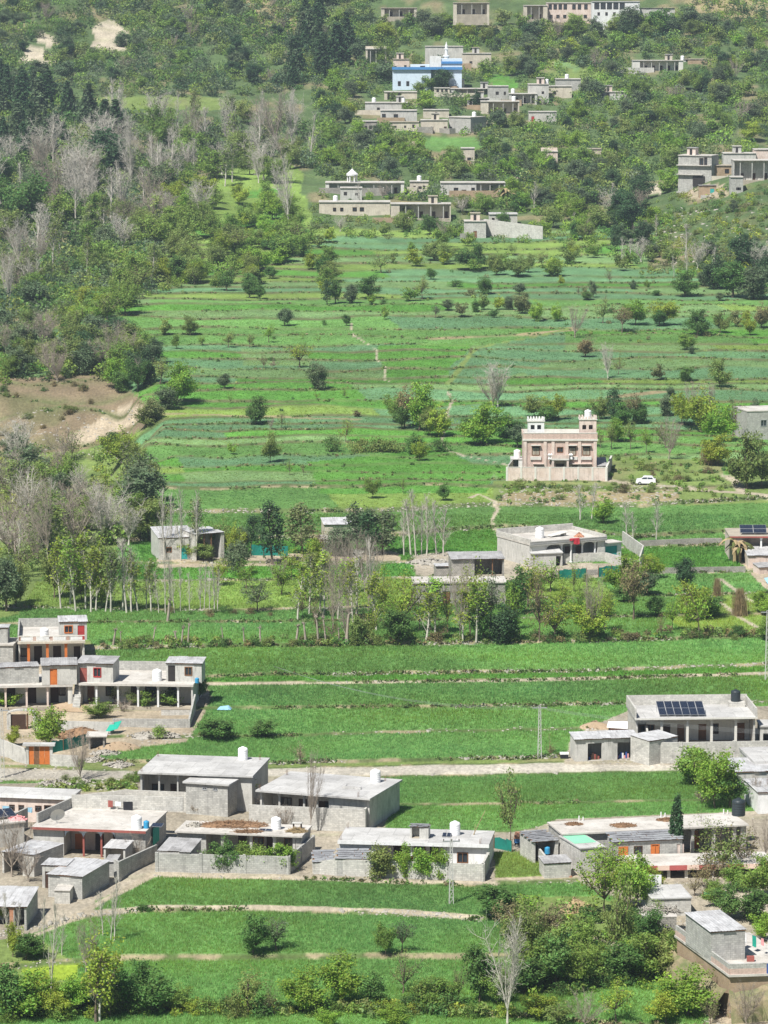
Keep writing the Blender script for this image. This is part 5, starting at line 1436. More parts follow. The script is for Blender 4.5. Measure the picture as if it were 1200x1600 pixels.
def net_fence(label, pts, z, h, col='green'):
    W = [Vector(PZ(x, y, z)) for x, y in pts]; o = W[0].copy()
    r = thing('net_fence', label, 'net fence', o); mb = MB(); R = random.Random(label)
    for a, b in zip(W[:-1], W[1:]):
        n = max(3, int((b - a).length / .7))
        for i in range(n):
            p, q = a.lerp(b, i / n) - o, a.lerp(b, (i + 1) / n) - o; s0, s1 = .12 * math.sin(i * 1.3), .12 * math.sin((i + 1) * 1.3); up = Vector((0, 0, 1)); k0, k1 = h * R.uniform(.88, 1.04), h * R.uniform(.88, 1.04)
            e = Vector((0, .02, 0)); S0, S1 = Vector((0, s0, 0)), Vector((0, s1, 0))
            mb.hexa([p + S0, q + S1, q + S1 + e, p + S0 + e, p + up * k0, q + up * k1, q + up * k1 + e, p + up * k0 + e])
        for i in range(0, n + 1, 3):
            p = a.lerp(b, i / n) - o; MB().tube(p - Vector((0, .06, .4)), p + Vector((0, -.06, h * 1.08)), .045, n=5).obj('post', M['wood'], r)
    mb.obj('net', M[col], r)
    return r

def solar_house():
    z = gz(960, 1187)
    J = House('solar_house', 'pale house with three big solar panels on its roof and a tall back parapet', (992, 1122.7), (1183.5, 1120.5), (1166, 1099.5), z + .5, 3.6, wall='blockw', roof='slabw', over=(.45, .2, .1), slab=.2,
              veranda=dict(open=[(.5, 15.4)], depth=2.5, cols=[3.4, 6.6, 9.6, 12.6], colmat='ivory', cw=.3, doors=[(4.4, 1.0, 2.1, 'darkwood'), (6.2, .9, 2.1, 'wood'), (8.9, 1.0, 2.1, 'wood'), (13.6, 1.2, 2.2, 'wood')], wins=[(1.2, .9, 1.0, 1.1, 'wood'), (2.4, .9, 1.0, 1.2, 'wood'), (10.4, .9, 1, 1.2, 'darkwood')], wall='ivory'),
              parapet=[('B', 1.25, 'blockw'), ('L', 1.25, 'blockw'), ('R', 1.1, 'blockw')], fascia=('ivory', .2, .02))
    for i, px in enumerate((1030, 1054.5, 1078.5)):
        p = Vector(PZ(px, 1119.5, z + 4.15))
        solar((p.x, p.y, z + 4.1), J.yaw, 1.95, 3.6, .30, 'large solar panel on the pale house roof, the %s of three' % ['left one', 'middle one', 'right one'][i], 'solar panels on the pale house roof', rows=2, cols=2, legh=.22)
    bx = thing('tank_plinth', 'small plastered block under the dark tank on the pale solar house', 'plinth', J.at(J.W - 2.5, J.D - 2.2), J.yaw); MB().box(0, 2.0, 0, 1.4, .003, .6).obj('block', M['blockw'], bx)
    tank(J.at(J.W - 1.6, J.D - 1.4, 4.2 - .5 + .5), .6, 1.45, 'tankb', 'black water tank on the right back corner of the solar house roof')
    K = House('shop', 'two-door grey shop beside the road with sheet roof', (897.5, 1155.5), (998.7, 1152), (995, 1140), z, 2.75, hb=3.1, wall='plaster', roof='tin', cat='shop', over=(.25, .12, .1), slab=.1,
              fdoors=[(2.6, 1.75, 2.15, None), (6.3, 1.75, 2.15, None)])
    for i, u in enumerate((2.6, 6.3)):
        c = thing('shop_goods', 'jumble of %s goods inside the %s shop doorway' % (['dark', 'colourful'][i], ['left', 'right'][i]), 'shop goods', K.at(u, .9, 0), K.yaw)
        R = random.Random(i)
        for k in range(7): MB().box(-.8 + k * .22, -.6 + k * .22, 0, .3, .0, R.uniform(.3, .9)).obj('box', M[R.choice(['cloth_p', 'cloth_w', 'maroon', 'cloth_b'])] if i else M[R.choice(['maroon', 'darkwood', 'cloth_b'])], c)
    wall_line('boundary_wall', 'long rough block wall before the solar house courtyard', [(1003, 1151), (1014, 1193), (1064, 1193), (1230, 1190)], z - .1, 2.5, mat='blockw', hs=[3.2, 2.6, 2.6, 2.6], pier=(7.0, 'blockw'))
    House('lean_to', 'white tin lean-to behind the courtyard wall of the solar house', (1015, 1158.5), (1060, 1150.5), 3.4, z, 2.9, hb=3.2, wall='blockw', roof='tin', cat='shed', over=(.1, .05, .05), slab=.1)
    House('store', 'white-roofed store with dark doorway right of the solar house', (1187, 1134), (1260, 1134), 4, z, 2.9, wall='plaster', roof='slabw', cat='store', over=(.2, .1, .1), slab=.18, fdoors=[(.9, .9, 1.9, None)])
    House('store', 'pale tin-roofed store at the right edge by the bright green tree', (1144, 1206), (1230, 1204), (1225, 1182), gz(1130, 1235), 2.9, wall='plaster', roof='tin', cat='store', over=(.2, .1, .1), slab=.12)
    House('store', 'store with wide white awning roof at the right edge above the road', (1178, 1190), (1260, 1188), (1258, 1165), z - .6, 3.3, wall='plaster', roof='slabw', cat='store', over=(.3, .1, .1), slab=.3, veranda=dict(open=[(.4, 5)], depth=2))
    House('store', 'narrow white store with sloping tin roof, right edge below the road', (1184, 1238), (1260, 1236), (1255, 1214), gz(1130, 1255), 2.6, wall='white', roof='tin', cat='store', over=(.2, .1, .1), slab=.12)
    bo = thing('white_box', 'white freezer box standing on the roadside stones', 'freezer', PZ(876, 1186, z), .05); MB().box(0, .95, 0, .6, 0, .55).obj('cabinet', M['black'], bo); MB().box(-.06, 1.0, -.05, .65, .553, .75).obj('lid', M['white'], bo)
    ms = thing('milestone', 'short white marker post before the courtyard wall of the solar house', 'marker post', PZ(1074, 1195, z - .2)); MB().box(-.1, .1, -.1, .1, 0, .95).cyl(0, 0, .953, 1.02, .1, n=8).obj('post', M['white'], ms)
    cp = thing('canopy', 'collapsed white sheet over a heap behind the two-door shop', 'canopy', (*PZ(948, 1137, z + .8)[:2], z + .3), 0)
    MB().hexa([(0, 0, .5), (3.2, -.2, .3), (3.0, 1.6, .9), (.3, 1.8, .8), (0, 0, .6), (3.2, -.2, .4), (3.0, 1.6, 1.0), (.3, 1.8, .95)]).obj('sheet', M['cloth_w'], cp)
    MB().box(.5, 2.8, .3, 1.5, 0, .42).obj('heap', M['brick'], cp)
    heap('earth_heap', 'tan earth heap behind the two-door shop', 'earth heap', (*PZ(930, 1138, z + .3)[:2], z + .2), 1.9, 1.1, 'earth', 40, 3, (.3, .1), sx=1.4)

def left_village():
    z2 = gz(250, 1110) if False else 3.9
    zt = gz(230, 1030)
    K1 = House('balcony_house', 'house with orange pillars and white panelled roof balustrade, upper left of the village', (27.5, 1003), (133, 1001.5), (134, 969 + 9), zt, 3.5, wall='plaster', roof='slab', over=(.3, .1, .1), slab=.2, wallF='ivory',
               veranda=dict(open=[(.3, 8.7)], depth=2.4, cols=[1.45, 4.0, 6.5], colmat='orange', cw=.36, arch=(.3, 8.7), archmat='cream', doors=[(2.7, 1.1, 2.3, 'darkwood'), (5.3, 1.1, 2.3, 'darkwood'), (8, .9, 2.2, 'darkwood')], wins=[(.8, .9, .9, 1.1, 'darkwood')], wall='ivory'),
               parapet=[('B', 1.2, 'block'), ('L', 1.0, 'block')], fascia=('cream', .3, .0))
    bal = thing('balustrade', 'white balustrade with brick-coloured dividers on the orange-pillared house', 'balustrade', K1.at(.05, .03), K1.yaw)
    n = 4; w = (K1.W - .1) / n
    for i in range(n):
        MB().box(i * w + .32, (i + 1) * w - .32, .02, .1, .18, .62).obj('balustrade_panel', M['white'], bal)
        for k in range(3): MB().box(i * w - .2 + k * .14 + (.2 if i == 0 else 0), i * w - .12 + k * .14 + (.2 if i == 0 else 0), .0, .12, .12, .7).obj('divider', M['brick'], bal)
    MB().box(0, K1.W - .1, -.03, .16, .7, .8).obj('rail', M['ivory'], bal); MB().box(0, K1.W - .1, -.02, .15, .003, .118).obj('kerb', M['ivory'], bal)
    pz0 = K1.zg + K1.h
    H1 = House('roof_room', 'roof room with tin roof, yellow window and red curtained door above the balustrade', (92, 972), (137, 971), 3.2, pz0, 2.55, hb=2.9, wall='plaster', roof='tin', cat='roof room', over=(.2, .1, .1), slab=.1, base=0, fdoors=[(3.0, .95, 2.0, 'red')], fwins=[(1.3, 1.0, 1.1, 1.0, 'orange')])
    tank(K1.at(3.6, 2.3), .6, 1.5, 'tank', 'white water tank behind the panelled balustrade')
    heap('straw_heap', 'small heap of dry palm leaves behind the balustrade', 'dry leaves', K1.at(1.2, 1.9), .7, .4, 'straw', 60, 3, (.9, .03))
    House('flat_house', 'stepped grey house with sheet roof at the left edge beside the balustrade house', (-60, 1006), (21, 1007), 5.5, zt, 3.4, wall='block', roof='slab', over=(.2, .1, .1), slab=.2, cat='house')
    House('roof_room', 'small grey roof room at the left edge above the stepped house', (-40, 981), (13, 981), 3.0, zt + 3.4, 2.1, wall='block', roof='tin', cat='roof room', over=(.1, .1, .1), slab=.1, base=0)
    House('store', 'tiny white porch with red sign band at the left edge', (-30, 1024), (10, 1021), 2, zt, 1.9, wall='white', roof='slabw', cat='store', over=(.2, .1, .1), slab=.15)
    # middle tier
    zm = 3.9
    K2 = House('row_house', 'long grey house with maroon columns and dark doors at the left edge', (-60, 1072.5), (114.5, 1069.5), (118, 1052), zm, 3.0, wall='plaster', roof='slab', over=(.3, .1, .1), slab=.3, wallF='ivory',
               veranda=dict(open=[(.3, 13.6)], depth=2.3, cols=[2.2, 5.6, 8.3, 11.0], colmat='pinkp', cw=.24, doors=[(3.2, 1.1, 2.2, 'maroon'), (6.3, 1.1, 2.2, 'darkwood'), (9.0, 1.1, 2.2, 'darkwood'), (11.9, 1.1, 2.2, 'darkwood')], wins=[(12.9, 1, .8, 1, 'darkwood')], wall='ivory'))
    up = House('upper_room', 'upper grey room with orange door and dark sheet eave', (64, 1040), (121, 1039), 4.0, zm + 3.0, 2.6, hb=2.9, wall='plaster', roof='tinold', cat='roof room', over=(.3, .1, .1), slab=.1, base=0, fdoors=[(1.6, .95, 2.1, 'orange')])
    up2 = House('upper_room', 'upper grey room with maroon door and red framed window', (118, 1036), (177, 1037.5), 4.2, zm + 2.9, 2.7, hb=3.0, wall='plaster', roof='tinold', cat='roof room', over=(.25, .1, .1), slab=.1, base=.2, fdoors=[(.95, 1.0, 2.1, 'maroon')], fwins=[(2.8, .9, 1.0, 1.2, 'red')])
    House('upper_room', 'long blank grey upper wall at the left edge above the maroon columns', (-60, 1045), (62, 1041), 3.5, zm + 3.0, 2.2, wall='block', roof='tinold', cat='roof room', over=(.1, .1, .1), slab=.1, base=0)
    K3 = House('row_house', 'long house with white columns, pale roof and flowering courtyard shrubs', (121, 1067.5), (302, 1070), (301, 1048), zm, 3.1, wall='plaster', roof='slab', over=(.3, .1, .1), slab=.28, wallF='ivory',
               veranda=dict(open=[(.3, 15.0)], depth=2.3, cols=[2.4, 5.2, 7.8, 10.4, 13.0], colmat='white', cw=.24, doors=[(7.0, 1.1, 2.2, 'darkwood'), (1.2, .9, 2.1, 'wood')], wins=[(3.7, .9, 1, 1.2, 'darkwood'), (9.1, .9, 1.5, 1.3, 'darkwood'), (12, .9, 1.2, 1.2, 'darkwood')]), parapet=[('B', 1.2, 'block')])
    hut = House('roof_room', 'roof hut with wavy tin roof and brown window at the right end of the white-columned house', (258, 1036), (316, 1037), 3.6, zm + 3.05, 2.5, hb=2.75, wall='plaster', roof='tin', cat='roof room', over=(.2, .12, .1), slab=.1, base=.1, fdoors=[(.8, .95, 2.15, 'stain_or_shade')], fwins=[(3.0, .9, .95, 1.1, 'wood')])  # hut door leaf coloured as the shaded inside of a doorway
    tank(K3.at(10.0, 2.6), .62, 1.5, 'tank', 'white water tank beside the wavy-roofed hut')
    tank(hut.at(4.2, -.4, .02), .28, .7, 'tankbl', 'small blue barrel at the wavy-roofed hut corner', 'barrel')
    st = thing('stair', 'steep plastered stair between the two long houses', 'stairs', K3.at(-.05, -.9, 0), K3.yaw)
    for i in range(9): MB().box(-.5, .45, i * .28, i * .28 + .27, 0 if i == 0 else 0, .32 * (i + 1)).obj('step', M['plaster'], st)
    # courtyard retaining walls and gates
    zr = gz(330, 1165)
    wall_line('retaining_wall', 'rendered retaining wall holding up the shrub courtyard', [(176, 1146), (214, 1146.5), (297, 1147), (306, 1112)], [2.6, 2.6, 2.6, 3.4], 2.0, mat='block', hs=[1.9, 1.9, 1.9, 2.3])
    wall_line('retaining_wall', 'low pale wall with dark coping in the shrub courtyard', [(252, 1117), (297, 1117)], 3.5, .7, mat='blockw', cap='mud')
    gt = thing('gateway', 'arched gateway with dark maroon door in the left village', 'gate', PZ(17, 1146, 2.9), .02)
    MB().box(-.5, 0, 0, .5, -1, 2.5).obj('gate_post', M['plaster'], gt); MB().box(2.8, 3.3, 0, .5, -1, 2.5).obj('gate_post', M['plaster'], gt)
    mb = MB()
    for i in range(8):
        a0, a1 = math.pi * i / 8, math.pi * (i + 1) / 8; f = lambda a, r: (1.4 - (1.75 + r * .15) * math.cos(a), 2.45 + (.42 + r * .22) * math.sin(a))
        (xa, za), (xb, zb), (xc, zc), (xd, zd) = f(a0, 0), f(a1, 0), f(a1, 1), f(a0, 1); mb.hexa([(xa, -.05, za), (xb, -.05, zb), (xb, .55, zb), (xa, .55, za), (xd, -.05, zd), (xc, -.05, zc), (xc, .55, zc), (xd, .55, zd)])
    mb.obj('gate_arch', M['plaster'], gt); MB().box(.02, 1.9, .2, .28, 0, 2.4).obj('door', M['darkwood'], gt); MB().box(1.95, 2.1, .28, 1.6, 0, 2.3).obj('door', M['wood'], gt)
    wall_line('boundary_wall', 'pale plastered wall right of the arched gateway', [(53, 1147), (98, 1150), (178, 1152)], 2.8, 1.9, mat='plaster')
    og = thing('gateway', 'bright orange double gate under a flat concrete lintel', 'gate', PZ(45, 1195, 2.7), -.02)
    MB().box(-.35, 0, 0, .4, -1, 2.35).obj('gate_post', M['plaster'], og); MB().box(2.55, 2.9, 0, .4, -1, 2.35).obj('gate_post', M['plaster'], og); MB().box(-.7, 3.2, -.3, .9, 2.353, 2.6).obj('lintel', M['slabw'], og)
    for i in range(4):
        lf = MB().box(i * .637 + .01, i * .637 + .62, .1, .16, .05, 2.3).obj('gate_leaf', M['orange'] if i != 1 else M['wood'], og)
    wall_line('boundary_wall', 'low whitish wall right of the orange gate beside the road', [(80, 1198), (121, 1200)], 2.6, 1.5, mat='blockw')
    wall_line('boundary_wall', 'sloping pale wall left of the orange gate', [(-20, 1180), (42, 1195)], 2.7, 1.9, mat='plaster', hs=[2.6, 1.9])
    net_fence('dark green net fence along the goat yard beside the orange gate', [(80, 1180), (112, 1173), (143, 1165)], 2.8, 1.7)
    House('shed', 'rough goat shed with crumbling flat roof beside the net fence', (134, 1150), (167, 1150), 3.0, 2.8, 2.0, wall='rubble', roof='slab', cat='shed', over=(.3, .3, .1), slab=.15, veranda=dict(open=[(.3, 2.2)], depth=1.5))
    tp = thing('tarpaulin', 'bright green tarpaulin stretched over the corner of the goat yard', 'tarpaulin', PZ(164, 1140, 4.0), 0)
    MB().hexa([(0, 0, -.4), (1.6, 0, .1), (2.0, 1.6, .8), (.6, 1.4, .5), (0, 0, -.36), (1.6, 0, .14), (2.0, 1.6, .84), (.6, 1.4, .54)]).obj('sheet', M['cloth_g'], tp)
    heap('hay_heap', 'long heap of brown hay stacked in the goat yard', 'hay heap', hit(128, 1151), 1.5, 1.3, 'hay', 420, 12, (.9, .03), sx=2.2)
    heap('earth_heap', 'heap of tan earth thrown up in the village courtyard', 'earth heap', hit(112, 1106), 1.7, .9, 'earth', 30, 5, (.25, .1), sx=2.0)
    heap('earth_heap', 'heap of reddish earth spilling below the goat shed', 'earth heap', hit(186, 1170), 1.4, 1.0, 'earth', 40, 6, (.3, .1), sx=2.0)
    for i, (x, y, r) in enumerate(((230, 1150, 1.6), (150, 1188, .9), (262, 1150, 1.0), (165, 1178, 1.2), (120, 1222, 1.0), (185, 1196, 1.2), (88, 1225, 1.3))):
        heap('rubble', ['pale stones tumbled below the retaining wall', 'grey stones beside the low whitish road wall', 'stones under the sunlit end of the retaining wall', 'rubble below the goat shed door', 'stones on the verge under the small bare roadside tree', 'stones along the field edge above the road', 'stones on the verge left of the bare roadside tree'][i], 'stone heap', (*PZ(x, y, gz(x, y))[:2], gz(x, y)), r, .5, 'stone', 90, 20 + i, (.4, .14), sx=1.6)
    ps = thing('plastic_sheet', 'crumpled pale blue plastic sheet on the field edge', 'plastic sheet', (*PZ(350, 1108, gz(350, 1108))[:2], gz(350, 1110)), 0)
    MB().hexa([(-.9, -.4, .1), (.9, -.5, .1), (1.0, .6, .15), (-.8, .7, .1), (-.6, -.2, .45), (.5, -.3, .4), (.6, .4, .55), (-.5, .5, .4)]).obj('sheet', M['cloth_lb'], ps)

# ------------------------------------------------------------------ middle distance
def castle():
    x0, y0 = 792, 751
    z = gz(870, 752)
    H = House('turreted_house', 'pink two-storey house with two battlemented roof turrets standing among green fields', (817.5, 686), (933.5, 686), 9.5, z + .1, 6.9, wall='pink', roof='slab', over=(.12, .12, .1), slab=.3,
              fdoors=[(6.55, 1.45, 2.5, 'darkwood'), (9.2, 1.1, 2.2, 'darkwood')],
              fwins=[(2.25, 4.0, 1.35, 1.6, 'wood'), (6.55, 4.5, 1.1, .95, 'wood'), (8.75, 4.0, 1.3, 1.6, 'wood'), (11.2, 4.0, 1.35, 1.6, 'wood'), (2.7, .6, 1.4, 1.4, 'wood'), (11.2, .6, 1.35, 1.4, 'wood')])
    r = H.root; W = H.W; s = W / 116.0
    for i, u in enumerate((.35, 3.9, 5.3, 7.75, 10.0, W - .4)):
        MB().box(u - .28, u + .28, -.06, .117, -1, 6.55).obj('pilaster', M['pinkp'], r)
    MB().box(-.1, W + .1, -.16, .115, 6.602, 6.9).obj('cornice', M['ivory'], r)
    MB().box(.0, W, -.02, .22, 6.903, 7.9).obj('parapet', M['pink'], r); MB().box(-.05, W + .05, -.07, .27, 7.903, 8.0).obj('coping', M['ivory'], r)
    MB().box(.0, .22, .225, 9.3, 6.903, 7.6).obj('parapet', M['pink'], r); MB().box(W - .22, W, .225, 9.3, 6.903, 7.6).obj('parapet', M['pink'], r); MB().box(.225, W - .225, 9.08, 9.3, 6.903, 7.6).obj('parapet', M['ivory'], r)
    for u, w in ((2.25, 1.9), (8.75, 1.8), (11.2, 1.9)):
        MB().box(u - w / 2, u + w / 2, -.12, .116, 3.2, 3.75).obj('sill_band', M['ivory'], r)
        MB().box(u - w / 2 + .1, u + w / 2 - .1, -.45, .116, 5.75, 5.85).obj('window_hood', M['ivory'], r)
    for u, z0, w, hh in ((2.25, 4.0, 1.35, 1.6), (8.75, 4.0, 1.3, 1.6), (11.2, 4.0, 1.35, 1.6), (2.7, .6, 1.4, 1.4), (11.2, .6, 1.35, 1.4)):
        for k in range(3):
            q = (w - .2) / 3; MB().box(u - w / 2 + .1 + k * q + .02, u - w / 2 + .1 + (k + 1) * q - .02, .15, .18, z0 + .08, z0 + hh * .78).obj('shutter', M['mud'], r)
    for u in (2.7, 9.2, 11.2): MB().box(u - .95, u + .95, -.5, .116, 2.45, 2.56).obj('window_hood', M['pinkp'], r)
    MB().box(5.0, 8.1, -1.5, .116, 3.3, 3.6).obj('balcony_slab', M['ivory'], r)
    MB().box(5.0, 8.1, -1.5, -1.36, 3.603, 4.2).box(5.0, 5.14, -1.357, .11, 3.603, 4.2).box(7.96, 8.1, -1.357, .11, 3.603, 4.2).obj('balcony_rail', M['pinkp'], r)
    for u in (5.25, 7.85): MB().box(u - .18, u + .18, -1.4, -1.05, -1, 3.298).obj('porch_column', M['pinkp'], r)
    for u in (4.6, 5.0, 8.3, 8.6):
        MB().lathe(u, -.35, [(.1, 3.2), (.22, 3.35), (.12, 3.8), (.3, 4.1), (.05, 4.4)], 8).obj('finial', M['white'], r)
    for u0, u1, mt, nm in ((.9, 3.75, 'white', 'turret'), (W - 3.1, W - .15, 'pinkp', 'turret')):
        v0, v1 = .9, 3.6; zt = 6.9; hh = 3.0 if u0 < 2 else 3.3
        mb = MB(); wall_seg(mb, u1 - u0, zt + .003, zt + hh, .2, [(.45, 1.15, zt + 1.6, zt + 2.4), (1.6, 2.3, zt + 1.6, zt + 2.4)]); placed(mb, lambda x, y, q: (u0 + x, v0 + y, q)); mb.obj('turret', M[mt], r)
        MB().box(u0, u0 + .2, v0 + .203, v1, zt + .003, zt + hh).box(u1 - .2, u1, v0 + .203, v1, zt + .003, zt + hh).box(u0 + .203, u1 - .203, v1 - .2, v1, zt + .003, zt + hh).obj('turret', M[mt], r)
        MB().box(u0 - .15, u1 + .15, v0 - .15, v1 + .15, zt + hh + .003, zt + hh + .16).obj('turret_cornice', M['ivory'], r)
        mer = MB(); n = 6
        for i in range(n):
            a = u0 - .1 + (u1 - u0 + .2) * i / n; b = a + (u1 - u0 + .2) / n * .62
            for vv in (v0 - .1, v1 - .1): mer.hexa([(a, vv, zt + hh + .165), (b, vv, zt + hh + .165), (b, vv + .2, zt + hh + .165), (a, vv + .2, zt + hh + .165), (a + .04, vv, zt + hh + .62), (b - .04, vv, zt + hh + .62), (b - .04, vv + .2, zt + hh + .62), (a + .04, vv + .2, zt + hh + .62)])
            if 0 < i < n - 0:
                c = v0 + (v1 - v0) * i / n
                for uu in (u0 - .1, u1 - .1): mer.box(uu, uu + .2, c - .12, c + .12, zt + hh + .165, zt + hh + .62)
        mer.obj('battlements', M[mt], r)
    tank(H.at(W - 1.6, 2.2, 6.9 + 3.3 + .17), .62, 1.5, 'tank', 'white water tank on top of the right-hand turret')
    wall_line('boundary_wall', 'pink panelled boundary wall with white piers before the turreted house', [(792, 751), (948, 751.5), (956, 733)], z, 2.35, mat='pinkp', pier=(2.45, 'ivory'), cap='ivory')
    wall_line('boundary_wall', 'dark sloping boundary wall at the left of the turreted house', [(809, 727), (793, 748)], z, 2.4, mat='block')
    a = House('annexe', 'white annexe with water tank between the wall and the turreted house, left', (798, 717), (818, 717), 4, z, 2.6, wall='white', roof='slabw', cat='annexe', over=(.1, .05, .1), slab=.15, veranda=dict(open=[(.3, 1.4)], depth=2))
    tank(a.at(1.2, 1.5), .62, 1.5, 'tank', 'white water tank on the annexe left of the turreted house')
    House('annexe', 'grey-roofed annexe between the turreted house and its dark right wall', (933.5, 728), (949, 728), 6, z, 2.2, hb=3.0, wall='white', roof='tinold', cat='annexe', over=(.1, .05, .1), slab=.1)
    # car
    X, Y, Z = hit(1008, 757)
    c = thing('parked_car', 'small white hatchback parked on the track right of the pink house', 'car', (X - 1.6, Y, Z + .03), -.10)
    prof = [(0, .35), (.0, .75), (.12, .95), (.75, 1.02), (1.25, 1.45), (1.5, 1.52), (2.85, 1.5), (3.2, 1.05), (3.42, .98), (3.45, .4), (3.3, .28), (.15, .28)]
    mb = MB(); n = len(prof); w = .75
    for y, k in ((-w, 1), (w, 1)): mb.v += [(x, y * (.86 if zz > 1.2 else 1), zz) for x, zz in prof]
    mb.f.append(tuple(range(n - 1, -1, -1)) if False else tuple(range(n))); mb.f.append(tuple(range(2 * n - 1, n - 1, -1)))
    for i in range(n): mb.f.append((i, n + i, n + (i + 1) % n, (i + 1) % n)[::-1] if False else ((i + 1) % n, n + (i + 1) % n, n + i, i))
    mb.obj('body', M['carw'], c)
    for sgn in (-1, 1):
        y = sgn * (w + .012)
        for pts in ([(.95, 1.05), (1.32, 1.40), (1.95, 1.42), (1.95, 1.05)], [(2.03, 1.05), (2.03, 1.42), (2.78, 1.40), (3.0, 1.07)]):
            q = MB().hexa([(x, y - .01, zz) for x, zz in pts][:0] + [(pts[0][0], y - .012, pts[0][1]), (pts[-1][0], y - .012, pts[-1][1]), (pts[-1][0], y + .0, pts[-1][1]), (pts[0][0], y, pts[0][1]), (pts[1][0], y * .87, pts[1][1]), (pts[2][0], y * .87, pts[2][1]), (pts[2][0], y * .87 + .012, pts[2][1]), (pts[1][0], y * .87 + .012, pts[1][1])]); q.obj('side_window', M['glass'], c)
        for x in (.68, 2.8):
            q = MB().cyl(0, 0, -.09, .09, .29, n=16); q.v = [(x + a_, sgn * (w - .03) + c_, .29 + b_) for a_, b_, c_ in q.v]; q.obj('wheel', M['tyre'], c)
            q = MB().cyl(0, 0, -.1, .1, .16, n=12); q.v = [(x + a_, sgn * (w - .03) + c_, .29 + b_) for a_, b_, c_ in q.v]; q.obj('hubcap', M['metal'], c)
    MB().hexa([(.80, -.58, 1.06), (.80, .58, 1.06), (.81, .58, 1.07), (.81, -.58, 1.07), (1.22, -.54, 1.43), (1.22, .54, 1.43), (1.23, .54, 1.44), (1.23, -.54, 1.44)]).obj('windscreen', M['glass'], c)
    for y in (-.55, .55): MB().box(3.43, 3.47, y - .1, y + .1, .75, .93).obj('tail_light', M['cloth_r'], c); MB().box(-.02, .02, y - .14, y + .14, .68, .8).obj('headlight', M['glass'], c)

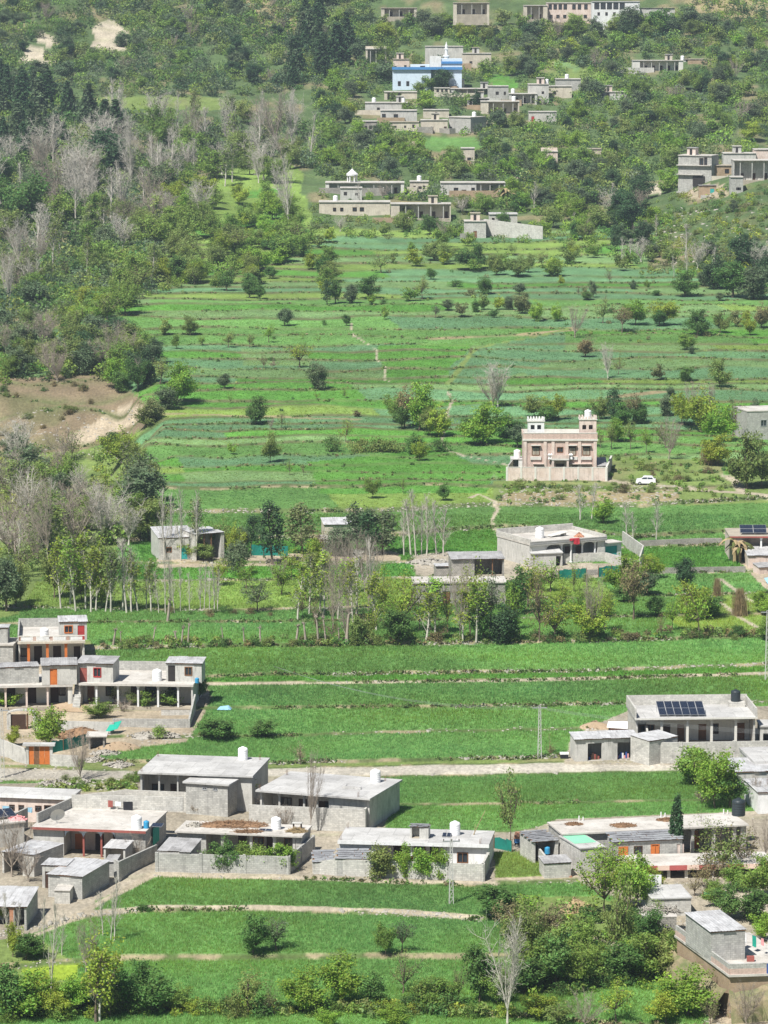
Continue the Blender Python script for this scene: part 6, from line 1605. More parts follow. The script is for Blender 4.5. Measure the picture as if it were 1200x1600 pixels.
def mid_houses():
    z = gz(870, 893)
    Mh = House('porch_house', 'whitewashed house with columned porch and red cloth on its parapet, in the centre right', (828, 850), (948, 841), 11.0, z, 3.6, wall='white', roof='slab', over=(.3, .1, .1), slab=.25, wallF='ivory', sidewall='plaster',
               veranda=dict(open=[(3.0, 12.3)], depth=2.4, cols=[5.9, 7.6, 9.6, 11.9], colmat='white', cw=.34, round=True, doors=[(8.6, 1, 2.2, 'wood'), (10.6, 1.1, 2.2, 'wood')], wins=[(4.6, .8, 1.3, 1.3, 'darkwood')], arch=(3.1, 12.2), archmat='ivory'),
               parapet=[('B', 1.0, 'blockw'), ('L', .7, 'blockw'), ('R', .6, 'blockw')], fascia=('ivory', .35, .35))
    MB().box(-.03, Mh.W + .03, -.12, -.065, Mh.h - .12, Mh.h + .02).obj('dark_band', M['tinold'], Mh.root); MB().box(-.03, Mh.W + .03, -.12, -.065, Mh.h + .2, Mh.h + .29).obj('dark_band', M['tinold'], Mh.root)
    tank(Mh.at(4.6, 5.2), .68, 1.7, 'tank', 'white water tank on the porch house roof, before its back parapet')
    sl = thing('roof_slab', 'pale sheet leaning on blocks on the porch house roof', 'sheet', Mh.at(6.3, 4.5), Mh.yaw + .1); MB().hexa([(0, 0, .15), (3.2, 0, .6), (3.2, 1.4, .6), (0, 1.4, .15), (0, 0, .22), (3.2, 0, .67), (3.2, 1.4, .67), (0, 1.4, .22)]).obj('sheet', M['ivory'], sl); MB().box(2.6, 3.0, .2, 1.2, 0, .5).obj('block', M['block'], sl)
    heap('brick_heap', 'little heap of bricks on the right of the porch house roof', 'brick heap', Mh.at(10.6, 3.2), .8, .7, 'brick', 40, 3, (.25, .1))
    b = thing('draped_cloth', 'bright red cloth draped over the porch house parapet', 'cloth', Mh.at(7.0, -.2, 3.2), Mh.yaw)
    mb = MB()
    for i in range(5):
        x = i * .34; l = (.35, .3, .9, 1.0, .95)[i]; mb.hexa([(x, -.07 - .05 * (i % 2), .8 - l), (x + .34, -.07 - .05 * ((i + 1) % 2), .8 - l), (x + .34, -.03, .8 - l), (x, -.03, .8 - l), (x, -.07, .8), (x + .34, -.07, .8), (x + .34, .1, .82), (x, .1, .82)])
    mb.obj('folds', M['cloth_r'], b)
    House('lean_to', 'white-roofed lean-to at the left front of the porch house', (830, 865), (880, 863), 3.5, z - .4, 2.6, hb=3.1, wall='plaster', roof='slabw', cat='shed', over=(.2, .05, .05), slab=.14, fdoors=[(4.6, 1.0, 2.0, None)])
    House('store', 'small store with dark green shutter right of the porch house', (944, 849), (974, 846), 3.0, z, 2.6, wall='white', roof='slab', cat='store', over=(.4, .1, .1), slab=.15, fdoors=[(1.6, 2.5, 2.0, 'turq')])
    wall_line('boundary_wall', 'white boundary wall sloping away right of the porch house', [(1000, 894), (1006, 875), (974, 852)], [z - .3, z, z + .2], 2.3, mat='blockw')
    wall_line('boundary_wall', 'low pale wall before the porch house courtyard', [(880, 882), (945, 880), (1000, 894)], z - .2, 1.7, mat='blockw')
    net_fence('turquoise net fence in the yard before the porch house', [(873, 905), (916, 903)], gz(890, 905), 1.5, 'green')
    net_fence('dark turquoise net fence under the bright tree right of the porch house', [(935, 902), (975, 900)], gz(950, 902), 1.7, 'green')
    zn = gz(715, 945)
    House('stone_house', 'low rough house with grey slab roof hidden behind the yellow-green trees', (645, 910), (792, 909), 5.5, zn, 3.4, wall='rubble', roof='slab', over=(.2, .1, .1), slab=.2, fdoors=[(5, 1, 2, 'wood')])
    N_ = House('open_shed', 'open cattle shed with long grey tin roof in the centre', (705, 874), (789, 873), (787, 861), zn + 3.4, 2.6, hb=2.9, wall='rubble', roof='tinold', cat='shed', over=(.3, .1, .1), slab=.1, base=2.5, veranda=dict(open=[(3.5, 8.8)], depth=3, cols=[6.2], colmat='wood', cw=.15))
    House('open_shed', 'white sheet-roofed low shed before the cattle shed', (681, 885), (744, 884), 3.0, zn + 3.0, 1.2, wall='rubble', roof='tin', cat='shed', over=(.2, .05, .05), slab=.1, base=1.5)
    heap('rubble', 'broad heap of tan rubble left of the cattle shed', 'rubble', PZ(672, 880, gz(672, 882)), 2.2, .7, 'stone', 120, 5, (.5, .16), sx=1.8)
    zo = gz(290, 876)
    O = House('tin_house', 'patched grey house with tin roofs and turquoise door left of the dark gum trees', (247.5, 841), (306, 839), (306, 820.5), zo, 3.5, hb=4.3, wall='plaster', roof='tin', over=(.1, .1, .1), slab=.1, wallF='blockw', fdoors=[(4.1, 1.05, 2.2, 'turq')], fwins=[(1.7, 1.2, .8, .8, 'wood')])
    House('tin_house', 'open-fronted half of the patched grey house with dark upper bay', (304, 835), (351, 831.5), (351, 820.5), zo, 4.2, hb=4.4, wall='blockw', roof='tin', over=(.1, .05, .1), slab=.1, veranda=dict(open=[(.3, 4.6)], depth=2.2, cols=[1.8, 3.0], colmat='wood', cw=.16))
    zp = gz(535, 870)
    House('tin_hut', 'small hut with wavy tin roof half hidden by dark gum trees', (506, 820), (556, 819), (556, 807.5), gz(530, 845), 2.6, hb=3.2, wall='cream', roof='tin', cat='hut', over=(.2, .1, .1), slab=.1)
    House('tin_hut', 'low grey hut behind the bare thicket in the centre left', (497, 842), (545, 842), 4, zp, 2.6, wall='plaster', roof='slab', cat='hut', over=(.1, .1, .1), slab=.15, fdoors=[(2.6, .9, 1.9, None)])
    net_fence('turquoise net fence beneath the tall gum trees', [(392, 868), (412, 868), (450, 869)], gz(420, 869), 1.7, 'green')
    zq = gz(1160, 872)
    Q = House('pink_house', 'pinkish house with two solar panels and maroon eave at the right edge', (1140, 838), (1240, 838), (1215, 825), zq, 3.9, wall='pinkp', roof='mud', over=(.2, .1, .1), slab=.2, fascia=('maroon', .25, .0), veranda=dict(open=[(2, 9)], depth=2, cols=[5]))
    p = Q.at(1.8, 1.6); solar(p, Q.yaw, 4.2, 1.9, .6, 'pair of solar panels standing tilted on the pinkish house', rows=2, cols=2, legh=.3)
    House('shed', 'rusty-walled shed with jumbled tin sheets below the pinkish house', (1168, 868), (1240, 868), (1225, 848), zq - .8, 2.7, hb=3.1, wall='pinkp', roof='tin', cat='shed', over=(.2, .1, .1), slab=.1)
    House('shed', 'small shed with dark tilted roof panel below the pinkish house', (1186, 887), (1240, 884), 2.5, zq - 1.2, 2.0, hb=2.4, wall='pinkp', roof='tinold', cat='shed', over=(.2, .1, .1), slab=.1)
    bl = thing('tarpaulin', 'pale blue sheet lying at the right edge below the tin sheds', 'tarpaulin', PZ(1197, 912, gz(1197, 912)), .3); MB().hexa([(0, -.6, .05), (1.8, -.6, .1), (1.8, .8, .9), (0, .8, .7), (0, -.6, .1), (1.8, -.6, .15), (1.8, .8, .96), (0, .8, .76)]).obj('sheet', M['cloth_lb'], bl)
    House('grey_block', 'plain grey concrete block house cut by the right edge beside the fields', (1167, 642), (1240, 640), 8, gz(1180, 692), 5.6, wall='block', roof='slab', over=(.1, .05, .1), slab=.2, fwins=[(3.4, 2.6, 1.2, 1.2, 'metal')])
    wall_line('field_wall', 'straight grey field wall between two terraces at the right', [(868, 900), (1000, 896), (1165, 893)], [gz(868, 899), gz(1000, 895), gz(1165, 892)], .8, mat='rubble', base=1)
    wall_line('field_wall', 'long pale field wall below the upper right wheat strip', [(1000, 853), (1100, 849), (1128, 849)], [gz(1000, 852), gz(1100, 848), gz(1128, 848)], .85, mat='rubble', base=1)

FARB = []
def far(label, xl, xr, yr, yb, D, wall='plaster', roof='slab', name='village_house', dy=0, wins=(), doors=(), ver=None, tanks=(), hh=None, cat='house', over=(.3, .1, .1), slab=.22, frac=True, par=None, z=None):
    zg = gz((xl + xr) / 2, yb) if z is None else z
    X, Y, _ = hit((xl + xr) / 2, yb); s = pxm(Y)
    h = (yb - yr) / s if hh is None else hh
    W = (xr - xl) / s
    FARB.append((xl, xr, yr, yb))
    kw = {}
    if ver: kw['veranda'] = dict(open=[(ver[0] * W, ver[1] * W)], depth=2.0, cols=[W * (ver[0] + (ver[1] - ver[0]) * (i + .5) / ver[2]) for i in range(ver[2])], colmat='plaster', cw=.2, doors=[(W * (ver[0] + (ver[1] - ver[0]) * (i + .5) / max(1, ver[2]) + .05), 1, 2.0, 'darkwood') for i in range(ver[2])])
    H = House(name, label, (xl, yr), (xr, yr + dy), D, zg, h, wall=wall, roof=roof, cat=cat, over=over, slab=slab, base=4,
              fwins=[(f * W, z0, w, hw, 'darkwood') for f, z0, w, hw in wins], fdoors=[(f * W, w, hw, mt) for f, w, hw, mt in doors], parapet=par, **kw)
    n = len(FARB); R = random.Random(n * 7)
    short = ' '.join(label.split()[:8]).rstrip(' ,')
    if n % 3 != 0 and yr > 30 and z is None:
        u0 = R.uniform(-.35, .15) * W; u1 = u0 + R.uniform(.55, .9) * W
        a_, b_ = H.at(u0, -R.uniform(2.5, 4.5), 0), H.at(u1, -R.uniform(2.5, 4), 0)
        rt = thing('yard_wall', 'low yard wall before the ' + short, 'wall', (a_[0], a_[1], ground(a_[0], a_[1])), H.yaw)
        L = math.hypot(b_[0] - a_[0], b_[1] - a_[1]); hw = R.uniform(1.3, 2.0)
        MB().box(0, L, 0, .25, -3, hw).obj('wall_panel', M[R.choice(['cream', 'plaster', 'rubble', 'earth'])], rt); MB().box(L - .25, L, .253, 3.2, -3, hw).obj('wall_panel', M['plaster'], rt)
    if n % 3 == 1 and W > 6 and yr > 30:
        u = R.uniform(.5, W - 3.4); mt = R.choice(['cream', 'plaster', 'pinkp'])
        MB().box(u, u + 2.6, 1.4, 4.2, h + .003, h + 2.0).obj('stair_room', M[mt], H.root); MB().box(u - .2, u + 2.8, 1.1, 4.4, h + 2.003, h + 2.15).obj('stair_roof', M[R.choice(['mud', 'slab', 'tinold'])], H.root)
        MB().box(u + .8, u + 1.6, 1.385, 1.397, h + .02, h + 1.7).obj('doorway', M['stain_or_shade'], H.root)  # flat dark sheet on a solid wall, doorway shade painted by colour
    if not wins and not doors and not ver:
        for f in (R.uniform(.15, .3), R.uniform(.42, .58), R.uniform(.7, .85)):
            if R.random() < .7:
                q = R.uniform(.7, 1.1); MB().box(f * W - q / 2, f * W + q / 2, over[0] - .02, over[0] - .003, min(.9, h * .3), min(h - .5, .9 + R.uniform(.7, 1.2))).obj('window', M['stain_or_shade'], H.root)  # flat dark panel, the shade of an opening painted on the wall
    for i, (f, v) in enumerate(tanks):
        tank(H.at(f * W, v), .7, 1.6, 'tank', ('left white water tank on the ' if len(tanks) > 1 and i == 0 else 'white water tank on the ') + ' '.join(label.split()[:10]), group=None)
    return H

def far_villages():
    # lower far hamlet
    far('lower blank pale wall house with shed, nearest of the far hamlet', 725, 760, 345, 372, 6, 'blockw', hh=None, doors=[(.5, 1, 2, 'wood')])
    far('hexagonal-looking pale flat roof house above the ivy wall', 764, 809, 334, 352, 7, 'blockw', 'slabw', wins=[(.15, 1.2, .7, .9)])
    wall_line('boundary_wall', 'pale block wall topped with dark ivy by the terraces', [(757, 370), (848, 374)], [gz(757, 371), gz(848, 375)], 4.0, mat='blockw', hs=[5.0, 3.6])
    far('long ochre house with four orange-framed windows, left of the far hamlet', 498, 610, 315, 337, 7, 'cream', wins=[(.22, 1.3, .9, 1.0), (.32, 1.3, .9, 1.0), (.5, 1.3, 1.2, 1.1), (.6, 1.3, 1.2, 1.1)], tanks=[(.23, 3.5)])
    far('unfinished frame house with white columns beside the ochre house', 610, 705, 318, 342, 6, 'cream', ver=(.15, .97, 4))
    g = far('long flat house carrying a white domed pavilion on its roof', 508, 632, 285, 304, 8, 'ivory', ver=(.05, .95, 4))
    cz = g.at(g.W * .34, 3, None); t = thing('pavilion', 'white roof pavilion with pointed roof on the long flat house', 'pavilion', cz, g.yaw)
    for i in range(6):
        a = 6.283 * i / 6; MB().cyl(1.35 * math.cos(a), 1.35 * math.sin(a), 0, 1.9, .2, n=8).obj('column', M['white'], t)
    MB().lathe(0, 0, [(1.75, 1.9), (1.75, 2.25), (1.85, 2.3), (1.2, 2.9), (.6, 3.4), (.12, 3.9), (.05, 4.2)], 16).obj('roof', M['white'], t)
    far('square grey outbuilding with dark side left of the far hamlet', 531, 566, 293, 310, 5, 'plaster', 'slab')
    far('small block house with white tank behind the frame house', 640, 670, 283, 300, 5, 'cream', tanks=[(.5, 2)])
    far('white workshop with open bays below the path', 688, 790, 285, 308, 7, 'plaster', 'slab', wins=[(.24, 1.6, 1.3, 1.2), (.36, 1.0, 1.3, 1.2), (.5, 1.0, 1, 1.8)], ver=(.55, .97, 3))
    far('little ochre gatehouse with terrace at the head of the path', 846, 872, 236, 256, 4, 'pinkp', wins=[(.5, 1.2, .7, 1.4)], par=[('B', .9, 'pinkp')])
    far('pinkish hut among dark trees right of the gatehouse', 918, 940, 232, 250, 4, 'pinkp', 'mud', doors=[(.5, .9, 1.8, 'wood')])
    far('two-storey grey hut with shed below the middle path', 720, 742, 231, 256, 5, 'cream', wins=[(.6, .8, 1.2, 1.2)])
    # middle far village round the blue mosque
    m = far('blue and white mosque with stepped blue roof edges', 613, 722, 108, 139, 9, 'skyb', 'slabw', name='mosque', cat='mosque', ver=(.55, .8, 2), wins=[(.1, 1.2, 1, 1.6), (.22, 1.2, 1, 1.6)])
    s = pxm(m.root.location.y); W = m.W
    MB().box(-.1, W + .1, -.5, -.003, m.h - .2, m.h + .75).obj('blue_cornice', M['blue'], m.root)
    MB().box(W * .54, W, 1.5, 8.5, m.h + .003, m.h + 3.6).obj('upper_hall', M['skyb'], m.root); MB().box(W * .70, W + .15, 1.1, 1.497, m.h + 1.9, m.h + 2.7).obj('blue_cornice', M['blue'], m.root)
    MB().box(W * .54, W * .7, 1.1, 1.497, m.h + .003, m.h + 4.6).obj('upper_front', M['white'], m.root); MB().box(W * .26, W * .535, 2.5, 8.5, m.h + .003, m.h + 1.5).obj('upper_wing', M['skyb'], m.root)
    MB().box(W * .4, W * .47, 2.42, 2.497, m.h + .3, m.h + 1.1).obj('window', M['stain_or_shade'], m.root)  # flat dark panel painting the shaded inside of a window
    mt = thing('minaret', 'slender white minaret rising behind the blue mosque', 'minaret', m.at(W * .78, 9.6, 0), 0)
    hm = m.h + 3.6
    MB().lathe(0, 0, [(1.0, -2), (1.0, hm + .5), (1.3, hm + .7), (1.3, hm + 1), (.6, hm + 1.1), (.55, hm + 3), (.8, hm + 3.3), (.5, hm + 3.6), (.55, hm + 4.4), (.3, hm + 5), (.05, hm + 6)], 12).obj('shaft', M['white'], mt)
    far('plain tan house behind the mosque at its right', 722, 768, 83, 104, 7, 'cream', wins=[(.3, 1, 1, 1), (.7, 1, 1, 1)])
    far('long pale house behind the mosque roof', 664, 724, 72, 96, 6, 'plaster', 'slab')
    far('two-storey ochre house with open balconies left of the mosque', 571, 604, 76, 104, 7, 'cream', ver=(.1, .9, 3), par=[('B', .8, 'cream')])
    far('rusty-roofed house tucked against the mosque at left', 614, 640, 92, 110, 5, 'pinkp', 'mud')
    far('square plain cream house directly below the mosque front', 684, 726, 124, 139, 6, 'cream', 'slab')
    far('low house with a curved tin roof below the mosque', 678, 703, 137, 147, 4, 'cream', 'slab')
    far('long house with stone columns below the mosque, right', 703, 782, 138, 156, 6, 'plaster', ver=(.1, .75, 4))
    far('dark-sided house between the village and the field wall', 762, 795, 134, 152, 6, 'block')
    far('pale lower house with clothes beside the round trees', 600, 652, 143, 160, 6, 'cream', ver=(.1, .5, 2))
    far('long flat house with two white tanks on its dark roof', 570, 640, 160, 178, 7, 'plaster', 'slab', tanks=[(.2, 2), (.85, 2)], wins=[(.3, 1, .9, 1.2)])
    far('grey house with square dark openings in the middle of the village', 594, 652, 172, 190, 7, 'plaster', wins=[(.1, 1, 1.2, 1.6), (.42, .9, 1.4, 1.6)])
    far('cream upper house with one small dark window above the white wall', 661, 702, 171, 184, 5, 'cream', wins=[(.5, .7, .8, 1.2)])
    far('tan house with two dark doors beside the big blank grey house', 657, 700, 187, 207, 6, 'cream', doors=[(.42, .9, 2, 'darkwood'), (.9, .9, 2, 'darkwood')])
    far('big blank pale grey house at the foot of the village', 700, 735, 182, 206, 9, 'block', 'slab', dy=1, tanks=[(.95, 5)])
    far('house with tall columns at the right of the village', 751, 812, 158, 178, 7, 'cream', ver=(.2, .95, 3), tanks=[(.85, 3)])
    far('low house hung with washing behind the right village trees', 730, 765, 153, 170, 5, 'plaster', ver=(.1, .9, 3))
    far('low ruin with grey rubble walls at the left foot of the village', 566, 590, 189, 206, 5, 'rubble')
    far('long tan terrace house under the middle of the village', 608, 655, 190, 204, 5, 'cream', 'mud')
    far('stacked pale house at the centre of the right hamlet', 825, 858, 131, 156, 6, 'plaster', wins=[(.7, 2.2, .8, .8)], tanks=[(.9, 3)])
    far('darker topped house with white tank above the right hamlet', 868, 908, 123, 142, 6, 'block', tanks=[(.45, 2)])
    far('cream house joined to the stacked pale house', 852, 894, 134, 152, 6, 'cream', wins=[(.35, 1, .9, 1.1)])
    far('long shed at the right end of the right hamlet', 940, 983, 143, 153, 5, 'plaster', 'slab')
    far('long grey house with dark veranda, left of the right hamlet', 795, 840, 146, 162, 6, 'plaster', ver=(.1, .9, 3), tanks=[(.15, 3)])
    far('small white house half sunk in trees below the right hamlet', 826, 870, 174, 190, 5, 'blockw', doors=[(.15, 1, 1.8, 'red')])
    far('ruined arcade of pale columns on the far slope', 988, 1068, 94, 111, 5, 'ivory', ver=(.15, .9, 5), tanks=[(.98, 2)])
    far('dark low house beside the pale arcade', 1068, 1108, 92, 104, 5, 'plaster', 'mud', ver=(.1, .6, 2))
    # ridge-top row
    far('peach house with arched balcony windows at the top edge', 854, 925, 4, 33, 9, 'pinkp', 'slab', wins=[(f, 4.6, 1.3, 1.9) for f in (.08, .19, .30, .41, .60, .72, .86)] + [(f, 1.2, 1.2, 1.3) for f in (.1, .25, .4, .62, .85)])
    far('white hall with tall dark windows at the top edge', 925, 1000, 2, 30, 9, 'white', 'slabw', wins=[(f, 4.0, 1.9, 2.4) for f in (.10, .23, .36, .49, .62)] + [(f, 1.6, .9, 1.2) for f in (.14, .3, .46, .62)])
    far('long tin-roofed building at the right of the top edge', 1000, 1055, 12, 26, 6, 'plaster', 'tinold', wins=[(.3, 1, 1, 1), (.7, 1, 1, 1)])
    far('buff house with turquoise ground floor at the top edge', 818, 856, 8, 30, 7, 'cream', 'slab', ver=(.15, .8, 2))
    far('low brown house with parked clutter at the left of the top edge', 595, 652, 12, 26, 6, 'cream', 'mud', ver=(.1, .9, 3))
    far('ochre house with dark openings at the middle of the top edge', 708, 765, 4, 22, 6, 'cream', 'mud', ver=(.1, .9, 3))
    far('orange roofed house half hidden at the top edge', 768, 822, 6, 20, 6, 'pinkp', 'mud', wins=[(.3, 1, 1, 1), (.7, 1, 1, 1)])
    # spur house
    z = gz(1085, 292)
    s_ = far('tall pale block house with banded storeys on the scrub spur', 1059, 1112, 242, 290, 7, 'block', 'slab', dy=1, wins=[(.72, 6.2, 1.2, 2.0), (.85, 6.2, .9, 2.2)])
    for q in (.36, .66): MB().box(-.25, s_.W * (.75 if q < .5 else .98), -.55, s_.D, s_.h * q, s_.h * q + .22).obj('floor_band', M['slab'], s_.root)
    MB().box(s_.W * .45, s_.W * .8, -.02, .345, 0, s_.h * .33).obj('lower_bay_shade', M['stain_or_shade'], s_.root)  # solid dark block, its colour paints the shade of a recess
    far('orange mud house with round opening on the scrub spur', 1108, 1148, 258, 276, 5, 'earth', 'mud', wins=[(.7, 1, 1.2, 1.2)])
    far('long pale house with dark deep veranda on the scrub spur', 1146, 1230, 250, 282, 7, 'blockw', 'slab', ver=(.02, .9, 4))
    far('dark-roofed upper house with white tank on the scrub spur', 1130, 1182, 239, 262, 6, 'plaster', 'slab', tanks=[(.4, 3)], wins=[(.3, 1.5, 1, 1)])
    far('pink upper house at the right edge above the spur', 1178, 1240, 233, 262, 6, 'pinkp', 'slab')
    far('pale square outhouse under the spur houses', 1141, 1162, 276, 302, 5, 'block', 'slab')
    far('low dark cattle shed with green door on the spur slope', 1092, 1120, 289, 304, 3, 'earth', 'tinold', doors=[(.75, 1.2, 1.7, 'turq')])

def poles():
    def lattice(label, x, y, h, name='power_pole'):
        X, Y, Z = hit(x, y); t = thing(name, label, 'power pole', (X, Y, Z - .1), .05)
        w0, w1 = .22, .10; n = 9
        for sx, sy in ((-1, -1), (1, -1), (1, 1), (-1, 1)): MB().tube((sx * w0, sy * w0, 0), (sx * w1, sy * w1, h), .045, .04, 4).obj('leg', M['concrete'], t)
        mb = MB()
        for i in range(n):
            z0, z1 = h * i / n, h * (i + 1) / n; a, b = w0 + (w1 - w0) * i / n, w0 + (w1 - w0) * (i + 1) / n
            for sy in (-1, 1): mb.tube((-a, sy * a, z0), (b, sy * b, z1), .02, n=4).tube((-b, sy * b, z1), (b, sy * b, z1), .02, n=4)
            for sx in (-1, 1): mb.tube((sx * a, -a, z0), (sx * b, b, z1), .02, n=4)
        mb.obj('bracing', M['concrete'], t)
        MB().box(-.9, .9, -.06, .06, h - .3, h - .18).obj('crossarm', M['metal'], t)
        for k in (-.8, 0, .8): MB().cyl(k, 0, h - .177, h, .05, n=6).obj('insulator', M['darkwood'], t)
        return Vector((X, Y, Z + h - .1))
    a = lattice('latticed power pole standing in the wheat before the solar house', 843, 1185, 6.6)
    b = lattice('tall latticed pylon cut by the right edge beside the wheat', 1198, 1062, 9.5)
    c = lattice('thin power pole in front of the white house boundary wall', 705, 1412, 7.0)
    d = lattice('weathered power pole among the left courtyard walls', 4, 1215, 8.5)
    def wires(p, q, n, sag, label):
        o = thing('power_lines', label, 'power lines', p)
        for k in range(n):
            off = Vector(((k - (n - 1) / 2) * .55, 0, -.18 * k)); mb = MB(); pr = None
            for i in range(25):
                t = i / 24; v = p.lerp(q, t) + off - Vector((0, 0, sag * 4 * t * (1 - t))) - p
                if pr is not None: mb.tube(pr, v, .009, n=4)
                pr = v
            mb.obj('wire', M['metal'], o)
    wires(a, Vector(PZ(1330, 1145, a.z - .3)), 4, .7, 'power lines from the wheat pole across the solar house')
    wires(Vector(PZ(420, 1150, a.z + .3)) + Vector((0, 40, 1)), a, 3, 1.6, 'power lines sagging over the wheat left of the pole')
    wires(d, Vector(PZ(-120, 1190, d.z)), 3, .5, 'power lines leaving the courtyard pole at the left edge')

front_row(); right_compound(); solar_house(); left_village(); castle(); mid_houses(); far_villages(); poles()

